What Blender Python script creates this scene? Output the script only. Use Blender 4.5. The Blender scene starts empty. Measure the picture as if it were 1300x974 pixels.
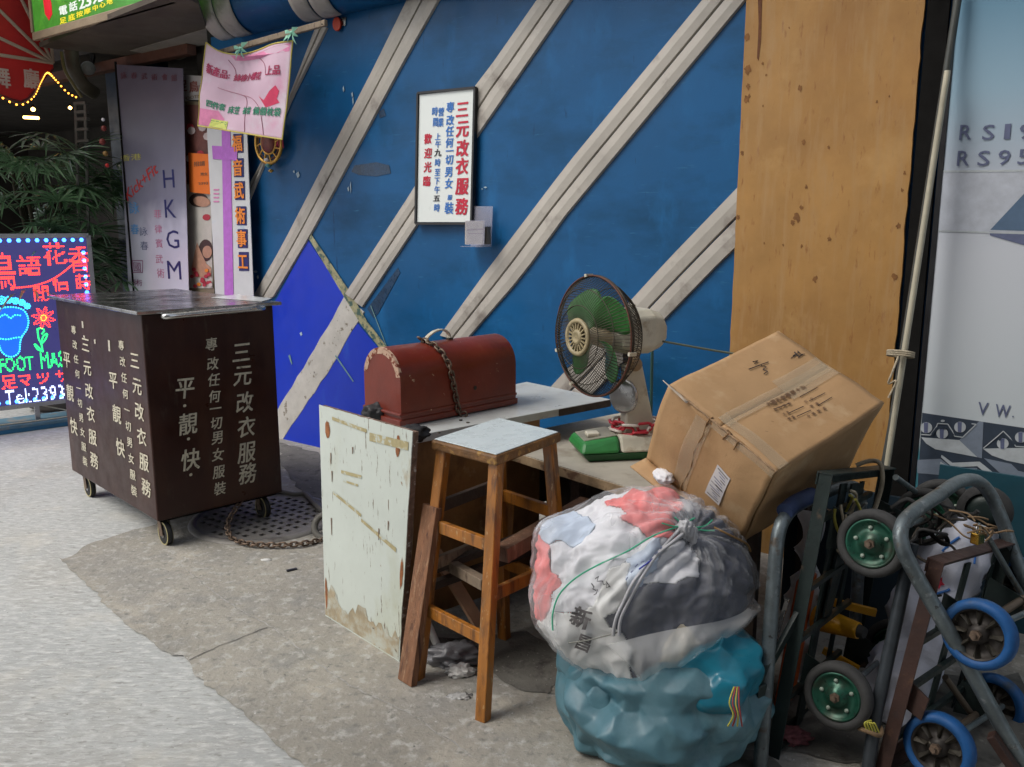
import bpy, bmesh, math, random
from math import radians, sin, cos, pi
from mathutils import Vector as V, Matrix, Euler, noise
from mathutils.bvhtree import BVHTree
from mathutils.kdtree import KDTree
random.seed(7)
S = bpy.context.scene
COL = S.collection

# ------------------------------------------------------------------ camera
CAMH, PITCH, FPX = 1.4, radians(10.5), 1080.0
cd = bpy.data.cameras.new('camera'); cam = bpy.data.objects.new('camera', cd); COL.objects.link(cam)
cam.location = (0, 0, CAMH); cam.rotation_euler = (radians(90) - PITCH, 0, 0)
cd.sensor_width = 36; cd.lens = FPX / 1300 * 36; cd.clip_start = .05; cd.clip_end = 500
S.camera = cam
# ------------------------------------------------------------------ sky, sun, exposure
SUN_EL, SUN_AZ = radians(52), radians(-112)       # azimuth measured from +Y towards +X
w = bpy.data.worlds.new('World'); S.world = w; w.use_nodes = True
nt = w.node_tree; nt.nodes.clear()
out = nt.nodes.new('ShaderNodeOutputWorld'); bg = nt.nodes.new('ShaderNodeBackground')
sky = nt.nodes.new('ShaderNodeTexSky'); sky.sky_type = 'NISHITA'; sky.sun_disc = False
sky.sun_elevation = SUN_EL; sky.sun_rotation = SUN_AZ; sky.dust_density = 3; sky.air_density = 1
hs = nt.nodes.new('ShaderNodeHueSaturation'); hs.inputs['Saturation'].default_value = .42
nt.links.new(sky.outputs[0], hs.inputs['Color']); nt.links.new(hs.outputs[0], bg.inputs[0])
bg.inputs[1].default_value = .11; nt.links.new(bg.outputs[0], out.inputs[0])
sl = bpy.data.lights.new('sun', 'SUN'); sl.energy = 1.1; sl.angle = radians(35); sl.color = (1, .95, .87)
so = bpy.data.objects.new('sun', sl); COL.objects.link(so)
sd = V((sin(SUN_AZ) * cos(SUN_EL), cos(SUN_AZ) * cos(SUN_EL), sin(SUN_EL)))
so.rotation_euler = sd.to_track_quat('Z', 'Y').to_euler()
S.view_settings.view_transform = 'Standard'; S.view_settings.look = 'None'
S.view_settings.exposure = 0.85; S.view_settings.gamma = 1

# ------------------------------------------------------------------ survey helpers: photo pixel -> place in the world
CAM = V((0, 0, CAMH))
def ray(px, py):
    x = (px - 650) / FPX; z = -(py - 487) / FPX
    return V((x, cos(PITCH) + z * sin(PITCH), -sin(PITCH) + z * cos(PITCH)))
def G(px, py, z=0.0):
    r = ray(px, py); return CAM + r * ((z - CAMH) / r.z)
def Y(px, py, y):
    r = ray(px, py); return CAM + r * (y / r.y)
class Plane:
    def __init__(s, o, ex, ez, n): s.o, s.ex, s.ez, s.n = V(o), V(ex).normalized(), V(ez).normalized(), V(n).normalized()
    def hit(s, px, py, off=0):
        r = ray(px, py); o = s.o + s.n * off
        q = CAM + r * ((o - CAM).dot(s.n) / r.dot(s.n)) - s.o
        return q.dot(s.ex), q.dot(s.ez)
    def pt(s, a, b, off=0): return s.o + s.ex * a + s.ez * b + s.n * off
    def P(s, px, py, off=0):
        a, b = s.hit(px, py, off); return s.pt(a, b, off)
WA = radians(53)
W0 = G(385, 564)
WALL = Plane(W0, (sin(WA), -cos(WA), 0), (0, 0, 1), (-cos(WA), -sin(WA), 0))
Wp = WALL.pt

# ------------------------------------------------------------------ materials
MATS = {}
def mat(name, col, rough=.6, metal=0, var=.18, vs=6, layers=(), bump=0, bs=60, stretch=(1, 1, 1), spec=.5, alpha=None, trans=0, emit=None, es=1, coat=0, sheen=0, bstretch=None, ridged=False, bdist=.01):
    """layers: (colour, scale, lo, hi, stretch)"""
    if name in MATS: return MATS[name]
    m = bpy.data.materials.new(name); m.use_nodes = True; t = m.node_tree; N = t.nodes; L = t.links; N.clear()
    o = N.new('ShaderNodeOutputMaterial'); b = N.new('ShaderNodeBsdfPrincipled'); L.new(b.outputs[0], o.inputs[0])
    tc = N.new('ShaderNodeTexCoord')
    def nz(scale, st, detail=6):
        mp = N.new('ShaderNodeMapping'); mp.inputs['Scale'].default_value = st
        L.new(tc.outputs['Object'], mp.inputs[0])
        n = N.new('ShaderNodeTexNoise'); n.inputs['Scale'].default_value = scale; n.inputs['Detail'].default_value = detail
        n.inputs['Roughness'].default_value = .62
        L.new(mp.outputs[0], n.inputs['Vector']); return n.outputs[0]
    c = None
    if var:
        r = N.new('ShaderNodeMapRange'); r.inputs[1].default_value = .3; r.inputs[2].default_value = .7
        r.inputs[3].default_value = 1 - var; r.inputs[4].default_value = 1 + var
        L.new(nz(vs, stretch), r.inputs[0])
        mx = N.new('ShaderNodeMix'); mx.data_type = 'RGBA'; mx.blend_type = 'MULTIPLY'; mx.inputs[0].default_value = 1
        mx.inputs[6].default_value = (*col, 1); cb = N.new('ShaderNodeCombineColor')
        for i in range(3): L.new(r.outputs[0], cb.inputs[i])
        L.new(cb.outputs[0], mx.inputs[7]); c = mx.outputs[2]
    for ly in layers:
        lc, sc, lo, hi = ly[:4]; st = ly[4] if len(ly) > 4 else (1, 1, 1)
        r = N.new('ShaderNodeMapRange'); r.inputs[1].default_value = lo; r.inputs[2].default_value = hi
        L.new(nz(sc, st, 8), r.inputs[0])
        mx = N.new('ShaderNodeMix'); mx.data_type = 'RGBA'; L.new(r.outputs[0], mx.inputs[0])
        if c: L.new(c, mx.inputs[6])
        else: mx.inputs[6].default_value = (*col, 1)
        mx.inputs[7].default_value = (*lc, 1); c = mx.outputs[2]
    if c: L.new(c, b.inputs['Base Color'])
    else: b.inputs['Base Color'].default_value = (*col, 1)
    rr = N.new('ShaderNodeMapRange'); rr.inputs[1].default_value = .3; rr.inputs[2].default_value = .7
    rr.inputs[3].default_value = max(.02, rough - .1); rr.inputs[4].default_value = min(1, rough + .1)
    L.new(nz(vs * 3, (1, 1, 1)), rr.inputs[0]); L.new(rr.outputs[0], b.inputs['Roughness'])
    b.inputs['Metallic'].default_value = metal; b.inputs['Specular IOR Level'].default_value = spec
    if bump:
        bp = N.new('ShaderNodeBump'); bp.inputs['Strength'].default_value = bump; bp.inputs['Distance'].default_value = .01
        bp.inputs['Distance'].default_value = bdist
        h = nz(bs, bstretch or stretch, 5); L.new(h, bp.inputs['Height']); L.new(bp.outputs[0], b.inputs['Normal'])
        if ridged:
            hn = h.node; hn.noise_type = 'RIDGED_MULTIFRACTAL'; hn.normalize = True; hn.inputs['Distortion'].default_value = .6; hn.inputs['Detail'].default_value = 3
    if alpha is not None: b.inputs['Alpha'].default_value = alpha
    if trans: b.inputs['Transmission Weight'].default_value = trans
    if coat: b.inputs['Coat Weight'].default_value = coat; b.inputs['Coat Roughness'].default_value = .15
    if sheen: b.inputs['Sheen Weight'].default_value = sheen
    if emit: b.inputs['Emission Color'].default_value = (*emit, 1); b.inputs['Emission Strength'].default_value = es
    MATS[name] = m; return m
def flat(name, col, rough=.55): return mat(name, col, rough, var=.12, vs=25)

M_road = mat('pale_brushed_concrete', (.40, .41, .40), .9, var=.14, vs=1.1, layers=[((.36, .345, .31), 1.7, .50, .75), ((.55, .56, .54), 22, .48, .66, (.9, 2.2, 1)), ((.29, .29, .27), 26, .54, .68, (.9, 2.2, 1)), ((.62, .62, .60), 60, .60, .70, (1, 1.6, 1)), ((.54, .52, .46), 3.1, .56, .8), ((.16, .155, .14), 75, .66, .71), ((.26, .24, .20), 5, .68, .80)], bump=.8, bs=30, bstretch=(.6, 2.6, 1))
M_pave = mat('old_grey_concrete', (.29, .272, .232), .92, var=.18, vs=1.4, layers=[((.23, .225, .21), 1.7, .5, .72), ((.42, .385, .32), 2.6, .54, .74), ((.24, .235, .215), 7, .52, .68), ((.40, .39, .36), 24, .52, .66), ((.19, .185, .165), 30, .55, .68), ((.09, .085, .08), 40, .66, .70), ((.12, .115, .10), 9, .69, .74), ((.52, .51, .49), 55, .65, .70)], bump=.6, bs=45)
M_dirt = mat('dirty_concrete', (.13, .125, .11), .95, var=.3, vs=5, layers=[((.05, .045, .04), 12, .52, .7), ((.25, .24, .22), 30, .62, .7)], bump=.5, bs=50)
M_blue = mat('blue_laminate', (.007, .085, .225), .38, var=.16, vs=1.4, layers=[((.001, .05, .125), 1.8, .48, .74, (1, 1, 2.2)), ((.010, .12, .31), 6, .56, .8, (1, 1, .5)), ((.03, .15, .28), 26, .64, .74, (.3, .3, 3)), ((.002, .03, .09), 11, .66, .74, (2.2, 2.2, .35)), ((.28, .36, .42), 14, .755, .79, (1.7, 1.7, .6))], bump=.06, bs=9, spec=.25)
M_bright = mat('bright_blue_sheet', (.0, .028, .46), .38, var=.1, vs=3, layers=[((.01, .08, .5), 5, .6, .8, (1, 1, .4)), ((.3, .35, .6), 20, .76, .79, (2, 2, .4))], bump=.03, bs=10)
M_strip = mat('grey_metal_strip', (.43, .40, .355), .5, metal=.1, var=.12, vs=4, layers=[((.2, .17, .15), 6, .56, .75), ((.5, .48, .45), 40, .7, .75)], bump=.08, bs=30)
M_pale = mat('worn_pale_strip', (.48, .46, .42), .6, var=.15, vs=8, layers=[((.2, .17, .13), 18, .6, .66), ((.06, .05, .04), 34, .66, .7)], bump=.15, bs=40)
M_ply = mat('stained_plywood', (.38, .20, .055), .62, var=.28, vs=1.5, layers=[((.28, .125, .03), 1.3, .46, .70, (1, 1, .8)), ((.22, .09, .02), 4, .62, .80, (1, 1, .6)), ((.50, .30, .11), 3.5, .56, .8), ((.25, .10, .025), 30, .60, .72, (1.5, 1.5, .4)), ((.40, .24, .10), 14, .5, .8, (2, 2, .25)), ((.13, .05, .02), 9, .70, .735)], bump=.06, bs=40, bstretch=(3, 3, .3))
M_rust = mat('dark_stain', (.13, .045, .015), .8, var=.3, vs=30)
M_black = mat('near_black', (.006, .0055, .005), .9, var=.2, spec=.2)
M_cart = mat('brown_painted_metal', (.030, .0085, .0055), .36, var=.3, vs=3, layers=[((.065, .026, .014), 3, .50, .75, (1, 1, .35)), ((.05, .03, .022), 18, .60, .72, (1, 1, .3)), ((.15, .10, .06), 25, .76, .8)], bump=.03, bs=15, spec=.35)
M_gold = mat('gold_brush_paint', (.56, .52, .40), .55, var=.25, vs=50, layers=[((.10, .06, .04), 45, .58, .70)])
M_steel = mat('mottled_steel', (.42, .42, .42), .22, metal=.9, var=.2, vs=5, layers=[((.10, .10, .10), 5.5, .46, .62), ((.65, .66, .66), 12, .66, .8)], bump=.03, bs=20)  # dark and pale blotches mixed into the steel colour
M_chrome = mat('bright_tube', (.62, .62, .6), .25, metal=1, var=.1)
M_rubber = mat('black_rubber', (.03, .03, .03), .8, var=.3, vs=20, bump=.2)
M_wheelrim = mat('yellowed_wheel', (.36, .32, .16), .6, var=.3, vs=30)
M_board = mat('pale_green_laminate', (.56, .61, .56), .45, var=.08, vs=3, layers=[((.44, .46, .34), 3, .52, .72, (1, 1, .5)), ((.36, .28, .16), 8, .62, .74, (1, 1, .4)), ((.17, .13, .09), 42, .625, .66, (2.2, 2.2, .3)), ((.26, .17, .09), 24, .68, .71, (1, 1, .6))], bump=.06, bs=40)
M_boardlow = mat('dirty_laminate_foot', (.40, .33, .22), .7, var=.3, vs=9)
M_edge = mat('chipped_board_edge', (.16, .10, .07), .8, var=.4, vs=60, layers=[((.4, .38, .35), 60, .58, .65)], bump=.5)
M_lam = mat('white_laminate', (.47, .49, .48), .35, var=.07, vs=4, layers=[((.30, .29, .26), 7, .56, .75), ((.2, .17, .13), 60, .7, .75)], bump=.04)
M_lam2 = mat('dirty_white_laminate', (.40, .37, .31), .55, var=.15, vs=5, layers=[((.26, .22, .17), 8, .52, .7), ((.12, .09, .07), 50, .68, .72)], bump=.1)
M_seat = mat('stool_laminate', (.58, .66, .68), .3, var=.04, vs=6, layers=[((.4, .42, .4), 9, .66, .8)])
M_wood = mat('orange_varnished_wood', (.36, .135, .018), .38, var=.35, vs=7, stretch=(3, 3, .5), layers=[((.12, .045, .012), 9, .50, .64, (4, 4, .6)), ((.24, .13, .05), 14, .58, .70, (3, 3, .4)), ((.44, .27, .12), 34, .62, .67, (2, 2, .7))], bump=.12, bs=40, bstretch=(5, 5, .6), coat=.2)
M_woodedge = mat('worn_seat_edge', (.16, .075, .022), .5, var=.4, vs=20, layers=[((.36, .20, .05), 30, .55, .62), ((.05, .03, .02), 25, .6, .68)], bump=.4, bs=60)
M_brownwood = mat('weathered_brown_wood', (.15, .075, .042), .7, var=.35, vs=10, stretch=(4, 4, .5), layers=[((.30, .20, .13), 16, .58, .7, (6, 6, .5)), ((.05, .02, .015), 12, .60, .68, (6, 6, .4))], bump=.4, bs=60, bstretch=(6, 6, .5))
M_greywood = mat('grey_old_wood', (.20, .155, .11), .8, var=.3, vs=10, layers=[((.09, .06, .04), 14, .55, .7, (4, 4, 1))], bump=.4, bs=60)
M_darkwood = mat('dark_wood_and_desk_shade', (.045, .03, .022), .7, var=.3, vs=10, bump=.3)
M_panelwood = mat('varnished_brown_plywood', (.23, .115, .04), .5, var=.3, vs=6, layers=[((.11, .045, .015), 7, .5, .66, (1, 1, .5)), ((.38, .24, .12), 10, .62, .72)], bump=.15)
M_case = mat('maroon_painted_wood', (.16, .018, .006), .38, var=.28, vs=4, layers=[((.06, .010, .006), 6, .55, .75), ((.20, .05, .02), 12, .60, .72, (1, 1, .4)), ((.42, .28, .18), 42, .68, .70)], bump=.12, bs=25, coat=.2)
M_scuff = mat('scuffed_bare_edge', (.46, .31, .22), .8, var=.2, vs=20, layers=[((.16, .03, .012), 38, .5, .56)], bump=.2)
M_cream = mat('aged_cream_plastic', (.56, .53, .43), .5, var=.12, vs=12, layers=[((.28, .20, .11), 11, .56, .72), ((.1, .07, .04), 50, .70, .74)], bump=.06)
M_fangreen = mat('fan_green_plastic', (.03, .20, .05), .4, var=.2, vs=10, layers=[((.10, .2, .08), 12, .6, .8)], bump=.05)
M_blade = mat('green_fan_blade', (.055, .22, .055), .35, var=.15, vs=8, layers=[((.05, .10, .035), 9, .6, .8)])
M_wire = mat('rusty_guard_wire', (.055, .045, .032), .6, metal=.4, var=.4, vs=30)
M_card = mat('brown_cardboard', (.46, .28, .135), .72, var=.10, vs=3, layers=[((.37, .215, .095), 3.2, .46, .70), ((.54, .38, .22), 9, .56, .75), ((.30, .17, .08), 40, .66, .72, (1, 3, 1))], bump=.3, bs=9, bdist=.015)
M_cardin = mat('cardboard_shadow_crease', (.22, .12, .05), .9, var=.2)
M_tape = mat('clear_packing_tape', (.62, .5, .34), .12, var=.05, alpha=.38)
M_ink = flat('dark_ink', (.03, .025, .03)); M_inkbrown = flat('faded_brown_ink', (.16, .09, .05))
M_label = mat('paper_label', (.62, .6, .6), .6, var=.05)
M_green = mat('dark_green_painted_iron', (.018, .030, .028), .45, var=.3, vs=8, layers=[((.11, .075, .05), 20, .62, .7), ((.20, .19, .17), 60, .72, .76)], bump=.15, bs=40, metal=.2)
M_brownfe = mat('rusty_brown_iron', (.05, .024, .018), .5, var=.35, vs=9, layers=[((.11, .055, .03), 20, .58, .68), ((.02, .018, .02), 14, .6, .7)], bump=.2, bs=40, metal=.2)
M_galv = mat('galvanised_tube', (.15, .18, .19), .42, metal=.5, var=.4, vs=12, layers=[((.10, .07, .045), 16, .58, .68), ((.34, .36, .36), 30, .60, .72), ((.05, .045, .04), 45, .62, .70)], bump=.25, bs=40)
M_tyre = mat('dusty_grey_tyre', (.042, .042, .041), .8, var=.25, vs=15, bump=.15)
M_hub = mat('green_wheel_disc', (.018, .095, .060), .34, metal=.4, var=.4, vs=14, layers=[((.045, .05, .035), 12, .48, .66), ((.02, .02, .018), 30, .6, .68)], bump=.05)
M_bluety = mat('blue_rubber_tyre', (.006, .085, .27), .6, var=.25, vs=14, layers=[((.035, .06, .10), 14, .5, .7)], bump=.1)
M_darkhub = mat('dark_spoked_hub', (.035, .03, .026), .5, metal=.5, var=.4, vs=20, layers=[((.2, .18, .14), 30, .66, .72)])
M_orange = mat('orange_plastic', (.55, .09, .01), .4, var=.15); M_yellow = mat('yellow_plastic', (.62, .30, .01), .4, var=.12)
M_whitecloth = mat('white_cloth', (.74, .74, .77), .9, var=.06, vs=9, layers=[((.58, .60, .66), 7, .58, .78)], bump=.5, bs=5, ridged=True, bdist=.02)
M_greycloth = mat('pale_grey_cloth', (.70, .70, .68), .9, var=.06, vs=9, bump=.5, bs=5, ridged=True, bdist=.02)
M_bluecloth = mat('pale_blue_cloth', (.54, .63, .76), .9, var=.08, vs=9, bump=.5, bs=5, ridged=True, bdist=.02)
M_pinkcloth = mat('coral_pink_cloth', (.78, .17, .16), .9, var=.12, vs=9, bump=.5, bs=5, ridged=True, bdist=.02)
M_navycloth = mat('charcoal_navy_cloth', (.045, .052, .085), .9, var=.3, vs=5, layers=[((.10, .11, .15), 5, .56, .7)], bump=.5, bs=5, ridged=True, bdist=.02)
M_brass = mat('brass', (.55, .33, .06), .25, metal=1, var=.15)
M_rope = mat('dirty_rope', (.42, .36, .26), .9, var=.3, vs=40, bump=.4, bs=120)
M_twine = mat('brown_twine', (.20, .13, .07), .9, var=.3, vs=40)
M_chainrust = mat('rusty_chain', (.17, .12, .085), .55, metal=.5, var=.4, vs=60)
M_chainred = mat('red_plastic_link', (.42, .02, .035), .4, var=.15); M_chainwhite = mat('white_plastic_link', (.62, .55, .5), .4, var=.15)
M_greenstring = mat('green_string', (.05, .42, .24), .5, var=.1)
M_leaf = mat('dark_palm_leaf', (.12, .23, .11), .32, var=.45, vs=6, layers=[((.24, .31, .18), 5, .56, .75)])
M_stem = mat('palm_stem', (.06, .05, .025), .8, var=.3)
M_pot = mat('grey_plant_pot', (.10, .09, .08), .7, var=.2)
M_signwhite = mat('white_sign_face', (.70, .74, .72), .35, var=.02, vs=4)
M_frameblack = mat('black_frame', (.012, .012, .014), .4, var=.2)
M_red = flat('red_paint', (.50, .012, .04)); M_bluep = flat('blue_paint', (.03, .16, .50)); M_blackp = flat('black_paint', (.02, .02, .03))
M_navyp = flat('navy_print', (.008, .012, .11)); M_crim = flat('crimson_print', (.36, .015, .08)); M_greenp = flat('green_print', (.01, .20, .11))
M_orangep = flat('orange_print', (.75, .22, .02)); M_purple = flat('purple_print', (.42, .13, .52)); M_pinkp = flat('pink_print', (.62, .22, .42)); M_skyp = flat('sky_blue_print', (.10, .30, .60))
M_redfab = mat('red_awning_fabric', (.46, .012, .010), .6, var=.2, vs=4, bump=.1)
M_rib = mat('pale_awning_rib', (.36, .28, .2), .5, var=.15)
M_soffit = mat('brown_soffit', (.075, .06, .042), .8, var=.25, vs=3, layers=[((.05, .035, .025), 4, .5, .7)])
M_soffit2 = mat('pale_soffit', (.22, .20, .165), .8, var=.15)
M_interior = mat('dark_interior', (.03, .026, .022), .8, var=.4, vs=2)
M_facade = mat('grey_render', (.22, .21, .2), .85, var=.15, vs=2, bump=.2)

# ------------------------------------------------------------------ mesh helpers
class MB:
    def __init__(s): s.v = []; s.f = []; s.sm = []
    def add(s, vs, fs, smooth=False):
        n = len(s.v); s.v += [V(p) for p in vs]; s.f += [tuple(i + n for i in f) for f in fs]; s.sm += [smooth] * len(fs); return s
    def hexa(s, p): return s.add(p, [(0, 3, 2, 1), (4, 5, 6, 7), (0, 1, 5, 4), (1, 2, 6, 5), (2, 3, 7, 6), (3, 0, 4, 7)])
    def box(s, o, ex, ey, ez):
        o, ex, ey, ez = V(o), V(ex), V(ey), V(ez)
        return s.hexa([o, o + ex, o + ex + ey, o + ey, o + ez, o + ex + ez, o + ex + ey + ez, o + ey + ez])
    def cbox(s, c, a, b, d):
        c, a, b, d = V(c), V(a), V(b), V(d); return s.box(c - a / 2 - b / 2 - d / 2, a, b, d)
    def bar(s, p0, p1, w, h, up=(0, 0, 1)):
        p0, p1 = V(p0), V(p1); d = (p1 - p0).normalized(); x = d.cross(V(up))
        if x.length < 1e-3: x = d.cross(V((1, 0, 0)))
        x.normalize(); y = x.cross(d)
        return s.hexa([p + x * a * w / 2 + y * b * h / 2 for p in (p0, p1) for a, b in ((-1, -1), (1, -1), (1, 1), (-1, 1))])
    def prism(s, pts, n, t0, t1):
        k = len(pts); n = V(n); s.add([V(p) + n * t0 for p in pts] + [V(p) + n * t1 for p in pts],
            [tuple(range(k)), tuple(range(2 * k - 1, k - 1, -1))] + [(i, i + k, (i + 1) % k + k, (i + 1) % k) for i in range(k)]); return s
    def tube(s, pts, r, seg=8, closed=False, caps=True, smooth=True):
        pts = [V(p) for p in pts]; n = len(pts); fr = []
        rs = r if isinstance(r, (list, tuple)) else [r] * n
        up = None
        for i in range(n):
            a = pts[(i - 1) % n] if (closed or i) else pts[i]; b = pts[(i + 1) % n] if (closed or i < n - 1) else pts[i]
            t = (b - a).normalized()
            if up is None: up = t.orthogonal().normalized()
            up = (up - t * up.dot(t)); up = up.normalized() if up.length > 1e-6 else t.orthogonal().normalized()
            fr.append((up.copy(), t.cross(up)))
        vs = [pts[i] + (fr[i][0] * cos(2 * pi * k / seg) + fr[i][1] * sin(2 * pi * k / seg)) * rs[i] for i in range(n) for k in range(seg)]
        fs = []
        for i in range(n if closed else n - 1):
            j = (i + 1) % n
            for k in range(seg): fs.append((i * seg + k, i * seg + (k + 1) % seg, j * seg + (k + 1) % seg, j * seg + k))
        s.add(vs, fs, smooth)
        if caps and not closed: s.add(vs[:seg], [tuple(range(seg - 1, -1, -1))]); s.add(vs[-seg:], [tuple(range(seg))])
        return s
    def lathe(s, prof, o, ax, seg=24, smooth=True, cap=True):
        o, ax = V(o), V(ax).normalized(); x = ax.orthogonal().normalized(); y = ax.cross(x)
        vs = [o + ax * h + (x * cos(2 * pi * k / seg) + y * sin(2 * pi * k / seg)) * r for r, h in prof for k in range(seg)]
        fs = [(i * seg + k, i * seg + (k + 1) % seg, (i + 1) * seg + (k + 1) % seg, (i + 1) * seg + k) for i in range(len(prof) - 1) for k in range(seg)]
        s.add(vs, fs, smooth)
        if cap:
            if prof[0][0] > 1e-4: s.add(vs[:seg], [tuple(range(seg - 1, -1, -1))])
            if prof[-1][0] > 1e-4: s.add(vs[-seg:], [tuple(range(seg))])
        return s
    def grid(s, fn, nu, nv, smooth=True):
        return s.add([fn(i / nu, j / nv) for i in range(nu + 1) for j in range(nv + 1)],
                     [(i * (nv + 1) + j, (i + 1) * (nv + 1) + j, (i + 1) * (nv + 1) + j + 1, i * (nv + 1) + j + 1) for i in range(nu) for j in range(nv)], smooth)
MW = {}
def thing(name, label, cat, loc, rz=0, group=None):
    o = bpy.data.objects.new(name, None); COL.objects.link(o); o.location = loc; o.rotation_euler = (0, 0, rz); o.empty_display_size = .1
    MW[o.name] = Matrix.Translation(V(loc)) @ Matrix.Rotation(rz, 4, 'Z')
    return tag(o, label, cat, group)
def tag(o, label, cat, group=None, kind=None):
    if label: o['label'] = label
    if cat: o['category'] = cat
    if group: o['group'] = group
    if kind: o['kind'] = kind
    return o
def obj(name, mb, m, parent=None, bevel=0, solid=0, kind=None, label=None, fixn=True, sub=0):
    me = bpy.data.meshes.new(name)
    M = MW[parent.name] if parent is not None else Matrix.Identity(4)
    if parent is None and mb.v:      # origin at the base of the thing
        xs = [p.x for p in mb.v]; ys = [p.y for p in mb.v]; zs = [p.z for p in mb.v]
        M = Matrix.Translation(((min(xs) + max(xs)) / 2, (min(ys) + max(ys)) / 2, min(zs)))
    I = M.inverted()
    me.from_pydata([I @ p for p in mb.v], [], mb.f); me.polygons.foreach_set('use_smooth', mb.sm)
    if fixn:
        b = bmesh.new(); b.from_mesh(me); bmesh.ops.recalc_face_normals(b, faces=b.faces); b.to_mesh(me); b.free()
    me.materials.append(m); me.update()
    o = bpy.data.objects.new(name, me); COL.objects.link(o)
    if parent is not None: o.parent = parent
    else: o.location = M.translation
    MW[o.name] = M
    if kind: o['kind'] = kind
    if label: o['label'] = label
    if solid: q = o.modifiers.new('solid', 'SOLIDIFY'); q.thickness = solid; q.offset = 0
    if bevel: q = o.modifiers.new('bevel', 'BEVEL'); q.width = bevel; q.segments = 2; q.limit_method = 'ANGLE'; q.angle_limit = .6
    if sub: q = o.modifiers.new('sub', 'SUBSURF'); q.levels = sub; q.render_levels = sub
    return o
GL = {}
def glyph(ch, bold=.0, shear=0):
    k = (ch, bold, shear)
    if k in GL: return GL[k]
    c = bpy.data.curves.new('t', 'FONT'); c.body = ch; c.shear = shear; c.resolution_u = 2
    o = bpy.data.objects.new('t', c); COL.objects.link(o); dg = bpy.context.evaluated_depsgraph_get()
    me = bpy.data.meshes.new_from_object(o.evaluated_get(dg)); bpy.data.objects.remove(o); bpy.data.curves.remove(c)
    vs = [(v.co.x, v.co.y) for v in me.vertices]; fs = [tuple(p.vertices) for p in me.polygons]; bpy.data.meshes.remove(me)
    if not vs: GL[k] = ([], []); return GL[k]
    sh = [(0, 0)] + ([(bold, bold * .6), (-bold, bold * .6), (bold, -bold * .6), (-bold, -bold * .6)] if bold > .004 else [])
    if len(ch) == 1 and ord(ch) > 0x2E00: x0, x1, y0, y1 = 0, 1, -.12, .88
    else:
        x0, x1 = min(v[0] for v in vs), max(v[0] for v in vs); y0, y1 = min(v[1] for v in vs), max(v[1] for v in vs)
    # the font's em may differ: for ideographs use the measured centre when it is far off
    if len(ch) == 1 and ord(ch) > 0x2E00:
        mx = max(v[0] for v in vs)
        s = 1.0; x1 = max(1.0, mx); y1 = y0 + (x1 - x0)
    base = [((x - x0) / (x1 - x0) - .5, (y - y0) / (y1 - y0) - .5) for x, y in vs]; n = len(base)
    GL[k] = ([(x + a / (x1 - x0), y + b / (y1 - y0), l) for l, (a, b) in enumerate(sh) for x, y in base], [tuple(i + n * l for i in f) for l in range(len(sh)) for f in fs]); return GL[k]
def letters(plane, items, m, parent, bold=.012, off=.002, shear=0, name='lettering', rot=0, jit=0):
    """items: (text, px, py, wpx, hpx) on the photo, laid on the real plane"""
    small = MB(); last = None
    for ch, px, py, wp, hp in items:
        vs, fs = glyph(ch, bold, shear)
        a0, _ = plane.hit(px - wp / 2, py, off); a1, _ = plane.hit(px + wp / 2, py, off); _, b0 = plane.hit(px, py + hp / 2, off); _, b1 = plane.hit(px, py - hp / 2, off)
        a, b = plane.hit(px, py, off); W, H = abs(a1 - a0), abs(b1 - b0); r = rot + random.uniform(-jit, jit)
        mb = MB() if max(wp, hp) >= 10 else small
        mb.add([plane.pt(a + (x * W) * cos(r) - y * H * sin(r), b + y * H * cos(r) + x * W * sin(r), off + l * .00015) for x, y, l in vs], fs)
        if mb is not small and mb.v: last = obj('character', mb, m, parent, fixn=False)
    if small.v: last = obj(name, small, m, parent, fixn=False, kind='stuff')
    return last
def flatpoly(plane, pxs, off=0): return [plane.P(x, y, off) for x, y in pxs]
def sheetpoly(plane, pxs, m, parent, off, name, th=.0015):
    return obj(name, MB().prism(flatpoly(plane, pxs, off), plane.n, -th, 0), m, parent)
def smoothpath(pts, n=6):
    pts = [V(p) for p in pts]; o = []
    for i in range(len(pts) - 1):
        a = pts[max(i - 1, 0)]; b = pts[i]; c = pts[i + 1]; d = pts[min(i + 2, len(pts) - 1)]
        for k in range(n):
            t = k / n; o.append(.5 * ((2 * b) + (c - a) * t + (2 * a - 5 * b + 4 * c - d) * t * t + (3 * b - a - 3 * c + d) * t ** 3))
    o.append(pts[-1]); return o
def resample(pts, step):
    o = [V(pts[0])]; acc = 0
    for a, b in zip(pts, pts[1:]):
        a, b = V(a), V(b); L = (b - a).length; p = step - acc
        while p <= L: o.append(a.lerp(b, p / L)); p += step
        acc = (acc + L) % step if L < p else L - (p - step)
    return o
def link_mb(c, d, up, L, Wd, r, seg=6, mb=None):
    mb = mb or MB(); c, d = V(c), V(d).normalized(); s = (V(up) - d * V(up).dot(d)); s = s.normalized() if s.length > 1e-4 else d.orthogonal().normalized()
    pts = []
    for k in range(12):
        a = 2 * pi * k / 12; pts.append(c + d * (cos(a) * Wd / 2 + (L - Wd) / 2 * (1 if cos(a) > 0 else -1)) + s * sin(a) * Wd / 2)
    return mb.tube(pts, r, seg, closed=True)
def chain_mb(path, L, Wd, r):
    pts = resample(path, L * .72); mb = MB()
    for i in range(len(pts) - 1):
        d = pts[i + 1] - pts[i]; up = V((0, 0, 1)) if i % 2 else d.cross(V((0, 0, 1)))
        if up.length < 1e-6: up = V((1, 0, 0)) if i % 2 else V((0, 1, 0))
        link_mb((pts[i] + pts[i + 1]) / 2, d, up, L, Wd, r, 5, mb)
    return mb
def uvn(o, a, b, c): return lambda x, y, z: V(o) + V(a) * x + V(b) * y + V(c) * z

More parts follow.
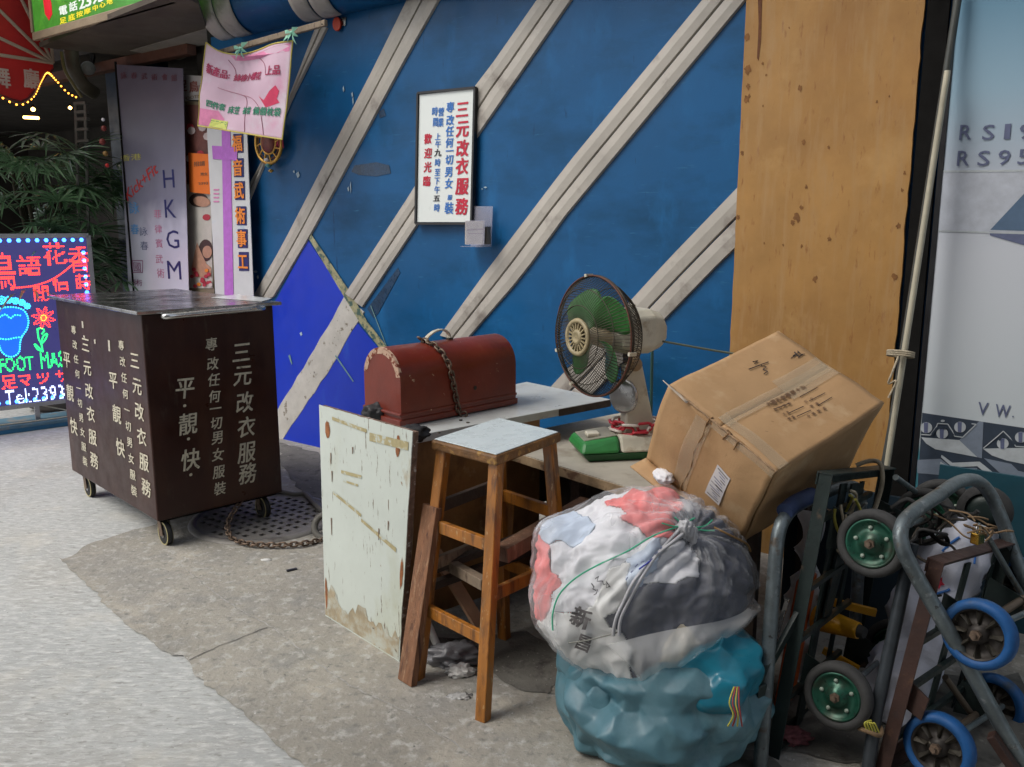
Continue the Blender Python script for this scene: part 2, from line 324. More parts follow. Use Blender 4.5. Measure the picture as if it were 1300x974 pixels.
# ================================================================== THE SETTING
g = MB().grid(lambda a, b: V((-60 + 120 * a, -40 + 120 * b, 0)), 4, 4)
obj('road', g, M_road, kind='structure')
# older darker concrete in front of the wall, 4 mm above, with its ragged worn edge
edge = [G(73, 709), G(115, 748), G(160, 792), G(196, 818), G(233, 840), G(262, 872), G(301, 899), G(345, 940), G(389, 974)]
ext = edge[-1] + (edge[-1] - edge[-3]).normalized() * 5
path = []
for a, b in zip(edge + [ext], (edge + [ext])[1:]):
    n_ = max(2, int((b - a).length / .03)) if b is not ext else 60
    for k in range(n_):
        p = a.lerp(b, k / n_); t = V((p.x * 7, p.y * 7, 0)); path.append(p + V((noise.noise(t), noise.noise(t + V((9, 9, 9))), 0)) * .012 + V((noise.noise(t * 4), noise.noise(t * 4 + V((3, 3, 3))), 0)) * .014 + V((noise.noise(t * 14), noise.noise(t * 14 + V((3, 3, 3))), 0)) * .008)
top = [G(73, 709), G(120, 690), G(195, 665)]; tp = []
for a, b in zip(top, top[1:]):
    for k in range(16):
        p = a.lerp(b, k / 16); t = p * 9; tp.append(p + V((noise.noise(t), noise.noise(t + V((9, 9, 9))), 0)) * .05)
path = tp[::-1][:-1] + path
poly = [Wp(-.6, 0, 0)] + [Wp(9, 0, 0)] + [ext + V((6, 0, 0)), ext] + path[::-1]
mb = MB(); mb.add([V((p.x, p.y, .004)) for p in poly], [tuple(range(len(poly)))])
obj('pavement', mb, M_pave, kind='structure', fixn=False)
# cracks and cement seams in the pavement
def seam(pxs, wd, m, nm='pavement_seam', z=.006):
    p = resample(smoothpath([G(x, y, z) for x, y in pxs]), .03); q = MB()
    L = [];
    for i, a in enumerate(p):
        d = (p[min(i + 1, len(p) - 1)] - p[max(i - 1, 0)]).normalized(); s = V((-d.y, d.x, 0)); w_ = wd * (.4 + 1.1 * abs(noise.noise(a * 22)))
        j = s * noise.noise(a * 30) * .01; L += [a + s * w_ + j, a - s * w_ + j]
    q.add([V((v.x, v.y, z)) for v in L], [(2 * i, 2 * i + 1, 2 * i + 3, 2 * i + 2) for i in range(len(p) - 1)]); return obj(nm, q, m, kind='structure', fixn=False)
M_cem = mat('pale_cement', (.34, .33, .31), .95, var=.2, vs=30, layers=[((.2, .19, .17), 40, .5, .6)])
M_crack = mat('dark_crack', (.13, .12, .11), .95, var=.3, vs=30)
seam([(233, 721), (290, 765), (350, 800), (400, 840), (460, 878), (515, 904), (600, 960)], .0035, M_cem)
if 0: seam([(44, 697), (73, 712), (110, 745), (160, 790), (200, 818)], .0025, M_crack)
seam([(240, 838), (290, 815), (345, 795)], .003, M_crack)
if 0: seam([(405, 792), (460, 825), (505, 852)], .004, M_crack)
# dirt that gathered at the foot of the wall and below the tables
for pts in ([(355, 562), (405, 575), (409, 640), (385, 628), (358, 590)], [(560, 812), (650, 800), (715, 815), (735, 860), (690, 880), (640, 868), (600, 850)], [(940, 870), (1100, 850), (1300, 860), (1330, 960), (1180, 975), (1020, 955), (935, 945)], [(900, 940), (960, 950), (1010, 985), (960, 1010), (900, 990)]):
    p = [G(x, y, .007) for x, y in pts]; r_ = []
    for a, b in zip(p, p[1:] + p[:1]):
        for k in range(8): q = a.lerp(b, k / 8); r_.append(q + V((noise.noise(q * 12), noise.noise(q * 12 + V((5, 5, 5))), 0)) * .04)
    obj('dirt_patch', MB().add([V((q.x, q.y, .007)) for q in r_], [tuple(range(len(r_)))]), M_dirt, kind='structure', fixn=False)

# ------------------------------------------------------------------ the blue wall
UL, UR, ZT = -.74, 2.92, 2.60
wall = thing('panelled_wall', 'blue laminate shop wall crossed by slanting pairs of grey metal strips', 'wall', Wp(0, 0))
obj('blue_panel', MB().box(Wp(UL, 0, -.10), WALL.ex * (3.75 - UL), WALL.ez * ZT, WALL.n * .10), M_blue, wall)
def strip(L, R, m=M_strip, th=.014, seamgap=.004, name='metal_strip', split=True, wob=0):
    """L, R: px polylines down both edges"""
    A = [V((*WALL.hit(*p), 0)) for p in L]; B = [V((*WALL.hit(*p), 0)) for p in R]
    def samp(P, n):
        ln = [0]
        for a, b in zip(P, P[1:]): ln.append(ln[-1] + (b - a).length)
        o = []
        for i in range(n + 1):
            s = ln[-1] * i / n
            for k in range(len(P) - 1):
                if s <= ln[k + 1] + 1e-9: o.append(P[k].lerp(P[k + 1], (s - ln[k]) / max(1e-9, ln[k + 1] - ln[k]))); break
        return o
    n = 14; A, B = samp(A, n), samp(B, n); d = (A[-1] - A[0]).normalized(); s = V((-d.y, d.x, 0));
    if s.dot(B[0] - A[0]) < 0: s = -s
    parts = [(0, .5 - 0), (.5, 1)] if split else [(0, 1)]
    for k, (f0, f1) in enumerate(parts):
        q = MB(); g0 = seamgap / 2 if (split and k == 1) else 0; g1 = seamgap / 2 if (split and k == 0) else 0
        for i in range(n):
            c = []
            for j in (i, i + 1):
                wn = (noise.noise(V((A[j].x * 9, A[j].y * 9, 4))) * wob)
                c.append((A[j].lerp(B[j], f0) + s * (g0 + wn * (f0 == 0)), A[j].lerp(B[j], f1) - s * (g1 + wn * (f1 == 1))))
            (a0, b0), (a1, b1) = c
            m0, m1 = (a0 + b0) / 2, (a1 + b1) / 2
            P_ = lambda v, o_: Wp(v.x, v.y, o_)
            e = s * .004
            q.add([P_(a0, 0), P_(a0 + e, th), P_(m0, th * 1.25), P_(b0 - e, th), P_(b0, 0), P_(a1, 0), P_(a1 + e, th), P_(m1, th * 1.25), P_(b1 - e, th), P_(b1, 0)],
                  [(0, 1, 6, 5), (1, 2, 7, 6), (2, 3, 8, 7), (3, 4, 9, 8)] + ([(0, 1, 2, 3, 4)] if i == 0 else []) + ([(5, 6, 7, 8, 9)] if i == n - 1 else []))
        obj(name, q, m, wall)
strip([(403, 33), (345, 185), (306, 255)], [(417, 36), (372, 126), (318, 255)])
strip([(524, -12), (479, 80), (360, 311), (316, 388)], [(566, -12), (514, 80), (396, 299), (349, 377)])
strip([(697, -20), (627, 80), (604, 110), (528, 237), (440, 372)], [(741, -20), (672, 80), (605, 177), (529, 289), (462, 390)])
strip([(905, -15), (720, 210), (614, 350), (560, 425)], [(961, -15), (720, 274), (665, 350), (590, 436)])
strip([(948, 226), (848, 330), (795, 388), (680, 512)], [(945, 306), (919, 330), (847, 404), (742, 512)])
strip([(438, 376), (395, 450), (351, 522), (340, 548)], [(463, 396), (420, 470), (372, 540), (357, 562)], m=M_pale, th=.006, name='worn_strip', split=False, wob=.012)
def wallsheet(pxs, m, off, name, th=.003): return sheetpoly(WALL, pxs, m, wall, off, name, th)
wallsheet([(391, 305), (440, 378), (395, 452), (348, 528), (290, 545), (290, 470), (352, 378)], M_bright, .0035, 'bright_blue_sheet')
wallsheet([(452, 408), (470, 430), (530, 500), (560, 560), (560, 640), (404, 570), (357, 557), (400, 490)], M_bright, .0035, 'bright_blue_sheet')
M_edget = mat('yellowed_tape', (.32, .30, .17), .3, var=.3, vs=20, layers=[((.05, .10, .08), 30, .5, .6)])
wallsheet([(388, 296), (394, 296), (445, 372), (466, 408), (508, 462), (516, 478), (508, 474), (458, 412), (436, 376)], M_edget, .0075, 'tape_edge', .001)
for pxs in ([(470, 388), (471, 388), (491, 440), (490, 440)], [(425, 452), (426.5, 451), (449, 484), (448, 485)], [(366, 452), (368, 450), (371, 462), (370, 463)]):
    wallsheet(pxs, mat('pale_scratch', (.14, .26, .26), .5), .0072, 'tape_edge', .001)
M_tapedark = mat('dark_tape_residue', (.006, .035, .085), .3, var=.4, vs=14)
for pxs in ([(447, 378), (452, 362), (457, 352), (463, 340), (467, 350), (474, 338), (478, 352), (470, 368), (458, 384)], [(466, 392), (505, 340), (508, 346), (480, 398), (474, 404)], [(450, 210), (478, 206), (494, 210), (496, 220), (478, 224), (455, 222), (446, 218)], [(480, 142), (487, 138), (490, 147), (482, 150)]):
    sheetpoly(WALL, pxs, M_tapedark, wall, .0025, 'tape_residue', .001)
# torn paper bits on the wall
M_scrap = mat('white_paint_scrap', (.32, .42, .48), .7, var=.2)
for (x, y, a, b) in ((436, 113, 1.6, 6), (447, 120, 2, 5), (448, 128, 1.5, 8), (378, 222, 4, 6), (373, 218, 2, 3), (445, 238, 1.2, 11), (442, 240, 2, 5), (616, 238, 4, 1.5), (612, 240, 2, 1), (324, 345, 5, 2.5), (327, 352, 2, 4), (382, 424, 3, 4)):
    wallsheet([(x - a * .6, y - b * .2), (x + a * .2, y - b * .7), (x + a * .6, y + b * .2), (x, y + b * .7)], M_scrap, .0055, 'paint_scrap', .001)

# rolled top edge of the wall: blue tube with grey bands
tubeob = thing('rolled_wall_coping', 'fat blue tube with grey bands running along the top of the blue wall', 'coping', Wp(0, 2.5))
TR, TZ, TO = .24, 2.80, .05
TU = WALL.hit(258, 44, .27)[0]
def tc(u, a, r=TR): return Wp(u, TZ + r * cos(a), TO + r * sin(a))
q = MB(); q.grid(lambda a, b: tc(TU + 5.0 * a, 2 * pi * b), 12, 32); obj('blue_tube', q, M_blue, tubeob)
q = MB(); q.add([tc(TU, 2 * pi * k / 32) for k in range(32)], [tuple(range(32))]); obj('tube_end', q, M_strip, tubeob)
for (u0, u1) in ((TU + .005, TU + .15), (TU + .16, TU + .32), (TU + .82, TU + .96), (TU + .975, TU + 1.12), (TU + 1.7, TU + 1.84), (TU + 1.855, TU + 2.0)):
    for _ in (0,):
        q = MB(); sh = .35
        q.grid(lambda a, b: tc(u0 + (u1 - u0) * a - sh * (b - .5) * .8, -.15 + 3.3 * b, TR + .008 + .004 * sin(pi * a)), 4, 24)
        obj('grey_band', q, M_strip, tubeob, solid=.004)
# banner pole, tied across the front of the tube
pole = thing('banner_pole', 'flat wooden pole hung across the blue tube to carry the pink banner', 'pole', WALL.P(310, 62, .34))
obj('pole_bar', MB().bar(WALL.P(262, 72, .34), WALL.P(414, 29, .34), .022, .030), M_greywood, pole, bevel=.003)
obj('nail', MB().lathe([(.004, 0), (.004, .004)], WALL.P(409, 31, .356), WALL.n, 8), M_wire, pole)
# tower of wall above the coping (upper floors)
up = MB().box(Wp(-14, 2.78, -.8), WALL.ex * 26, WALL.ez * 6.5, WALL.n * .66)
fac = thing('upper_storeys', 'grey rendered upper storeys rising above the blue tube and the shop canopy', 'building', Wp(3, 2.78, -.4))
obj('wall', up, M_facade, fac)
for i in range(9):
    wd = obj('window', MB().box(Wp(-12 + i * 2.4, 4.2, -.16), WALL.ex * 1.3, WALL.ez * 1.3, WALL.n * .04), M_steel, fac, bevel=.01)
    obj('pane', MB().box(Wp(-11.94 + i * 2.4, 4.26, -.11), WALL.ex * 1.18, WALL.ez * 1.18, WALL.n * .004), mat('dark_glass', (.02, .025, .03), .1, var=.1), wd)

opp = thing('added_shade_building', 'grey rendered block added unseen behind the camera to cut the front light', 'building', Wp(9, 0, 5.9))
obj('wall', MB().box(Wp(1.2, 0, 5.9), WALL.ex * 14, WALL.ez * 11, WALL.n * 5), M_facade, opp)  # unseen block added so that light falls mainly from the left and above
for i in range(5):
    for z in (1.2, 4.4, 7.4): obj('window', MB().box(Wp(2.2 + i * 2.5, z, 5.88), WALL.ex * 1.3, WALL.ez * 1.4, WALL.n * .06), M_steel, opp, bevel=.01)
# red and orange tag and grey clip by the pole
obj_t = thing('hanging_tag', 'small red plastic tag hanging high on the blue wall beside a metal clip', 'tag', WALL.P(429, 40, .02))
q = MB().prism([WALL.P(429 + 5 * cos(a) * (1), 31 + 9 * sin(a), .012) for a in [2 * pi * k / 14 for k in range(14)]], WALL.n, 0, .012); obj('tag_body', q, M_orange if False else mat('red_orange_plastic', (.55, .04, .01), .4), obj_t, bevel=.002)
sheetpoly(WALL, [(433, 22), (439, 22), (438, 33), (434, 33)], M_steel, obj_t, .008, 'clip', .006)

# ------------------------------------------------------------------ framed price sign
PS = Plane(Wp(0, 0, .03), WALL.ex, WALL.ez, WALL.n)
sg = thing('framed_sign', 'white sign with red and blue Chinese columns in a black frame on the wall', 'sign', Wp(1.26, 1.416, .03))
obj('sign_board', MB().prism([PS.P(532.5, 120.5), PS.P(602, 113), PS.P(597.5, 282), PS.P(529.5, 282)], WALL.n, -.016, 0), M_signwhite, sg)
fr = [PS.P(531, 118.5), PS.P(603.5, 111.5), PS.P(599, 284), PS.P(528.3, 284)]
for a, b in zip(fr, fr[1:] + fr[:1]): obj('frame_bar', MB().bar(a + WALL.n * -.004, b + WALL.n * -.004, .012, .026, up=WALL.n), M_frameblack, sg)
X = lambda zx: 500 + zx / 4.235
Yy = lambda zy: 100 + zy / 4.235
def col(chs, pts, w_, h_): return [(c, X(x), Yy(y), w_, h_) for c, (x, y) in zip(chs, pts)]
letters(PS, col('三元改衣服務', [(365, 165), (366, 268), (366, 372), (364, 470), (364, 577), (362, 685)], 16.5, 23), M_red, sg, bold=.035, shear=.12)
letters(PS, col('專改任何一切男女', [(301, 153), (301, 222), (299, 283), (298, 342), (298, 388), (297, 434), (294, 500), (294, 563)], 10.5, 14) + [('服', X(300), Yy(638), 6, 7), ('裝', X(295), Yy(695), 11.5, 16)], M_bluep, sg, bold=.028, shear=.12)
letters(PS, [('時', X(219), Yy(175), 8, 12), ('間', X(222), Yy(232), 7, 12), ('營', X(253), Yy(178), 8, 12), ('業', X(250), Yy(235), 8, 12)] +
        col('上午', [(235, 312), (236, 352)], 7.5, 9.5) + col('時至下午', [(234, 450), (233, 503), (231, 548), (231, 597)], 7.5, 10.5) + [('時', X(230), Yy(693), 8, 11)], M_bluep, sg, bold=.022, shear=.12)
letters(PS, [('九', X(235), Yy(398), 9, 10), ('五', X(228), Yy(643), 9, 9)], M_blackp, sg, bold=.03, shear=.12)
letters(PS, col('歡迎光臨', [(182, 322), (182, 400), (180, 475), (175, 550)], 10, 14), M_red, sg, bold=.03, shear=.12)
# leaflet holder
lh = thing('leaflet_holder', 'clear acrylic leaflet holder with a cream card, below the framed sign', 'holder', Wp(1.5, 1.29, .03))
M_acr = mat('clear_acrylic', (.45, .45, .55), .08, var=.05, alpha=.35)
HP = Plane(Wp(0, 0, .02), WALL.ex, WALL.ez, WALL.n)
obj('back_plate', MB().prism([HP.P(599, 262), HP.P(626, 262), HP.P(624, 313), HP.P(598, 313)], WALL.n, 0, .004), M_acr, lh)
a0, b0 = HP.hit(598, 313, .0); a1, _ = HP.hit(624, 313)
obj('tray', MB().box(HP.pt(a0, b0, .004), WALL.ex * (a1 - a0), WALL.ez * .004, WALL.n * .08).box(HP.pt(a1 - .003, b0 + .005, .005), WALL.ex * .003, WALL.ez * .1, WALL.n * .075), M_acr, lh)
obj('front_plate', MB().prism([HP.P(591, 280, .085), HP.P(616, 280, .085), HP.P(615, 311, .085), HP.P(591, 311, .085)], WALL.n, 0, .003), M_acr, lh)
crd = obj('card', MB().prism([HP.P(592.5, 281, .07), HP.P(615, 281, .07), HP.P(614, 310, .07), HP.P(592, 310, .07)], WALL.n, 0, .012), mat('cream_card', (.42, .38, .27), .7, var=.12, vs=20), lh)
sheetpoly(HP, [(593, 291), (615, 290), (615, 292), (593, 293)], M_inkbrown, crd, .0835, 'printed_line', .001)
sheetpoly(HP, [(594, 296), (613, 296), (613, 297), (594, 297)], M_inkbrown, crd, .0835, 'printed_line', .001)
obj('card_stack', MB().prism([HP.P(617, 288, .03), HP.P(623, 288, .03), HP.P(623, 310, .03), HP.P(616, 310, .03)], WALL.n, 0, .03), mat('dark_cards', (.12, .11, .10), .6), lh)

# ------------------------------------------------------------------ plywood sheet, dark gap, poles, billboard
ply = thing('plywood_sheet', 'tall stained plywood sheet closing the wall right of the blue panels', 'board', Wp(3.2, 0, .02))
PP = Plane(Wp(0, 0, .03), WALL.ex, WALL.ez, WALL.n)
ua, _ = PP.hit(938, 200); ub, _ = PP.hit(1157, 200)
pts = []
n = 60
for i in range(n + 1): z = 2.6 * i / n; pts.append(PP.pt(ub - .012 * max(0, noise.noise(V((0, z * 9, 1)))) - .006 * noise.noise(V((0, z * 50, 2))), z))
for i in range(n, -1, -1): z = 2.6 * i / n; pts.append(PP.pt(ua + .004 * noise.noise(V((5, z * 30, 1))), z))
obj('sheet', MB().prism(pts, WALL.n, -.018, 0), M_ply, ply)
random.seed(3)
for (zx, zy, s) in ((223, 260, 6), (232, 418, 4.5), (306, 434, 3.5), (210, 640, 9), (225, 612, 5), (200, 655, 6), (308, 704, 5), (265, 820, 6), (226, 725, 3), (172, 722, 3), (113, 312, 2.5), (122, 220, 2.5), (448, 300, 3.5), (485, 284, 2.5), (116, 716, 2), (240, 550, 3.5), (112, 187, 3), (190, 82, 2), (68, 205, 9), (66, 290, 8), (65, 110, 7), (70, 255, 5), (52, 450, 5), (40, 640, 6), (510, 665, 6), (500, 815, 7), (530, 510, 4), (522, 560, 4)):
    x, y = 920 + zx / 2.318, zy / 2.318
    r = [PP.P(x + s * .62 * cos(a) * random.uniform(.35, 1.1), y + s * .9 * sin(a) * random.uniform(.35, 1.15), .0012) for a in [2 * pi * k / 13 for k in range(13)]]
    obj('stain', MB().add(r, [tuple(range(13))]), mat('umber_stain', (.20, .085, .022), .8, var=.3, vs=40), ply, fixn=False)
sheetpoly(PP, [(962, -5), (967.5, -5), (966, 50), (963, 77), (961, 74), (963, 30)], M_rust, ply, .0016, 'drip_stain', .001)
gap = thing('dark_recess', 'near-black recess between the plywood sheet and the billboard', 'recess', Wp(3.6, 0, -.05))
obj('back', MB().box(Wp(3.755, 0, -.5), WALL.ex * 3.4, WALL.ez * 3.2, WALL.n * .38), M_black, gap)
obj('post', MB().box(Wp(ub + .01, 0, .003), WALL.ex * .072, WALL.ez * 2.6, WALL.n * .02), M_black, gap)  # near-black box filling the gap

BP = Plane(Wp(0, 0, .02), WALL.ex, WALL.ez, WALL.n)
bb = thing('billboard', 'pale blue and white printed billboard with RS and VW lettering, right of the recess', 'billboard', Wp(4.2, 0, .02))
uL, _ = BP.hit(1199, 200)
mgr = bpy.data.materials.new('billboard_print'); mgr.use_nodes = True; t = mgr.node_tree; b_ = t.nodes['Principled BSDF']; b_.inputs['Roughness'].default_value = .3
tcn = t.nodes.new('ShaderNodeTexCoord'); sx = t.nodes.new('ShaderNodeSeparateXYZ'); rp = t.nodes.new('ShaderNodeValToRGB'); mr = t.nodes.new('ShaderNodeMapRange')
mr.inputs[1].default_value = 0; mr.inputs[2].default_value = 2.6
t.links.new(tcn.outputs['Object'], sx.inputs[0]); t.links.new(sx.outputs[2], mr.inputs[0]); t.links.new(mr.outputs[0], rp.inputs[0]); t.links.new(rp.outputs[0], b_.inputs['Base Color'])
e = rp.color_ramp.elements; e[0].position = 0; e[0].color = (.05, .20, .26, 1); e[1].position = 1; e[1].color = (.12, .24, .36, 1)
for p_, c_ in ((.21, (.07, .25, .31, 1)), (.225, (.56, .62, .64, 1)), (.5, (.60, .63, .68, 1)), (.60, (.50, .54, .61, 1)), (.72, (.32, .47, .58, 1)), (.83, (.18, .34, .47, 1))):
    q = e.new(p_); q.color = c_
obj('panel', MB().box(BP.pt(uL, 0, -.03), WALL.ex * 2.2, WALL.ez * 2.6, WALL.n * .03), mgr, bb)
obj('edge_trim', MB().box(BP.pt(uL - .018, 0, -.03), WALL.ex * .0175, WALL.ez * 2.6, WALL.n * .034), M_frameblack, bb)
M_pv = flat('slate_blue_print', (.12, .14, .24)); M_pg = flat('dark_grey_print', (.035, .05, .075)); M_pl = flat('light_print', (.48, .52, .54)); M_pm = flat('mid_grey_print', (.20, .24, .30))
letters(BP, [('R', 1226, 168, 15, 19), ('S', 1255, 168, 15, 19), ('1', 1279, 167, 7, 19), ('9', 1302, 167, 15, 19), ('R', 1223, 201, 15, 19), ('S', 1249, 201, 15, 19), ('9', 1275, 200, 15, 19), ('5', 1300, 199, 15, 19)], M_pv, bb, bold=.006, off=.0025)
letters(BP, [('V', 1248, 519, 13, 16), ('W', 1273, 522, 19, 16), ('.', 1286, 529, 2, 2)], M_pv, bb, bold=.006, off=.0025)
sheetpoly(BP, [(1197, 216.5), (1330, 215), (1330, 218), (1197, 219)], M_pl, bb, .002, 'printed_line', .001)
sheetpoly(BP, [(1193, 219.5), (1330, 218.5), (1330, 296), (1191, 292)], flat('soft_grey_print', (.48, .51, .57)), bb, .0012, 'printed_band', .0008)
sheetpoly(BP, [(1191, 292.3), (1330, 296.3), (1330, 298.5), (1191, 294)], M_pl, bb, .002, 'printed_line', .001)
sheetpoly(BP, [(1257, 292), (1330, 214), (1330, 294)], flat('steel_blue_print', (.09, .15, .24)), bb, .0018, 'printed_wedge', .001)
sheetpoly(BP, [(1256, 294), (1330, 297), (1330, 320), (1257, 299)], M_pv, bb, .0019, 'printed_wedge', .001)
# technical drawing at the foot of the billboard
zx = lambda x: 1140 + x / 6.956
zy = lambda y: 500 + y / 6.956
def bpz(pts, m, off, nm): return sheetpoly(BP, [(zx(a), zy(b)) for a, b in pts], m, bb, off, nm, .0008)
bpz([(215, 168), (1300, 330), (1300, 1010), (170, 860)], M_pg, .0012, 'printed_band')
bpz([(715, 245), (755, 250), (740, 570), (700, 560), (540, 410)], M_pm, .0022, 'printed_shape')
bpz([(205, 385), (540, 410), (700, 560), (330, 490), (250, 440)], M_pl, .0026, 'printed_shape')
bpz([(750, 485), (1300, 475), (1300, 660), (960, 590), (830, 545)], M_pl, .0022, 'printed_shape')
bpz([(170, 585), (375, 575), (520, 690), (400, 720), (170, 700)], M_pm, .0022, 'printed_shape')
bpz([(385, 540), (480, 610), (720, 600), (1035, 850), (1020, 910), (700, 640), (480, 650), (380, 560)], M_pl, .0028, 'printed_shape')
bpz([(375, 600), (530, 700), (500, 712), (365, 660)], M_pl, .003, 'printed_shape')
bpz([(500, 655), (700, 655), (690, 740), (560, 700)], M_pm, .0024, 'printed_shape')
bpz([(760, 570), (1000, 620), (1060, 680), (1300, 740), (1300, 800), (1040, 800), (900, 700)], M_pm, .0024, 'printed_shape')
bpz([(165, 862), (840, 898), (1300, 950), (1300, 1500), (120, 1500)], flat('teal_print', (.07, .22, .27)), .002, 'printed_band')
for (cx, cy) in ((250, 300), (390, 350), (548, 295), (925, 440), (1085, 385)):
    bpz([(cx + 52 * cos(a), cy + 48 * sin(a)) for a in [2 * pi * k / 20 for k in range(20)]], M_pl, .0034, 'printed_disc')
    bpz([(cx - 22, cy - 44), (cx + 16, cy - 46), (cx + 12, cy + 46), (cx - 20, cy + 44)], M_pv, .0042, 'printed_bar')
for L_ in ([(205, 360), (285, 365), (340, 290), (350, 262), (440, 268), (480, 330), (500, 375), (570, 385), (690, 270), (650, 265)], [(755, 480), (880, 375), (930, 330), (985, 385), (1040, 465), (1300, 480)]):
    for (x0, y0), (x1, y1) in zip(L_, L_[1:]):
        d = V((x1 - x0, y1 - y0)).normalized() * 4; bpz([(x0 - d.y, y0 + d.x), (x1 - d.y, y1 + d.x), (x1 + d.y, y1 - d.x), (x0 + d.y, y0 - d.x)], M_pl, .0046, 'printed_outline')
for L_ in ([(300, 360), (345, 300), (440, 300), (490, 370)], [(890, 410), (930, 365), (990, 410), (1030, 450)]):
    for (x0, y0), (x1, y1) in zip(L_, L_[1:]):
        d = V((x1 - x0, y1 - y0)).normalized() * 10; bpz([(x0 - d.y, y0 + d.x), (x1 - d.y, y1 + d.x), (x1 + d.y, y1 - d.x), (x0 + d.y, y0 - d.x)], M_pg, .0052, 'printed_outline')
bpz([(395 + 18 * cos(a), 240 + 10 * sin(a)) for a in [2 * pi * k / 12 for k in range(12)]], M_pl, .0046, 'printed_disc')

gp = obj('leaning_pole', MB().tube([WALL.P(1219, -20, .06), WALL.P(1132, 540, .22), WALL.P(1112, 650, .26)], .013, 10), mat('dark_grey_pole', (.05, .055, .05), .5, var=.3)); tag(gp, 'dark grey pole leaning in the recess beside the plywood sheet', 'pole')
cp = obj('leaning_pole', MB().tube([WALL.P(1203, 90, .12), WALL.P(1160, 370, .19), WALL.P(1124, 604, .25)], .0105, 10), mat('cream_pole', (.44, .41, .31), .5, var=.2, layers=[((.25, .2, .14), 12, .6, .7)])); tag(cp, 'thinner cream coloured pole leaning in front of the dark one', 'pole')
rp_ = thing('rope_knot', 'short dirty rope tied round the two leaning poles', 'rope', WALL.P(1140, 452, .24))
c0 = WALL.P(1143, 452, .21)
for k in range(3):
    obj('rope_loop', MB().tube([c0 + WALL.ex * .045 * cos(a) + WALL.n * .03 * sin(a) + V((0, 0, .008 * sin(a) + .007 * k)) for a in [2 * pi * j / 16 for j in range(16)]], .0045, 6, closed=True), M_rope, rp_)
obj('rope_tail', MB().tube(smoothpath([c0 + WALL.n * .03, WALL.P(1132, 475, .26), WALL.P(1128, 487, .25), WALL.P(1138, 484, .26), WALL.P(1128, 505, .26)]), .004, 6), M_rope, rp_)

# ================================================================== LEFT: shop entrance
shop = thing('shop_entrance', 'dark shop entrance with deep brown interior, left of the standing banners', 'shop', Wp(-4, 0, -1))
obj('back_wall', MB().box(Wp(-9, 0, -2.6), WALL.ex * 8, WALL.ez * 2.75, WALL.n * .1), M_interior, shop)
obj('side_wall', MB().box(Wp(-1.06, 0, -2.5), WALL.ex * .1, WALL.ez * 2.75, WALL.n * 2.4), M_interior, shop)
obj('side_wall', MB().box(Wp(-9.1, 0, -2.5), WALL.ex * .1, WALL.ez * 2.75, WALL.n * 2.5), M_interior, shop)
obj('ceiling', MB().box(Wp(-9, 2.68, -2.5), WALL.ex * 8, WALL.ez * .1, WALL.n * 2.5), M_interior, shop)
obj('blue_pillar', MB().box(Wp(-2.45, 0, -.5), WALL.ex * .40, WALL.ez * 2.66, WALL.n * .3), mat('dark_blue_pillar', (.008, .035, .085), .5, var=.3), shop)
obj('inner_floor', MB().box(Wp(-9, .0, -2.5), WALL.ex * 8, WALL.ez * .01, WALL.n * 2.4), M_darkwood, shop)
# canopy above the entrance, carrying the green sign
SO = .62
can = thing('canopy', 'brown boxed canopy over the entrance, seen from below', 'canopy', Wp(-3, 2.6, .3))
uc0 = Plane(Wp(0, 0, SO), WALL.ex, WALL.ez, WALL.n).hit(48, 60)[0]; uc1 = -.98
sfp = [G(50, 60, 2.6), G(225, -10, 2.6), G(252, 6, 2.6), G(262, 36, 2.6), Wp(-1.0, 2.6, 0), Wp(uc0, 2.6, 0)]
obj('soffit', MB().prism(sfp, V((0, 0, 1)), 0, .03), M_soffit, can)
obj('soffit_panel', MB().prism([G(165, 64, 2.598), G(262, 36, 2.598), G(264, 60, 2.598), G(228, 76, 2.598)], V((0, 0, 1)), -.004, 0), M_soffit2, can)
obj('beam', MB().box(Wp(-3.6, 2.53, -.06), WALL.ex * 2.6, WALL.ez * .068, WALL.n * .07), mat('dark_red_beam', (.09, .03, .015), .7), can)
uc1 = Plane(Wp(0, 0, SO), WALL.ex, WALL.ez, WALL.n).hit(225, -10)[0]
obj('fascia', MB().box(Wp(uc0, 2.60, SO), WALL.ex * (uc1 - uc0), WALL.ez * .05, WALL.n * .03), mat('pale_brown_trim', (.26, .20, .13), .6, var=.2), can, bevel=.004)
sgn = thing('lit_shop_sign', 'green lit shop sign with yellow and white lettering on the canopy edge', 'sign', Wp(-2.5, 2.65, SO))
SP = Plane(Wp(0, 0, SO + .02), WALL.ex, WALL.ez, WALL.n)
obj('light_box', MB().box(Wp(uc0 + .02, 2.652, SO - .14), WALL.ex * (uc1 - uc0 - .02), WALL.ez * .9, WALL.n * .16), mat('green_light_box', (.03, .16, .02), .4, var=.4, vs=9, layers=[((.10, .30, .03), 8, .55, .7)], emit=(.05, .22, .02), es=.35), sgn)
obj('corner_trim', MB().box(Wp(uc0 - .01, 2.652, SO - .14), WALL.ex * .028, WALL.ez * .9, WALL.n * .17), mat('pale_brown_trim', (.26, .20, .13)), sgn)
M_ylit = mat('yellow_lit_print', (.6, .5, .02), .5, var=.1, emit=(.6, .5, .02), es=.4); M_wlit = mat('white_lit_print', (.6, .65, .6), .5, var=.1, emit=(.6, .65, .6), es=.3); M_rlit = mat('red_lit_print', (.5, .01, .02), .5, emit=(.5, .01, .02), es=.35)
sheetpoly(SP, [(54, -4), (60, -12), (65, 4), (66, 18), (62, 26), (57, 18)], M_rlit, sgn, .003, 'red_fish_mark', .002)
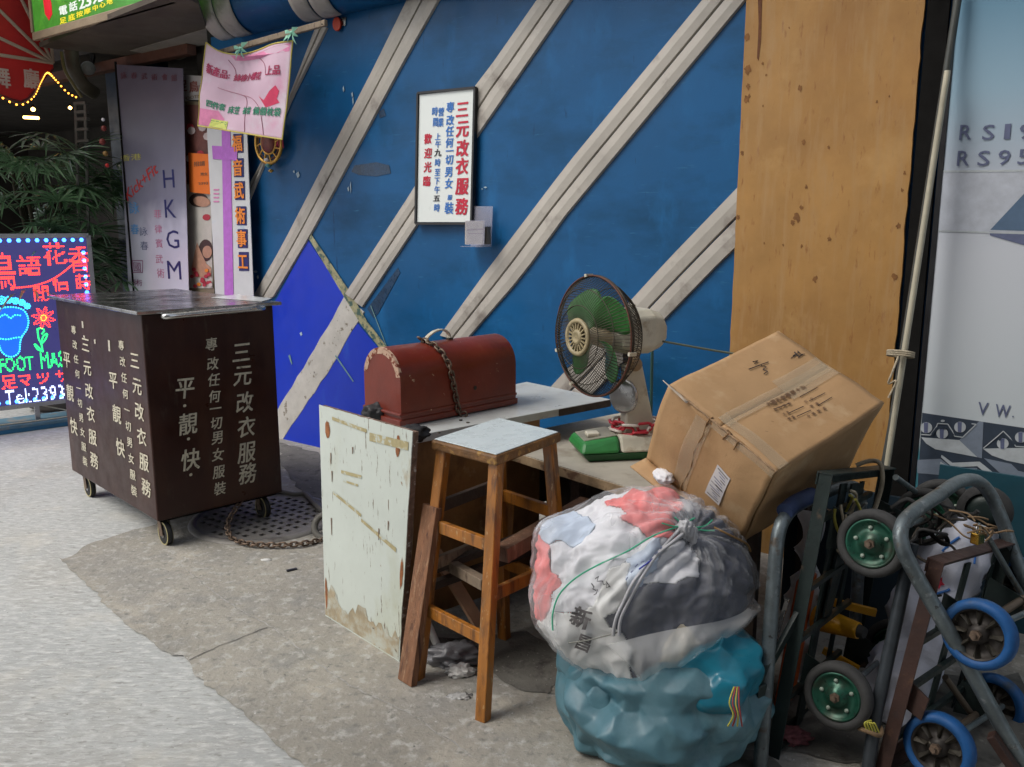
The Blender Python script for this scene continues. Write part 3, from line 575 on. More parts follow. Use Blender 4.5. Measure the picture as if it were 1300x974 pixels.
letters(SP, [('電', 80, 13, 11, 13), ('話', 93, 8, 11, 13), ('2', 104, 4, 7, 14), ('3', 112, 1, 7, 14), ('9', 120, -2, 7, 14), ('3', 128, -5, 7, 14)], M_wlit, sgn, bold=.03, off=.003)
letters(SP, [('足', 80, 26, 9, 9), ('底', 91, 22, 9, 9), ('按', 101, 18, 9, 8), ('摩', 111, 14, 9, 8), ('中', 121, 10, 8, 8), ('心', 130, 6, 8, 8), ('地', 139, 2, 8, 8)], M_ylit, sgn, bold=.03, off=.003)

# red dome awning with pale ribs
aw = thing('red_awning', 'red folding dome awning with pale ribs and white characters on its valance', 'awning', Y(67, 80, 6.2))
P0 = Y(67, 80, 6.2); axd = -WALL.ex; AL = 2.0; AR = 1.15
def rib(th, s): # th from straight up (0) to outward (90) and below
    return P0 + axd * s + WALL.n * AR * sin(th) + V((0, 0, AR * cos(th)))
ths = [radians(a) for a in (0, 24, 48, 72, 90)]
for t0, t1 in zip(ths, ths[1:]):
    q = MB()
    q.add([P0, rib(t0, .0), rib(t1, .0)], [(0, 1, 2)]); q.add([P0 + axd * AL, rib(t0, AL), rib(t1, AL)], [(0, 1, 2)])
    q.add([rib(t0, 0), rib(t0, AL), rib(t1, AL), rib(t1, 0)], [(0, 1, 2, 3)]); obj('fabric_gore', q, M_redfab, aw, solid=.004)
for th in ths: obj('rib', MB().tube([P0, rib(th, .0), rib(th, AL), P0 + axd * AL], .013, 8), M_rib, aw)
AV = Plane(P0, WALL.n, (0, 0, 1), WALL.ex)
va = [P0]; 
q = MB(); vv = []
for i in range(25):
    f = i / 24; dz = -.25 - .035 * abs(sin(f * pi * 3)); vv.append((f * AR, dz * min(1, f * 4.5 + .15)))
q.add([AV.pt(a, 0) for a, _ in vv] + [AV.pt(a, b) for a, b in vv], [(i, i + 1, i + 26, i + 25) for i in range(24)])
q.add([P0 + WALL.n * AR, P0 + WALL.n * AR + axd * AL, P0 + WALL.n * AR + axd * AL - V((0, 0, .34)), P0 + WALL.n * AR - V((0, 0, .34))], [(0, 1, 2, 3)])
obj('valance', q, M_redfab, aw, solid=.004)
letters(Plane(P0, -WALL.n, (0, 0, 1), WALL.ex), [('舞', 2, 98, 23, 28), ('廳', 40, 100, 21, 26)], mat('pale_awning_print', (.55, .42, .36), .6), aw, bold=.03, off=.006)
obj('trim', MB().tube([AV.pt(a, b, .004) for a, b in vv], .006, 5), mat('dark_red_trim', (.12, .006, .006), .6), aw)

# string of warm lights
sl_ = thing('string_lights', 'string of tiny orange lights looped below the red awning', 'lights', Y(30, 130, 6.0))
pth = smoothpath([Y(-12, 112, 5.3), Y(5, 124, 5.35), Y(25, 132, 5.4), Y(42, 122, 5.5), Y(52, 102, 5.7), Y(60, 91, 5.9), Y(72, 102, 6.1), Y(85, 116, 6.2), Y(98, 123, 6.3)], 8)
obj('wire', MB().tube(pth, .004, 5), mat('brown_wire', (.12, .04, .01), .6), sl_)
M_warm = mat('warm_bulb', (.9, .4, .05), .4, var=0, emit=(1, .36, .04), es=3.2)
q = MB()
for p in resample(pth, .038): q.lathe([(.001, -.007), (.006, -.003), (.006, .003), (.001, .007)], p + V((0, 0, -.006)), (0, 0, 1), 6)
obj('bulb', q, M_warm, sl_, kind='stuff')
M_lamp = mat('warm_lamp_glow', (1, .7, .3), .4, var=0, emit=(1, .55, .15), es=6)
for (x, y, r, lab) in ((42, 139, .018, 'small round warm lamp glowing right under the light string, left of the palm top'), (89, 137, .015, 'tiny warm lamp by the dark frame stand, right of the string lights')):
    t_ = thing('warm_lamp', lab, 'lamp', Y(x, y, 7.2)); obj('bulb', MB().lathe([(.001, -r), (r * .8, -r * .5), (r, 0), (r * .8, r * .5), (.001, r)], Y(x, y, 7.2), (0, 0, 1), 12), M_lamp, t_); obj('cap', MB().lathe([(r * .7, 0), (r * .5, r)], Y(x, y, 7.2) + V((0, 0, r)), (0, 0, 1), 10), M_black, t_)
t_ = thing('strip_lamp', 'long warm strip lamp glowing low behind the palm top', 'lamp', Y(40, 150, 7.4)); obj('tube_light', MB().tube([Y(30, 149, 7.4), Y(49, 150, 7.4)], .012, 8), M_lamp, t_); obj('fitting', MB().bar(Y(29, 147, 7.45), Y(50, 148, 7.45), .03, .02), M_black, t_)
# dim round ceiling speaker, curved yellowed pipe
t_ = thing('wall_speaker', 'small round grey speaker in the dark under the canopy', 'speaker', Y(112, 87, 6.6))
obj('cone', MB().lathe([(.012, .03), (.02, .03), (.03, .015), (.045, .02), (.05, 0), (.03, -.03)], Y(112, 87, 6.6), (ray(112, 87) * -1), 20), mat('grey_speaker', (.16, .16, .16), .5), t_)
obj('mount', MB().bar(Y(112, 87, 6.6) + V((0, .03, 0)), Y(118, 70, 6.75), .03, .03), M_black, t_)
t_ = obj('bent_pipe', MB().tube(smoothpath([Y(78, 66, 6.4), Y(82, 88, 6.4), Y(92, 106, 6.42), Y(104, 124, 6.45)]), [.012] * 19, 8), mat('yellowed_pipe', (.18, .16, .06), .4)); tag(t_, 'thin yellowed pipe curving down beside the awning pivot', 'pipe')
t_ = obj('air_duct', MB().tube(smoothpath([Y(90, 62, 6.55), Y(94, 88, 6.55), Y(106, 108, 6.6), Y(120, 118, 6.7)]), .05, 12), mat('dull_duct', (.10, .085, .06), .5, var=.3)); tag(t_, 'fat dull brown air duct bending down behind the yellowed pipe', 'duct')
# pale wire rack
t_ = thing('shop_rack', 'pale metal rack with short shelves standing in the entrance behind the palm', 'rack', Y(104, 175, 6.5))
for dx in (0, 12): obj('post', MB().bar(Y(96 + dx, 130, 6.5), Y(104 + dx, 420, 6.5), .018, .018), mat('pale_rack', (.22, .21, .19), .5), t_)
for k, yy_ in enumerate((132, 143, 152, 165, 180)): obj('shelf', MB().bar(Y(95 + k, yy_, 6.5), Y(110 + k, yy_ - 1, 6.5), .05, .02), mat('pale_rack', (.22, .21, .19)), t_)
t_ = thing('red_hanging_ornament', 'red and white festive ornament hanging on the dark blue pillar', 'ornament', Y(132, 190, 6.1))
for (x, y, r, m) in ((131, 152, .012, M_whitecloth), (132, 163, .02, mat('dark_red_bead', (.16, .02, .015), .5)), (130, 180, .022, mat('dark_red_bead', (.16, .02, .015))), (134, 195, .018, mat('dark_gold', (.25, .14, .03), .5)), (136, 210, .014, M_redfab)):
    obj('bead', MB().lathe([(.001, -r), (r * .8, -r * .6), (r, 0), (r * .8, r * .6), (.001, r)], Y(x, y, 6.0), (0, 0, 1), 10), m, t_)

# ------------------------------------------------------------------ standing banners by the entrance
def gradmat(name, stops, zlo, zhi, rough=.4, nz=.0):
    m = bpy.data.materials.new(name); m.use_nodes = True; t = m.node_tree; b = t.nodes['Principled BSDF']; b.inputs['Roughness'].default_value = rough
    c = t.nodes.new('ShaderNodeTexCoord'); s = t.nodes.new('ShaderNodeSeparateXYZ'); r = t.nodes.new('ShaderNodeValToRGB'); k = t.nodes.new('ShaderNodeMapRange'); n = t.nodes.new('ShaderNodeTexNoise'); n.inputs['Scale'].default_value = 5
    a = t.nodes.new('ShaderNodeMath'); a.operation = 'MULTIPLY_ADD'; a.inputs[1].default_value = nz
    k.inputs[1].default_value = zlo; k.inputs[2].default_value = zhi
    t.links.new(c.outputs['Object'], s.inputs[0]); t.links.new(c.outputs['Object'], n.inputs['Vector']); t.links.new(n.outputs[0], a.inputs[0]); t.links.new(s.outputs[2], a.inputs[2])
    t.links.new(a.outputs[0], k.inputs[0]); t.links.new(k.outputs[0], r.inputs[0]); t.links.new(r.outputs[0], b.inputs['Base Color'])
    e = r.color_ramp.elements; e[0].position, e[0].color = stops[0][0], (*stops[0][1], 1); e[1].position, e[1].color = stops[-1][0], (*stops[-1][1], 1)
    for p, cc in stops[1:-1]: q = e.new(p); q.color = (*cc, 1)
    return m
HK = Plane(Wp(0, 0, .05), WALL.ex, WALL.ez, WALL.n)
hk = thing('standing_banner', 'tall grey lilac banner with HKGM and Kick+Fit lettering in the doorway', 'banner', Wp(-1.55, 0, .05))
hpx = [(148, 82), (232, 87), (239, 362), (163, 362)]
A = [V((*HK.hit(*p), 0)) for p in hpx]; A[2].x += (A[2].x - A[1].x) * .6; A[3].x += (A[3].x - A[0].x) * .6; A[2].y = A[3].y = .05
obj('banner_sheet', MB().prism([HK.pt(p.x, p.y) for p in A], WALL.n, -.004, 0), gradmat('lilac_grey_gradient', [(0, (.60, .60, .64)), (.45, (.62, .62, .70)), (.60, (.50, .50, .60)), (.70, (.20, .20, .28)), (1, (.11, .10, .14))], 0, 2.5, nz=.35), hk)  # sheet colour gets darker towards the top
obj('banner_pole', MB().tube([HK.pt(A[0].x - .012, .02, .0), HK.pt(A[0].x - .012, A[0].y + .02, .0)], .010, 8), M_black, hk)
obj('foot', MB().box(HK.pt(A[3].x, 0, -.15), WALL.ex * .8, WALL.ez * .05, WALL.n * .3), M_black, hk, bevel=.01)
letters(HK, [('H', 214, 227, 14, 23), ('K', 216, 265, 14, 23), ('G', 219, 304, 16, 23), ('M', 221, 343, 17, 23)], M_navyp, hk, bold=.004)
letters(HK, [('Kick+Fit', 179, 231, 45, 15)], mat('red_script_print', (.5, .03, .03), .5), hk, bold=.01, rot=radians(24))
letters(HK, [('詠', 170, 264, 13, 16), ('春', 171, 291, 11, 14)], M_skyp, hk, bold=.012)
letters(HK, [('菲', 200, 272, 10, 12), ('律', 201, 291, 10, 12), ('賓', 202, 309, 10, 12), ('武', 202, 329, 10, 12), ('術', 204, 347, 10, 13)], mat('rose_print', (.50, .16, .28), .5), hk, bold=.004)
letters(HK, [('詠', 182, 294, 11, 12), ('春', 183, 312, 11, 12)], M_pv, hk, bold=-.004)
letters(HK, [('國', 174, 339, 11, 13), ('術', 175, 359, 12, 9)], mat('plum_print', (.22, .04, .14), .5), hk, bold=.002)
for a_, b_2 in (((168, 331), (181, 331)), ((168, 346), (181, 346)), ((168, 331), (168, 346)), ((181, 331), (181, 346))):
    obj('seal_line', MB().bar(HK.P(*a_, .003), HK.P(*b_2, .003), .005, .002, up=WALL.n), mat('plum_print', (.22, .04, .14)), hk)
letters(HK, [('詠', 157, 96, 8, 9), ('春', 170, 96, 8, 9), ('武', 183, 97, 8, 9), ('術', 196, 98, 8, 9), ('會', 209, 98, 8, 9), ('館', 221, 99, 8, 9)], mat('dark_maroon_print', (.12, .03, .05), .5), hk, bold=.01)
letters(HK, [('香港', 166, 200, 26, 8)], mat('yellow_print', (.5, .46, .12), .5), hk, bold=.006)

# massage poster
MP = Plane(Wp(0, 0, .0), WALL.ex, WALL.ez, WALL.n)
mp = thing('massage_poster', 'framed poster with flowers, a resting woman and an orange notice, between the two banners', 'poster', Wp(-1, .9, 0))
sheetpoly(MP, [(231, 128), (268, 130), (272, 372), (240, 372)], mat('tan_frame', (.20, .16, .10), .5), mp, -.02, 'frame', .02)
sheetpoly(MP, [(234, 133), (266, 134), (266, 232), (236, 232)], mat('dark_flower_print', (.14, .05, .04), .5, var=.4, vs=8, layers=[((.35, .03, .03), 6, .55, .6), ((.5, .42, .4), 9, .64, .68)]), mp, -.015, 'printed_panel', .002)
sheetpoly(MP, [(236, 234), (268, 234), (270, 366), (240, 366)], mat('pale_portrait_print', (.50, .47, .42), .5, var=.15, vs=6), mp, -.015, 'printed_panel', .002)
def blobpoly(plane, cx, cy, rx, ry, m, parent, off, name, n=18, a0=0):
    return sheetpoly(plane, [(cx + rx * cos(2 * pi * k / n) * cos(a0) - ry * sin(2 * pi * k / n) * sin(a0), cy + ry * sin(2 * pi * k / n) * cos(a0) + rx * cos(2 * pi * k / n) * sin(a0)) for k in range(n)], m, parent, off, name, .001)
M_skin = flat('skin_print', (.45, .24, .16)); M_hair = flat('dark_hair_print', (.05, .025, .02)); M_petal = flat('red_petal_print', (.42, .03, .05)); M_wpet = flat('white_petal_print', (.6, .5, .48))
blobpoly(MP, 252, 254, 12, 9, M_hair, mp, -.012, 'printed_hair'); blobpoly(MP, 256, 256, 11, 6.5, M_skin, mp, -.010, 'printed_face', a0=.2)
blobpoly(MP, 262, 276, 5, 4, M_petal, mp, -.012, 'printed_petal')
blobpoly(MP, 261, 318, 9, 14, M_hair, mp, -.012, 'printed_hair'); blobpoly(MP, 263, 320, 6, 8, M_skin, mp, -.010, 'printed_face'); sheetpoly(MP, [(243, 340), (250, 308), (254, 318), (262, 335), (268, 340), (268, 352), (244, 352)], M_skin, mp, -.011, 'printed_shoulder', .001)
random.seed(5)
for k in range(16): blobpoly(MP, random.uniform(243, 268), random.uniform(342, 364), 2.6, 2.4, random.choice([M_petal, M_petal, M_wpet, M_orangep]), mp, -.008 + k * .0003, 'printed_petal', 7)
for k in range(9): blobpoly(MP, random.uniform(240, 264), random.uniform(150, 215), 5, 5, random.choice([M_petal, M_wpet, M_petal]), mp, -.011 + k * .0003, 'printed_petal', 8)
sheetpoly(MP, [(228, 95), (266, 97), (266, 128), (229, 126)], mat('grey_header', (.33, .31, .3), .5), mp, -.004, 'header_board', .004)
letters(MP, [('鳥', 246, 110, 13, 15), ('語', 259, 112, 12, 14), ('足', 233, 109, 9, 16)], mat('brown_red_print', (.18, .05, .04), .5), mp, bold=.03, off=-.002)
letters(MP, [('FOOTMAS', 248, 123, 30, 4)], M_inkbrown, mp, bold=.01, off=-.002)
t_ = thing('orange_notice', 'plain orange paper notice stuck on the flower poster', 'notice', Wp(-.95, 1.4, 0))
sheetpoly(MP, [(239, 194), (267, 196), (268, 247), (241, 244)], mat('orange_paper', (.78, .17, .015), .7, var=.05), t_, .004, 'paper', .001)
letters(MP, [('招請', 253, 208, 14, 6), ('男女', 259, 221, 9, 4), ('2393', 258, 233, 12, 3)], M_inkbrown, t_, bold=.01, off=.006)

# gospel cross banner
CB = Plane(Wp(0, 0, .07), WALL.ex, WALL.ez, WALL.n)
cb = thing('cross_banner', 'narrow white banner with a purple cross and orange characters on navy squares', 'banner', Wp(-.65, 0, .07))
q = [(262, 150), (313, 155), (319, 373), (271, 373)]
A = [V((*CB.hit(*p), 0)) for p in q]; A[2].y = A[3].y = .04
obj('banner_sheet', MB().prism([CB.pt(p.x, p.y) for p in A], WALL.n, -.005, 0), mat('white_banner', (.56, .57, .58), .4, var=.08, vs=4, layers=[((.40, .50, .60), 4, .58, .7), ((.25, .2, .2), 14, .7, .73)]), cb)
sheetpoly(CB, [(281, 150), (292, 150), (300, 560), (288, 560)], M_purple, cb, .003, 'cross_upright', .001)
sheetpoly(CB, [(269, 185), (301, 187), (301, 204), (270, 202)], M_purple, cb, .0045, 'cross_arm', .001)
for k, (ch, x, y) in enumerate(zip('福音武術事工', (302, 302.5, 304, 306, 307.5, 309), (183, 214, 243, 275, 304, 333))):
    sheetpoly(CB, [(x - 6, y - 13), (x + 6.5, y - 13), (x + 7, y + 11), (x - 5.5, y + 11)], M_navyp, cb, .003, 'navy_square', .001)
    letters(CB, [(ch, x - 1, y - 1, 13, 22)], M_orangep, cb, bold=.03, off=.006)
for k in range(4): sheetpoly(CB, [(271, 240 + k * 5), (278, 240 + k * 5), (278, 242 + k * 5), (271, 242 + k * 5)], M_pinkp, cb, .003, 'printed_line', .001)

# pink banner hanging from the pole
pb = thing('pink_banner', 'pink printed bedding banner with yellow hem tied to the pole by green ribbons', 'banner', WALL.P(310, 165, .37))
PB = Plane(Wp(0, 0, .37), WALL.ex, WALL.ez, WALL.n)
cn = [PB.P(*p) for p in ((262, 54), (373, 52), (357, 177), (253, 160))]
def pbf(a, b, lift=0):  # a along, b down
    p = cn[0].lerp(cn[1], a).lerp(cn[3].lerp(cn[2], a), b)
    sag = (4 * a * (1 - a)) * (1 - b) * .055 + .02 * sin(a * 2 * pi) * (1 - b)
    p = p - V((0, 0, sag)) + WALL.n * (.014 * sin(a * 9 + b * 2) * (1 - .4 * b) + .010 * noise.noise(V((a * 4, b * 4, 1))) + lift)
    return p
q = MB().grid(lambda a, b: pbf(a, b), 44, 36)
obj('banner_cloth', q, mat('pink_print_cloth', (.60, .42, .52), .6, var=.06, vs=5, layers=[((.62, .28, .42), 3.2, .52, .7), ((.64, .58, .64), 4.5, .5, .7)]), pb, solid=.001, fixn=False)
M_hem = mat('yellow_hem', (.5, .42, .08), .6)
for e_ in ([(i / 30, 0) for i in range(31)], [(1, i / 30) for i in range(31)], [(i / 30, 1) for i in range(31)], [(0, i / 30) for i in range(31)]):
    obj('hem', MB().tube([pbf(a, b, .001) for a, b in e_], .004, 5), M_hem, pb)
def pbtext(items, m, bold=.02):
    mb = MB()
    for ch, a, b, wa, hb in items:
        vs, fs = glyph(ch, bold); mb.add([pbf(a + x * wa, b - y * hb, .004 + l * .00015) for x, y, l in vs], fs)
    obj('lettering', mb, m, pb, fixn=False, kind='stuff')
pbtext([('新', .09, .27, .085, .13), ('產', .17, .27, .085, .13), ('品', .255, .27, .085, .12), (':', .31, .29, .012, .05), ('絲', .40, .30, .075, .10), ('棉', .47, .31, .07, .10), ('小', .535, .31, .07, .10), ('櫻', .60, .31, .07, .10), ('花', .67, .32, .07, .10), ('上', .80, .28, .08, .11), ('品', .88, .28, .08, .11)], M_crim, .03)
pbtext([('四', .12, .69, .075, .10), ('件', .19, .70, .075, .10), ('套', .255, .70, .07, .10), ('床', .36, .72, .075, .11), ('笠', .435, .72, .075, .11), ('被', .55, .72, .055, .10), ('袋', .605, .72, .055, .10), ('倆', .70, .72, .075, .10), ('個', .775, .72, .07, .10), ('枕', .85, .72, .07, .10), ('袋', .92, .72, .07, .10)], M_greenp, .025)
def pbpoly(pts, m, nm, lift=.002):
    r = []
    for (a0, b0), (a1, b1) in zip(pts, pts[1:] + pts[:1]):
        for k in range(6): r.append(pbf(a0 + (a1 - a0) * k / 6, b0 + (b1 - b0) * k / 6, lift))
    obj(nm, MB().add(r, [tuple(range(len(r)))]), m, pb, fixn=False)
pbpoly([(.12, .88), (.35, .88), (.35, .985), (.12, .985)], mat('lime_label', (.55, .60, .14), .6), 'printed_label', .003)
pbtext([('三', .165, .93, .055, .08), ('尺', .22, .93, .05, .08), ('四', .275, .93, .05, .08), ('尺', .325, .93, .04, .08)], M_greenp, .0)
M_rose = flat('rose_red_print', (.58, .03, .10)); M_softpink = flat('soft_pink_print', (.62, .20, .36))
pbpoly([(.70, .55), (.76, .60), (.82, .50), (.88, .44), (.92, .50), (.90, .58), (.93, .62), (.84, .66), (.79, .68)], M_rose, 'printed_flower')
pbpoly([(.0, .78), (.22, .76), (.30, .86), (.20, .98), (.0, .98)], M_softpink, 'printed_shape', .0015)
pbpoly([(.30, .02), (.66, .04), (.98, .02), (.98, .10), (.62, .11), (.35, .08)], M_softpink, 'printed_shape', .0015)
for L_ in ([(.28, .08), (.36, .2), (.38, .34)], [(.62, .10), (.72, .2), (.76, .32)], [(.2, .46), (.46, .52), (.55, .62), (.58, .98)], [(.46, .52), (.62, .58), (.74, .72), (.80, .98)]):
    obj('printed_outline', MB().tube([pbf(a.x, a.y, .002) for a in smoothpath([V((x, y, 0)) for x, y in L_])], .0022, 4), flat('dusty_rose_print', (.40, .16, .22)), pb)
for (x, y) in ((306, 62), (371, 42)):
    c = PB.P(x, y, .01); rb = thing('green_ribbon', 'pale green ribbon bow tying the %s corner of the pink banner to the pole' % ('inner left' if x < 330 else 'upper right'), 'ribbon', c)
    for k in range(6):
        a = radians((20, 160, 230, 300, 205, 335)[k]); L = .055 + .025 * random.random()
        d = WALL.ex * cos(a) + V((0, 0, sin(a)))
        s = WALL.ex * -sin(a) + V((0, 0, cos(a)))
        obj('ribbon_end', MB().add([c, c + d * L * .5 + s * .014 + WALL.n * .02, c + d * L + WALL.n * .005, c + d * L * .5 - s * .008 + WALL.n * .01], [(0, 1, 2, 3)]), mat('pale_green_ribbon', (.20, .45, .33), .5, var=.2), rb, solid=.001)
    obj('knot', MB().lathe([(.001, -.01), (.012, 0), (.001, .01)], c + WALL.n * .005, WALL.ex, 8), mat('pale_green_ribbon', (.2, .45, .33)), rb)
# golden charm with tassel behind the banner corner
ch = thing('golden_charm', 'round golden openwork charm with red tassel hanging under the pink banner', 'charm', WALL.P(341, 190, .04))
CP = Plane(Wp(0, 0, .05), WALL.ex, WALL.ez, WALL.n); M_gilt = mat('gilt_plastic', (.48, .27, .05), .35, metal=.5, var=.3, vs=30); cc = CP.P(341, 181)
def cring(r, t, m, nm): obj(nm, MB().tube([cc + WALL.ex * r * cos(a) + V((0, 0, 1)) * r * 1.0 * sin(a) for a in [2 * pi * k / 28 for k in range(28)]], t, 6, closed=True), m, ch)
cring(.125, .011, M_gilt, 'outer_ring'); cring(.07, .007, M_gilt, 'inner_ring'); cring(.10, .005, M_rust, 'middle_ring')
for k in range(12):
    a = 2 * pi * k / 12; obj('spoke', MB().tube([cc + (WALL.ex * cos(a) + V((0, 0, sin(a)))) * .07, cc + (WALL.ex * cos(a + .15) + V((0, 0, sin(a + .15)))) * .118], .006, 5), M_gilt, ch)
obj('boss', MB().lathe([(.065, 0), (.06, .012), (.02, .02), (.001, .02)], cc, WALL.n, 20), mat('dark_red_boss', (.15, .03, .02), .5, var=.4, vs=30), ch)
for (x, y, r, m) in ((339, 203, .022, M_whitecloth), (341, 210, .026, mat('teal_bead', (.1, .3, .3), .5)), (344, 217, .02, M_gilt)):
    obj('bead', MB().lathe([(.001, -r * .6), (r, 0), (.001, r * .6)], CP.P(x, y), (0, 0, 1), 10), m, ch)
for k in range(14):
    a0 = CP.P(357 + random.uniform(-5, 5), 150, .0); a1 = CP.P(357 - k * .6 + random.uniform(-3, 3), 176 + random.uniform(-4, 26), .0)
    obj('tassel_strand', MB().tube([a0, a0.lerp(a1, .5) + WALL.ex * .01, a1], .0045, 4), mat('crimson_tassel', (.32, .02, .06), .8, var=.3), ch)

# ------------------------------------------------------------------ LED sign
la = radians(50); o_ = G(5, 549)
LX = V((sin(la), cos(la), 0)); LN = V((cos(la), -sin(la), 0))
LP = Plane(o_ + LN * .0, LX, (0, 0, 1), LN)
led = thing('led_sign', 'lit LED foot massage sign with blue foot and red characters on a low stand', 'sign', o_)
M_ledback = mat('dark_led_panel', (.03, .022, .06), .35, var=.2, emit=(.03, .03, .12), es=.8)
cA = [LP.hit(*p) for p in ((-60, 302), (124, 299), (119, 519), (-60, 531))]
zt, zb = cA[1][1], .17; xr = (cA[1][0] + cA[2][0]) / 2; xl = -.95
obj('panel', MB().box(LP.pt(xl, zb, -.06), LX * (xr - xl), V((0, 0, zt - zb)), LN * .06), M_ledback, led)
M_al = mat('silver_sign_frame', (.38, .38, .4), .35, metal=.7, var=.1)
for a_, b_2 in (((xl, zb), (xr, zb)), ((xr, zb), (xr, zt)), ((xr, zt), (xl, zt)), ((xl, zt), (xl, zb))): obj('frame_bar', MB().bar(LP.pt(*a_, -.025), LP.pt(*b_2, -.025), .03, .08, up=LN), M_al, led)
def ledm(nm, c, s): return mat(nm, tuple(.6 * x for x in c), .4, var=0, emit=c, es=s)
M_lr = ledm('red_led', (1, .03, .015), 3.2); M_lb = ledm('blue_led', (.03, .16, 1), 6); M_lg = ledm('green_led', (.02, 1, .16), 1.5); M_lw = ledm('white_led', (.55, .65, 1), 1.8); M_lc = ledm('cyan_led', (.03, .45, 1), 2.4)
def dots(pts, m, r=.0052, nm='led_dots', parent=led):
    mb = MB()
    for a, b in pts:
        c = LP.pt(a, b, .003); k = 6
        mb.add([c + (LX * cos(2 * pi * i / k) + V((0, 0, sin(2 * pi * i / k)))) * r for i in range(k)] + [c + LN * .004], [(i, (i + 1) % k, k) for i in range(k)])
    return obj(nm, mb, m, parent, kind='stuff', fixn=False)
def glyphdots(items, m, step=.0105, bold=0, r=.0052):
    P_ = []
    for chs, px, py, wp, hp in items:
        vs, fs = glyph(chs, bold); a0 = LP.hit(px - wp / 2, py)[0]; a1 = LP.hit(px + wp / 2, py)[0]; b0 = LP.hit(px, py + hp / 2)[1]; b1 = LP.hit(px, py - hp / 2)[1]
        tr = [[((a0 + a1) / 2 + vs[i][0] * (a1 - a0), (b0 + b1) / 2 + vs[i][1] * (b1 - b0)) for i in f] for f in fs]
        seen = set()
        for t in tr:
            for ti in range(1, len(t) - 1):
                A_, B_, C_ = t[0], t[ti], t[ti + 1]
                x0 = min(A_[0], B_[0], C_[0]); x1 = max(A_[0], B_[0], C_[0]); y0 = min(A_[1], B_[1], C_[1]); y1 = max(A_[1], B_[1], C_[1])
                dn = (B_[1] - C_[1]) * (A_[0] - C_[0]) + (C_[0] - B_[0]) * (A_[1] - C_[1])
                if abs(dn) < 1e-12: continue
                for gi in range(math.ceil(x0 / step), math.floor(x1 / step) + 1):
                    for gj in range(math.ceil(y0 / step), math.floor(y1 / step) + 1):
                        x, y = gi * step, gj * step
                        l1 = ((B_[1] - C_[1]) * (x - C_[0]) + (C_[0] - B_[0]) * (y - C_[1])) / dn; l2 = ((C_[1] - A_[1]) * (x - C_[0]) + (A_[0] - C_[0]) * (y - C_[1])) / dn
                        if l1 >= 0 and l2 >= 0 and l1 + l2 <= 1: seen.add((gi, gj))
        P_ += [(i * step, j * step) for i, j in seen]
    dots(P_, m, r)
lx = lambda x: x / 3.478
ly = lambda y: 280 + y / 3.478
glyphdots([('鳥', 5, 345, 30, 50), ('語', lx(128), ly(200), 32, 27), ('花', lx(240), ly(148), 32, 30), ('香', lx(348), ly(170), 30, 36), ('閒', lx(180), ly(320), 22, 22), ('情', lx(268), ly(282), 21, 20), ('蒔', lx(365), ly(272), 21, 22)], M_lr, bold=.008)
glyphdots([('足', lx(40), ly(712), 21, 21), ('マ', lx(110), ly(704), 20, 18), ('ツ', lx(190), ly(696), 20, 18), ('サ', lx(272), ly(686), 20, 18)], M_lr, bold=.008)
glyphdots([('FOOT', lx(72), ly(635), 44, 19), ('MASSA', lx(262), ly(612), 50, 19)], M_lg, bold=.012)
glyphdots([('Tel:2393', lx(152), ly(770), 76, 19)], M_lw, step=.0092, bold=.004, r=.0045)
def pxdots(P_, m, step=.016, r=.006): dots([(p.x, p.y) for p in resample(smoothpath([V((*LP.hit(*q), 0)) for q in P_]), step)], m, r)
pxdots([(lx(x), ly(y)) for x, y in ((75, 297), (150, 288), (220, 265), (270, 235), (320, 195), (370, 160))], M_lr, .014)
z0, z1 = zb + .035, zt - .03
dots([(a, z1) for a in [xl + .04 + .056 * k for k in range(int((xr - xl) / .056))]] + [(a, z0) for a in [xl + .04 + .056 * k for k in range(int((xr - xl) / .056))]] + [(xr - .04, z0 + .056 * k) for k in range(1, int((z1 - z0) / .056))], M_lb, .014)
# foot
foot = [(-20, 450), (-22, 415), (-10, 400), (8, 396), (24, 398), (34, 410), (34, 424), (26, 436), (24, 440), (24, 448), (16, 452), (4, 450), (-6, 440)]
sole = [(lx(x), ly(y)) for x, y in ((-30, 440), (-20, 400), (20, 384), (70, 384), (108, 400), (125, 440), (118, 480), (95, 515), (88, 545), (84, 580), (60, 600), (30, 598), (5, 575), (-10, 530), (-25, 490))]
sp = smoothpath([V((*LP.hit(*q), 0)) for q in sole + sole[:1]])
obj('blue_foot', MB().add([LP.pt(p.x, p.y, .0015) for p in sp[:-1]], [tuple(range(len(sp) - 1))]), mat('blue_foot_glow', (.01, .08, .5), .4, var=.2, emit=(.01, .10, .75), es=.9), led, fixn=False)
pxdots(sole + sole[:1], M_lc, .016); pxdots([(lx(x), ly(y)) for x, y in ((-10, 520), (30, 525), (65, 518), (95, 515))], M_lc); pxdots([(lx(x), ly(y)) for x, y in ((0, 425), (25, 415), (45, 432), (65, 418), (95, 420))], M_lc)
for (cx, cy, r) in ((5, 352, 18), (38, 350, 15), (68, 355, 14), (96, 362, 13), (120, 378, 12)):
    pxdots([(lx(cx + r * cos(a)), ly(cy + r * .9 * sin(a))) for a in [2 * pi * k / 8 for k in range(9)]], M_lc, .013)
    pxdots([(lx(cx + r * .4 * cos(a)), ly(cy + r * .4 * sin(a))) for a in [2 * pi * k / 5 for k in range(6)]], M_lc, .013)
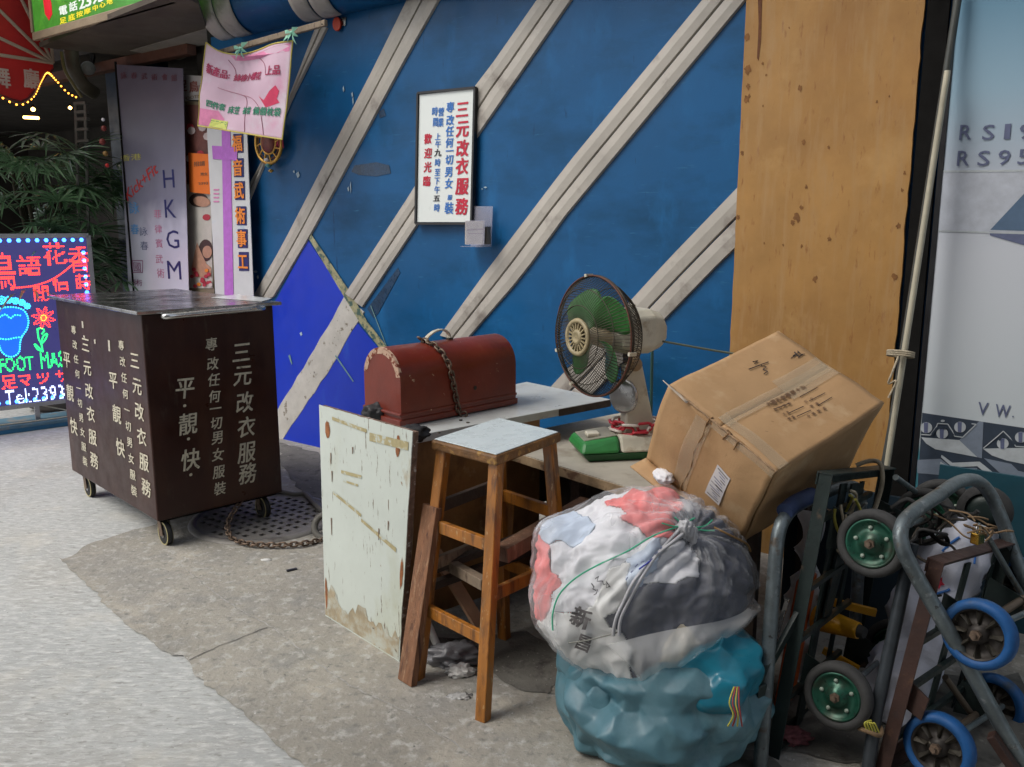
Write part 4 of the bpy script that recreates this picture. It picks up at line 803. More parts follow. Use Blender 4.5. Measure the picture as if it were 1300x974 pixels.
# flower and leaf
for k in range(8):
    a = 2 * pi * k / 8 + .2; pxdots([(lx(192), ly(430)), (lx(192 + 30 * cos(a - .22)), ly(430 + 30 * sin(a - .22))), (lx(192 + 52 * cos(a)), ly(430 + 50 * sin(a))), (lx(192 + 30 * cos(a + .22)), ly(430 + 30 * sin(a + .22))), (lx(192), ly(430))], M_lr, .015, .005)
M_lo = ledm('orange_led', (1, .30, .03), 2.4); pxdots([(lx(192 + 12 * cos(a)), ly(430 + 12 * sin(a))) for a in [2 * pi * k / 6 for k in range(7)]], M_lo, .012)
for P_ in ([(165, 480), (170, 520), (182, 545), (188, 578)], [(182, 545), (200, 525), (208, 500), (190, 512), (182, 545)], [(188, 578), (170, 560), (152, 545), (165, 568), (188, 578)], [(165, 480), (180, 475), (195, 485), (185, 500)]): pxdots([(lx(x), ly(y)) for x, y in P_], M_lg, .011)
# stand
obj('stand_post', MB().bar(LP.pt(.22, 0.05, -.03), LP.pt(.22, zb, -.03), .03, .03, up=LX), M_al, led)
obj('stand_post', MB().bar(LP.pt(-.6, 0.05, -.03), LP.pt(-.6, zb, -.03), .03, .03, up=LX), M_al, led)
bs_ = MB().box(LP.pt(-.95, .03, -.22), LX * 1.50, V((0, 0, .025)), LN * .30)
obj('wooden_base', bs_, mat('blue_painted_board', (.10, .20, .27), .6, var=.25, vs=6, layers=[((.25, .24, .22), 7, .55, .65)]), led, bevel=.004)
obj('base_runner', MB().box(LP.pt(-.95, 0.002, .03), LX * 1.50, V((0, 0, .028)), LN * .05), mat('blue_base_paint', (.02, .13, .25), .5, var=.2), led)
t_ = obj('power_cable', MB().tube(smoothpath([LP.pt(.22, .16, -.05), LP.pt(.45, .08, 0), LP.pt(.40, .062, .04), LP.pt(.1, .062, .05), LP.pt(-.3, .064, .02), LP.pt(-.6, .064, .04)]), .006, 6), M_cream); tag(t_, 'cream cable curling over the base of the LED sign', 'cable')

# ------------------------------------------------------------------ potted palm behind the LED sign
palm = thing('potted_palm', 'dark leafy fan palm in a pot behind the LED sign', 'plant', Y(60, 420, 6.35) * 1)
pb0 = V((Y(55, 300, 6.5).x, 6.5, 0)); MW[palm.name] = Matrix.Translation(pb0); palm.location = pb0
obj('pot', MB().lathe([(.16, 0), (.24, .05), (.28, .36), (.30, .38), (.30, .42), (.26, .42), (.25, .38)], pb0, (0, 0, 1), 24), M_pot, palm)
def frond_mesh(nl, L):
    mb = MB()
    for k in range(nl):
        a = radians(-78 + 156 * k / (nl - 1)); ln = L * (.78 + .22 * cos(a)) * random.uniform(.88, 1.08); wd = .022
        dv = V((sin(a), cos(a), 0)); sv = V((cos(a), -sin(a), 0)); P_ = []
        dr = random.uniform(.3, .55)
        for i in range(6):
            t = i / 5; c = dv * ln * t + V((0, 0, -dr * ln * t * t)); wv = wd * (.35 + 1.3 * t - 1.62 * t * t) if t < 1 else 0.001
            P_ += [c + sv * wv, c + V((0, 0, -.006 * (1 - t))), c - sv * wv]
        mb.add(P_, [(3 * i + j, 3 * i + j + 1, 3 * i + j + 4, 3 * i + j + 3) for i in range(5) for j in (0, 1)])
    me = bpy.data.meshes.new('frond'); me.from_pydata(mb.v, [], mb.f); me.materials.append(M_leaf); return me
random.seed(21)
fms = [frond_mesh(n_, L_) for n_, L_ in ((9, .34), (8, .30), (10, .38))]
cen = V((0, 0, 0))
for k in range(9):
    a = random.uniform(0, 2 * pi); tp_ = pb0 + V((cos(a) * .16, sin(a) * .16, random.uniform(1.4, 1.9))); obj('stem', MB().tube(smoothpath([pb0 + V((cos(a) * .08, sin(a) * .08, .38)), pb0.lerp(tp_, .5) + V((.02, 0, .1)), tp_]), .014, 6), M_stem, palm)
for k in range(140):
    a = random.uniform(0, 2 * pi); R_ = random.uniform(.12, .62); z_ = random.uniform(.95, 2.12) - R_ * .25
    base = V((cos(a) * R_ * .95, sin(a) * R_ * .8, z_))
    o = bpy.data.objects.new('frond', random.choice(fms)); COL.objects.link(o); o.parent = palm; o.location = base
    o.rotation_euler = Euler((random.uniform(-.2, .75), random.uniform(-.4, .4), a - pi / 2 + random.uniform(-.5, .5)), 'XYZ'); o.scale = [random.uniform(.75, 1.1)] * 3
    if k % 2 == 0: obj('leaf_stalk', MB().tube([pb0 + V((base.x * .3, base.y * .3, z_ - .25)), pb0 + base], .004, 4), M_leaf, palm)

# ================================================================== THE CART
CT = .774; cX = V((cos(CT), sin(CT), 0)); cY = V((-sin(CT), cos(CT), 0)); cO = V((-1.545, 3.538, 0)); CWd, CLn, z0c, hc = .604, 1.115, .13, .905
cart = thing('wheeled_cabinet', 'dark brown metal cabinet on castors with gold Chinese characters and a steel lid', 'cabinet', cO + cX * .3 + cY * .55)
obj('body', MB().box(cO + V((0, 0, z0c)), cX * CWd, cY * CLn, V((0, 0, hc))), M_cart, cart, bevel=.006)
ov = .03
obj('lid', MB().box(cO - cX * ov - cY * ov + V((0, 0, z0c + hc + .002)), cX * (CWd + 2 * ov), cY * (CLn + 2 * ov), V((0, 0, .016))), M_steel, cart, bevel=.003)
lz = z0c + hc + .0195
def lid(px, py): return G(px, py, lz)
obj('pale_lid_patch', MB().prism([lid(268, 378), (lid(300, 374)), lid(345, 379), lid(332, 383)], V((0, 0, 1)), 0, .0008), mat('glossy_pale_patch', (.6, .62, .62), .2, var=.05), cart)  # pale glossy patch lying on the lid
FR = Plane(cO + cY * 0, cX, (0, 0, 1), -cY); FL = Plane(cO, -cY, (0, 0, 1), -cX)
# handle
h0, h1 = FR.P(212, 402, .07), FR.P(331, 391, .07)
hd = obj('handle', MB().tube(smoothpath([FR.P(212, 402, .0) , FR.P(209, 402, .035), h0 + (h1 - h0) * .03, h0.lerp(h1, .5), h1 - (h1 - h0) * .03, FR.P(333, 391, .035), FR.P(331, 391, .0)], 5), .0135, 12), M_chrome, cart)
# writing
zz = lambda x, y: (60 + x / 2.7056, 340 + y / 2.7056)
def ccol(plane, chs, pts, w_, h_, bold=.03):
    return [(c, *zz(*p), w_ * .9, h_ * .9) for c, p in zip(chs, pts)]
letters(FR, ccol(FR, '三元改衣服務', [(664, 290), (669, 368), (676, 460), (682, 545), (683, 632), (686, 705)], 27, 32), M_gold, cart, bold=.016, shear=.15, jit=.05)
letters(FR, ccol(FR, '專改任何一切男女服裝', [(562, 262), (567, 328), (571, 384), (574, 440), (576, 483), (580, 532), (583, 583), (585, 641), (588, 700), (592, 757)], 18, 20), M_gold, cart, bold=.016, shear=.15, jit=.05)
letters(FR, ccol(FR, '平靚快', [(470, 412), (481, 535), (490, 658)], 29, 33) + [('.', *zz(x, y), 3.2, 3.2) for x, y in ((472, 474), (485, 588), (493, 711))], M_gold, cart, bold=.016, shear=.15, jit=.05)
cz = lambda x, y: (80 + x / 3.478, 380 + y / 3.478)
def lcol(chs, p0, p1, w_, h_):
    n = len(chs); return [(c, *cz(p0[0] + (p1[0] - p0[0]) * i / (n - 1), p0[1] + (p1[1] - p0[1]) * i / (n - 1)), w_ * .9, h_ * .88) for i, c in enumerate(chs)]
letters(FL, lcol('三元改衣服務', (315, 270), (366, 830), 13, 26) + lcol('專改任何一切男女服裝', (256, 203), (313, 845), 8, 15) + lcol('平靚快', (220, 357), (252, 655), 12, 26), M_gold, cart, bold=.016, shear=.1, jit=.05)
letters(FL, lcol('三元改衣服務', (98, 200), (137, 710), 11, 23) + lcol('專改任何一切男女服裝', (46, 135), (97, 715), 6.5, 13) + lcol('平靚快', (15, 265), (46, 560), 10, 24), M_gold, cart, bold=.016, shear=.1, jit=.05)
for (x, y, a, b) in ((86, 112, 1.3, 4.5), (93, 165, 1.3, 1.5), (140, 187, 1.2, 3), (203, 205, 1.6, 7.5), (343, 578, 1, 1.5)):
    x, y = cz(x, y); sheetpoly(FL, [(x - a, y - b), (x + a * .6, y - b * .8), (x + a, y + b), (x - a * .4, y + b * .9)], mat('bare_metal_chip', (.5, .46, .38), .5), cart, .002, 'paint_chip', .001)
# castors
def castor(p):
    f = cX if True else cY
    w_ = obj('castor', MB().lathe([(.022, -.012), (.050, -.012), (.054, -.006), (.054, .006), (.050, .012), (.022, .012)], p + V((0, 0, .054)), f, 24), M_rubber, cart)
    obj('rim', MB().lathe([(.047, -.0135), (.051, -.0145), (.0545, -.0125)], p + V((0, 0, .054)), f, 24, cap=False).lathe([(.047, .0135), (.051, .0145), (.0545, .0125)], p + V((0, 0, .054)), f, 24, cap=False), M_wheelrim, w_)
    obj('hub', MB().lathe([(.02, -.016), (.02, .016)], p + V((0, 0, .054)), f, 14), M_steel, w_)
    obj('fork', MB().bar(p + f * .02 + V((0, 0, .045)), p + f * .02 + cY * .02 + V((0, 0, z0c)), .035, .003, up=f).bar(p - f * .02 + V((0, 0, .045)), p - f * .02 + cY * .02 + V((0, 0, z0c)), .035, .003, up=f), M_chainrust, w_)
for a, b in ((.05, .07), (CWd - .07, .07), (.05, CLn - .1), (CWd - .07, CLn - .1)): castor(cO + cX * a + cY * b - cY * (.02 if (a < .1 and b < .1) else 0))
obj('bottom_plate', MB().box(cO + cX * .02 + cY * .02 + V((0, 0, z0c - .012)), cX * (CWd - .04), cY * (CLn - .04), V((0, 0, .012))), M_black, cart)

# manhole cover
mc = thing('manhole_cover', 'round iron drain cover with rows of square holes half under the cabinet', 'manhole cover', (-1.20, 3.93, 0))
c = V((-1.20, 3.94, 0)); R_ = .335
obj('hole_shade_disc', MB().lathe([(.001, 0), (R_, 0)], c + V((0, 0, .0055)), (0, 0, 1), 48, cap=False), mat('hole_shade_black', (.01, .01, .01), .9), mc, fixn=False)  # flat black disc, the darkness inside the holes put in as colour
a_ = radians(-35); e1 = V((cos(a_), sin(a_), 0)); e2 = V((-sin(a_), cos(a_), 0)); q = MB(); st = .052; hs_ = .0135
M_iron = mat('worn_cast_iron', (.19, .18, .165), .6, metal=.3, var=.25, vs=10, layers=[((.09, .08, .07), 9, .55, .7)], bump=.3, bs=60)
edges = []
for i in range(-7, 7): edges += [i * st, i * st + st - 2 * hs_]
edges.append(7 * st); 
def incirc(x, y): return x * x + y * y < (R_ - .03) ** 2
for i in range(len(edges) - 1):
    for j in range(len(edges) - 1):
        x0, x1, y0, y1 = edges[i], edges[i + 1], edges[j], edges[j + 1]; hole = (i % 2 == 1 and j % 2 == 1)
        mx, my = (x0 + x1) / 2, (y0 + y1) / 2
        if hole and mx * mx + my * my < (R_ - .055) ** 2: continue
        if any(incirc(x, y) for x in (x0, x1) for y in (y0, y1)):
            P_ = []
            for x, y in ((x0, y0), (x1, y0), (x1, y1), (x0, y1)):
                r = math.hypot(x, y); k = min(1, (R_ - .02) / r) if r else 1; P_.append(c + e1 * x * k + e2 * y * k + V((0, 0, .006)))
            q.prism(P_, V((0, 0, 1)), 0, .009)
obj('grating', q, M_iron, mc)
obj('rim', MB().lathe([(R_ - .022, .006), (R_ - .022, .016), (R_ - .006, .017), (R_ + .012, .012), (R_ + .016, .0045)], c, (0, 0, 1), 56, cap=False), M_iron, mc)
# chains and hose on the ground
t_ = obj('padlock_chain', chain_mb(smoothpath([cO + cX * .40 + cY * .02 + V((0, 0, z0c)), G(290, 662, .06), G(293, 682, .025), G(315, 690, .022), G(350, 692, .022), G(385, 690, .022), G(412, 685, .012), G(440, 680, .012)]), .034, .022, .0042), M_chainrust); tag(t_, 'rusty chain hanging from the cabinet and trailing over the drain cover', 'chain')
t_ = obj('rubber_hose', MB().tube(smoothpath([G(345, 622, .02), G(372, 628, .02), G(388, 628, .025), G(400, 640, .03), G(415, 652, .03), G(440, 662, .03)]), .014, 10), mat('grey_hose', (.12, .115, .10), .6, var=.2)); tag(t_, 'grey hose lying between the drain cover and the pale green board', 'hose')
t_ = obj('coiled_pipe_end', MB().tube([G(413, 668, .045) + V((.05 * cos(a), .03 * sin(a), .045 * sin(a))) for a in [2 * pi * k / 20 for k in range(17)]], .016, 10), mat('grey_hose', (.12, .115, .10))); tag(t_, 'curled end of grey pipe poking out beside the pale green board', 'pipe')

# ================================================================== DESKS
TZ1 = .72
def T(px, py, z=TZ1): return G(px, py, z)
fR, fB = T(775, 507), T(669, 484.7); fL = T(528, 566)
eW = (fB - fR); wdt = eW.length; eW.normalize(); eL = (fL - fR).normalized(); eL = (eL - eW * eL.dot(eW)).normalized(); LEN = (fL - fR).length + .06
desk = thing('raised_desk', 'white topped workbench with brown plywood front, holding the maroon case', 'desk', fR.lerp(fL, .5) + V((0, 0, -TZ1)))
B0, B1 = G(413, 783), G(507, 842); bt0 = Y(405, 514, B0.y + .0); bt1 = Y(525, 549, B1.y - .0)
bt0.z = .79; bt1.z = .78; bt1.x = B1.x + (bt0.x - B0.x) + .005; bt1.y = B1.y
bn = (B1 - B0).cross(V((0, 0, 1))).normalized()
if bn.y > 0: bn = -bn
_bp = Plane(B0, (B1 - B0), (0, 0, 1), bn); bt0 = _bp.P(405, 514); bt1 = _bp.P(524, 548)
D = lambda l, w_, z: V((fR.x, fR.y, 0)) + eL * l + eW * w_ + V((0, 0, z))
def cutl(w_, gap=.028): p = D(0, w_, 0); return ((B0 - p).dot(bn) - gap) / eL.dot(bn) if abs(eL.dot(bn)) > 1e-6 else LEN
if cutl(0) < 0 or cutl(0) > 2: print('CUT?', cutl(0))
LEN = cutl(.01, -.028) if abs(cutl(.01, -.028)) < abs(cutl(.01, .028)) else cutl(.01, .028)
bk = B0 + (B1 - B0).normalized() * .02 - bn * .03; bk.z = 0
obj('desk_top', MB().prism([D(0, 0, TZ1), D(0, wdt, TZ1), bk + V((0, 0, TZ1)), D(LEN, 0, TZ1)], V((0, 0, 1)), -.028, 0), M_lam, desk, bevel=.002)
obj('edge_band', MB().box(D(.002, -.003, TZ1 - .029), eL * .28, eW * .0028, V((0, 0, .027))), M_darkwood, desk)
obj('edge_band', MB().box(D(-.003, .0, TZ1 - .029), eL * .0028, eW * wdt, V((0, 0, .027))), M_darkwood, desk)
obj('front_panel', MB().box(D(.36, .02, .06), eL * (LEN - .39), eW * .016, V((0, 0, TZ1 - .09))), M_panelwood, desk)
obj('back_panel', MB().box(D(.02, wdt - .10, .06), eL * (LEN - .16), eW * .016, V((0, 0, TZ1 - .09))), M_darkwood, desk)
obj('shelf', MB().box(D(.36, .04, .30), eL * (LEN - .40), eW * (wdt - .2), V((0, 0, .016))), M_darkwood, desk)
for l, w_ in ((.03, wdt - .05),): obj('leg', MB().bar(D(l, w_, 0), D(l, w_, TZ1 - .03), .04, .04, up=eL), M_darkwood, desk)
q = MB().grid(lambda a, b: D(LEN - .06 - .02 * sin(b * 3) - .03 * a, .0 - .012 * sin(b * pi) * (1 - a), TZ1 - .04 - .40 * b), 3, 10)
obj('peeling_veneer', q, mat('cream_veneer', (.50, .42, .30), .6, var=.15), desk, solid=.003)
for (x, y) in ((594, 537), (585, 534), (572, 552), (557, 550)): obj('screw', MB().lathe([(.006, 0), (.006, .003), (.001, .004)], T(x, y, TZ1 + .0005), (0, 0, 1), 8), M_wire, desk)
# pale green board standing at the desk's end
bd = thing('standing_board', 'weathered pale green laminate board standing on edge at the end of the desk', 'board', V((-.52, 2.72, 0)))
BW = lambda a, b: B0.lerp(B1, a).lerp(bt0.lerp(bt1, a), b)
n = 26; out_ = [BW(i / n, 0) + V((0, 0, .002 + .006 * abs(noise.noise(V((i * .7, 0, 0)))))) for i in range(n + 1)] + [BW(1, i / n) - (B1 - B0).normalized() * .007 * abs(noise.noise(V((0, i * .9, 0)))) for i in range(1, n + 1)] + [BW(1 - i / n, 1) - V((0, 0, .008 * max(0, noise.noise(V((i * 1.3, 5, 0)))))) for i in range(1, n + 1)] + [BW(0, 1 - i / n) for i in range(1, n)]
obj('face_sheet', MB().prism(out_, bn, -.003, 0), M_board, bd)
obj('core_board', MB().prism([BW(.003, .003), BW(.996, .003), BW(.996, .995), BW(.003, .995)], bn, -.024, -.0032), M_edge, bd)
BPn = Plane(B0, (B1 - B0), (0, 0, 1), bn)
def bdp(pts, m, nm, off=.001): return obj(nm, MB().add([BW(a, b) + bn * off for a, b in pts], [tuple(range(len(pts)))]), m, bd, fixn=False)
rag = []
for i in range(31): a = i / 30; rag.append((a, .12 + .09 * noise.noise(V((a * 5, 1, 0))) + .06 * noise.noise(V((a * 22, 1, 0))) + .04 * noise.noise(V((a * 60, 1, 0)))))
rag[0] = (.003, rag[0][1]); rag[-1] = (.985, rag[-1][1])
mlow = mat('grimy_board_foot', (.36, .30, .20), .8, var=.3, vs=14, layers=[((.46, .48, .42), 16, .45, .62), ((.12, .09, .06), 30, .62, .68)])
bdp([(.985, .012), (.003, .012)][::-1] + rag[::-1], mlow, 'grime_stain')
for (cx, cy, rx, ry) in ((.10, .90, .035, .050), (.87, .925, .028, .055), (.97, .40, .02, .08), (.03, .12, .02, .10)):
    bdp([(cx + rx * cos(a) * (.8 + .4 * noise.noise(V((cos(a) * 3 + cx * 9, sin(a) * 3, 0)))), cy + ry * sin(a) * (.8 + .4 * noise.noise(V((cos(a) * 3, cx * 9, 1))))) for a in [2 * pi * k / 18 for k in range(18)]], mat('rust_spot', (.27, .10, .035), .8, var=.35, vs=50), 'rust_spot', .0014)
m_tapey = mat('old_yellow_tape', (.42, .36, .19), .5, var=.25, vs=30, layers=[((.5, .55, .5), 30, .52, .6)])
for P_ in ([(.16, .965), (.55, .955), (.55, .94), (.16, .95)], [(.58, .945), (.97, .955), (.97, .92), (.58, .91)], [(.26, .74), (.5, .75), (.5, .735), (.26, .725)], [(.28, .70), (.46, .705), (.46, .695), (.28, .69)], [(.16, .63), (.5, .58), (.5, .565), (.16, .615)], [(.5, .56), (.9, .50), (.9, .48), (.5, .545)]):
    bdp(P_, m_tapey, 'tape_mark', .0018)
for (x, y, l) in ((.39, .86, .03), (.13, .80, .05), (.14, .72, .05), (.12, .50, .08), (.7, .55, .05), (.8, .6, .04)): bdp([(x, y), (x + .012, y), (x + .009, y - l), (x + .003, y - l)], M_inkbrown, 'scratch', .002)

# lower desk
TZ2 = .60
l0, l1 = G(706, 590, TZ2), G(797, 613, TZ2)
dE = -eW; dL = -eL      # edge direction runs along the desk width, the desk reaches back along dL
d2 = thing('lower_desk', 'low desk with dirty white top and worn brown edge, carrying the fan', 'desk', l0 + V((0, 0, -TZ2)))
LD = lambda a, b, z: V((l0.x, l0.y, 0)) + dE * a + dL * b + V((0, 0, z))
obj('desk_top', MB().box(LD(-.42, 0, TZ2 - .005), dE * 1.0, dL * .80, V((0, 0, .005))), M_lam2, d2)
obj('core_board', MB().box(LD(-.42, .002, TZ2 - .035), dE * 1.0, dL * .796, V((0, 0, .0295))), M_greywood, d2)
obj('front_edge', MB().box(LD(-.42, -.004, TZ2 - .034), dE * 1.0, dL * .0055, V((0, 0, .03))), mat('scuffed_edge_board', (.27, .19, .11), .7, var=.35, vs=14, layers=[((.13, .07, .04), 20, .55, .62)], bump=.3), d2)
for a, b in ((-.38, .75), (.5, .05), (.5, .75), (.05, .06)): obj('leg', MB().bar(LD(a, b, 0), LD(a, b, TZ2 - .036), .035, .035, up=dE), M_darkwood, d2)
obj('cross_rail', MB().bar(LD(.06, .06, .12), LD(.5, .06, .12), .02, .03), M_darkwood, d2)
obj('shade_board', MB().box(LD(-.42, .34, .02), dE * 1.0, dL * .02, V((0, 0, TZ2 - .06))), M_darkwood, d2)  # dark board added to stand in for the shade under the desk
obj('shade_end_board', MB().box(LD(-.42, .02, .30), dE * .02, dL * .32, V((0, 0, TZ2 - .34))), M_darkwood, d2)  # dark end board, likewise put in as shade below the top

# ------------------------------------------------------------------ maroon arched case
c0_, cR_, cL_ = T(508.5, 541.7, TZ1 + .004), T(654.8, 512.4, TZ1 + .004), T(465.4, 520, TZ1 + .004)
xa = (cR_ - c0_); CLen = xa.length; xa.normalize(); ya = cL_ - c0_; CWid = ya.length; ya = (ya - xa * ya.dot(xa)).normalized(); CWid = .215; CHt = .262
case = thing('arched_case', 'maroon arched sewing machine case with scuffed end and cream handle on the desk', 'case', c0_)
def cs(x, y, z): return c0_ + xa * x + ya * y + V((0, 0, z))
def arch(x, gr=0, n=22, zb=0.0):
    r = CWid / 2 + gr; zc = CHt - CWid / 2; P_ = [(-gr, zb)]
    for k in range(n + 1):
        a = pi - pi * k / n; P_.append((CWid / 2 + r * cos(a), zc + r * sin(a)))
    P_.append((CWid + gr, zb)); return [cs(x, y, z) for y, z in P_]
def ext(x0, x1, gr, zb=0.0, sm=True):
    a, b = arch(x0, gr, zb=zb), arch(x1, gr, zb=zb); k = len(a); q = MB(); q.add(a + b, [(i, i + 1, i + 1 + k, i + k) for i in range(k - 1)], True); q.add(a + b, [tuple(range(k)), tuple(range(2 * k - 1, k - 1, -1)), (0, k, 2 * k - 1, k - 1)]); return q
obj('shell', ext(.004, CLen, 0), M_case, case)
e0 = arch(.0035, .0); e1_ = arch(.0035, -.022); k = len(e0)
obj('worn_edge', MB().add([p - xa * .0006 for p in e0[2:-2]] + [p - xa * .0006 for p in e1_[2:-2]] , [(i, i + 1, i + 1 + k - 4, i + k - 4) for i in range(k - 5)]), M_scuff, case, fixn=False)
q = MB(); q.add([p for p in e0[3:-3]] + arch(.012, .0012)[3:-3], [(i, i + 1, i + 1 + k - 6, i + k - 6) for i in range(k - 7)]); obj('worn_edge', q, M_scuff, case, fixn=False)
for z_, g_ in ((.0, .006), (.034, .004)):
    q = MB(); q.box(cs(0 - g_, -g_, z_), xa * (CLen + 2 * g_), ya * (CWid + 2 * g_), V((0, 0, .022 if z_ == 0 else .010))); obj('base_moulding', q, M_case, case, bevel=.003)
hc_ = cs(CLen * .46, CWid / 2, CHt)
hp = smoothpath([hc_ - xa * .055, hc_ - xa * .045 + V((0, 0, .018)), hc_ - xa * .01 + V((0, 0, .036)), hc_ + xa * .03 + V((0, 0, .038)), hc_ + xa * .055 + V((0, 0, .02)), hc_ + xa * .058])
q = MB()
for p, p2 in zip(hp, hp[1:]): q.bar(p, p2, .018, .005, up=V((0, 0, 1)))
obj('handle', q, M_cream, case)
for s_ in (-.06, .06): obj('handle_mount', MB().cbox(hc_ + xa * s_ + V((0, 0, .002)), xa * .02, ya * .02, V((0, 0, .008))), M_wire, case, bevel=.002)
obj('keyhole_plate', MB().lathe([(.008, 0), (.007, .002), (.001, .003)], cs(CLen * .62, -.001, .09), -ya, 12), M_wire, case)
def onarch(x, s):  # s arc-length fraction from front bottom (0) to the top (1)
    zc = CHt - CWid / 2; L1 = zc; L2 = pi / 2 * CWid / 2; d = s * (L1 + L2)
    if d < L1: return cs(x, -.007, d)
    a = pi - (d - L1) / (CWid / 2); r = CWid / 2 + .007; return cs(x, CWid / 2 + r * cos(a), zc + r * sin(a))
cpth = [onarch(CLen * .40 - .05, 1.0) + V((0, 0, .012))] + [onarch(CLen * (.34 + .13 * (1 - s)), s) for s in [1 - k / 14 for k in range(15)]] + [cs(CLen * .49, -.03, .008), cs(CLen * .5, -.05, .006)]
t_ = obj('case_chain', chain_mb(cpth, .030, .020, .0036), M_chainrust); tag(t_, 'rusty brown chain looped over the maroon case from its handle', 'chain')
# black lumpy rag pieces between case and board
def blob_mb(c, rad, sub=4, seed=0, amp=.25, fr=2.2, rot=0, ridge=.15):
    bm = bmesh.new(); bmesh.ops.create_icosphere(bm, subdivisions=sub, radius=1); q = MB(); R_ = Matrix.Rotation(rot, 3, 'Z'); off = V((seed * 7.3, seed * 3.1, seed))
    vs = []
    for v in bm.verts:
        p = v.co.copy(); d = 1 + amp * noise.noise(p * fr + off) + ridge * (.5 - abs(noise.noise(p * fr * 2.1 + off * 2)) * 2) * .5 + ridge * .4 * (.5 - abs(noise.noise(p * fr * 5 + off)) * 2) * .5
        vs.append(V(c) + R_ @ V((p.x * rad[0] * d, p.y * rad[1] * d, p.z * rad[2] * d)))
    fs = [tuple(v.index for v in f.verts) for f in bm.faces]; bm.free(); q.add(vs, fs, True); return q
M_rag = mat('black_rag', (.012, .012, .014), .6, var=.4, vs=30, bump=.3)
t_ = obj('black_rag', blob_mb(T(478, 524, TZ1 + .03), (.05, .035, .035), 4, 1), M_rag); tag(t_, 'black lumpy rag tucked at the foot of the case, upper one behind the pale board', 'rag')
t_ = obj('black_rag', blob_mb(T(522, 550, TZ1 + .02), (.06, .035, .028), 4, 2, .35), M_rag); tag(t_, 'flatter black rag lying by the corner of the pale board next to the stool', 'rag')

# ================================================================== STOOL
SZ = .76
sF, sL, sR, sB = G(630, 577, SZ), G(550, 557, SZ), G(710, 548, SZ), G(633, 530, SZ)
st_ = thing('wooden_stool', 'orange varnished wooden stool with a pale blue laminate seat in front of the desk', 'stool', V(((sF.x + sB.x) / 2, (sF.y + sB.y) / 2, 0)))
sc = (sF + sL + sR + sB) / 4
obj('seat_laminate', MB().prism([sc + (p - sc) * .985 for p in (sF, sR, sB, sL)], V((0, 0, 1)), -.003, 0), M_seat, st_, bevel=.006)
obj('seat_board', MB().prism([sc + (p - sc) * 1.035 for p in (sF, sR, sB, sL)], V((0, 0, 1)), -.034, -.0035), M_woodedge, st_, bevel=.006)
fF, fL_, fR_, fB_ = G(613, 915), G(530, 862), G(722, 858), G(640, 812)
def top_(p): return V((*(sc + (p - sc) * .84).xy, SZ - .034))
legs = [(top_(sF), fF), (top_(sL), fL_), (top_(sR), fR_), (top_(sB), fB_)]
ux = (sR - sF).normalized()
for a, b in legs: obj('leg', MB().bar(b, a, .036, .032, up=ux), M_wood, st_, bevel=.003)
def rung(i, j, t, m=M_wood, w_=.018, h_=.038):
    a0_, a1_ = legs[i]; b0_, b1_ = legs[j]; obj('rung', MB().bar(a0_.lerp(a1_, t), b0_.lerp(b1_, t), w_, h_), m, st_, bevel=.002)
rung(0, 1, .325); rung(0, 1, .69); rung(0, 2, .52, M_wood); rung(1, 3, .50, M_greywood); rung(2, 3, .30); rung(2, 3, .62, M_wood); rung(1, 3, .25, M_darkwood); 
# plank nailed along the left leg
a0_, a1_ = legs[1]
bm_ = G(517, 868) ; tpk = Y(549, 642, bm_.y + .085)
pk = obj('nailed_plank', MB().bar(bm_ + V((0, 0, .004)), tpk, .024, .070, up=(fF - fL_)), mat('red_brown_plank', (.21, .095, .045), .7, var=.35, vs=10, stretch=(4, 4, .5), layers=[((.34, .21, .12), 16, .56, .7, (6, 6, .5)), ((.07, .03, .02), 12, .56, .68, (6, 6, .4))], bump=.4, bs=60, bstretch=(6, 6, .5)), st_, bevel=.002, label='weathered brown plank fixed along the left leg')
# loose timber in and behind the stool
def timber(label, p0, p1, w_, h_, m, up=(0, 0, 1)):
    t_ = obj('loose_timber', MB().bar(p0, p1, w_, h_, up=up), m, bevel=.002); tag(t_, label, 'timber'); return t_
timber('short brown timber poking out right of the stool\'s front leg with its sawn end showing', Y(636, 704, 2.36), Y(745, 640, 2.72), .05, .045, M_brownwood)
timber('dark thin timber crossing below the short brown one behind the stool', Y(553, 722, 2.55), Y(745, 650, 2.75), .03, .022, M_darkwood)
timber('grey weathered timber sloping behind the stool between its two left rungs', Y(558, 710, 2.62), Y(616, 742, 2.42), .03, .035, M_greywood)
timber('dark timber sloping up to the right just below the upper rung', Y(535, 748, 2.52), Y(705, 688, 2.78), .028, .026, M_darkwood)
timber('pale raw plank leaning low behind the stool from left to right', G(612, 798, .10) , Y(552, 700, 2.75), .05, .012, mat('raw_pale_wood', (.34, .20, .12), .7, var=.2, vs=10))
for (x0, y0, x1, y1, yy, m, lab) in ((648, 640, 640, 812, 3.0, M_wood, 'orange wooden leg standing in the dark behind the stool'), (700, 640, 689, 812, 3.0, M_darkwood, 'nearly black post standing under the low desk right of the stool')):
    timber(lab, Y(x0, y0, yy), G(x1, y1, 0) if False else V((Y(x1, y1, yy).x, yy, 0)), .035, .03, m)
timber('weathered block of timber lying in the dark under the low desk', G(692, 782, .05), G(735, 800, .05), .08, .06, M_greywood)
timber('second orange wooden leg leaning left of the plastic bags', Y(705, 720, 2.5), G(722, 858), .03, .03, M_wood)
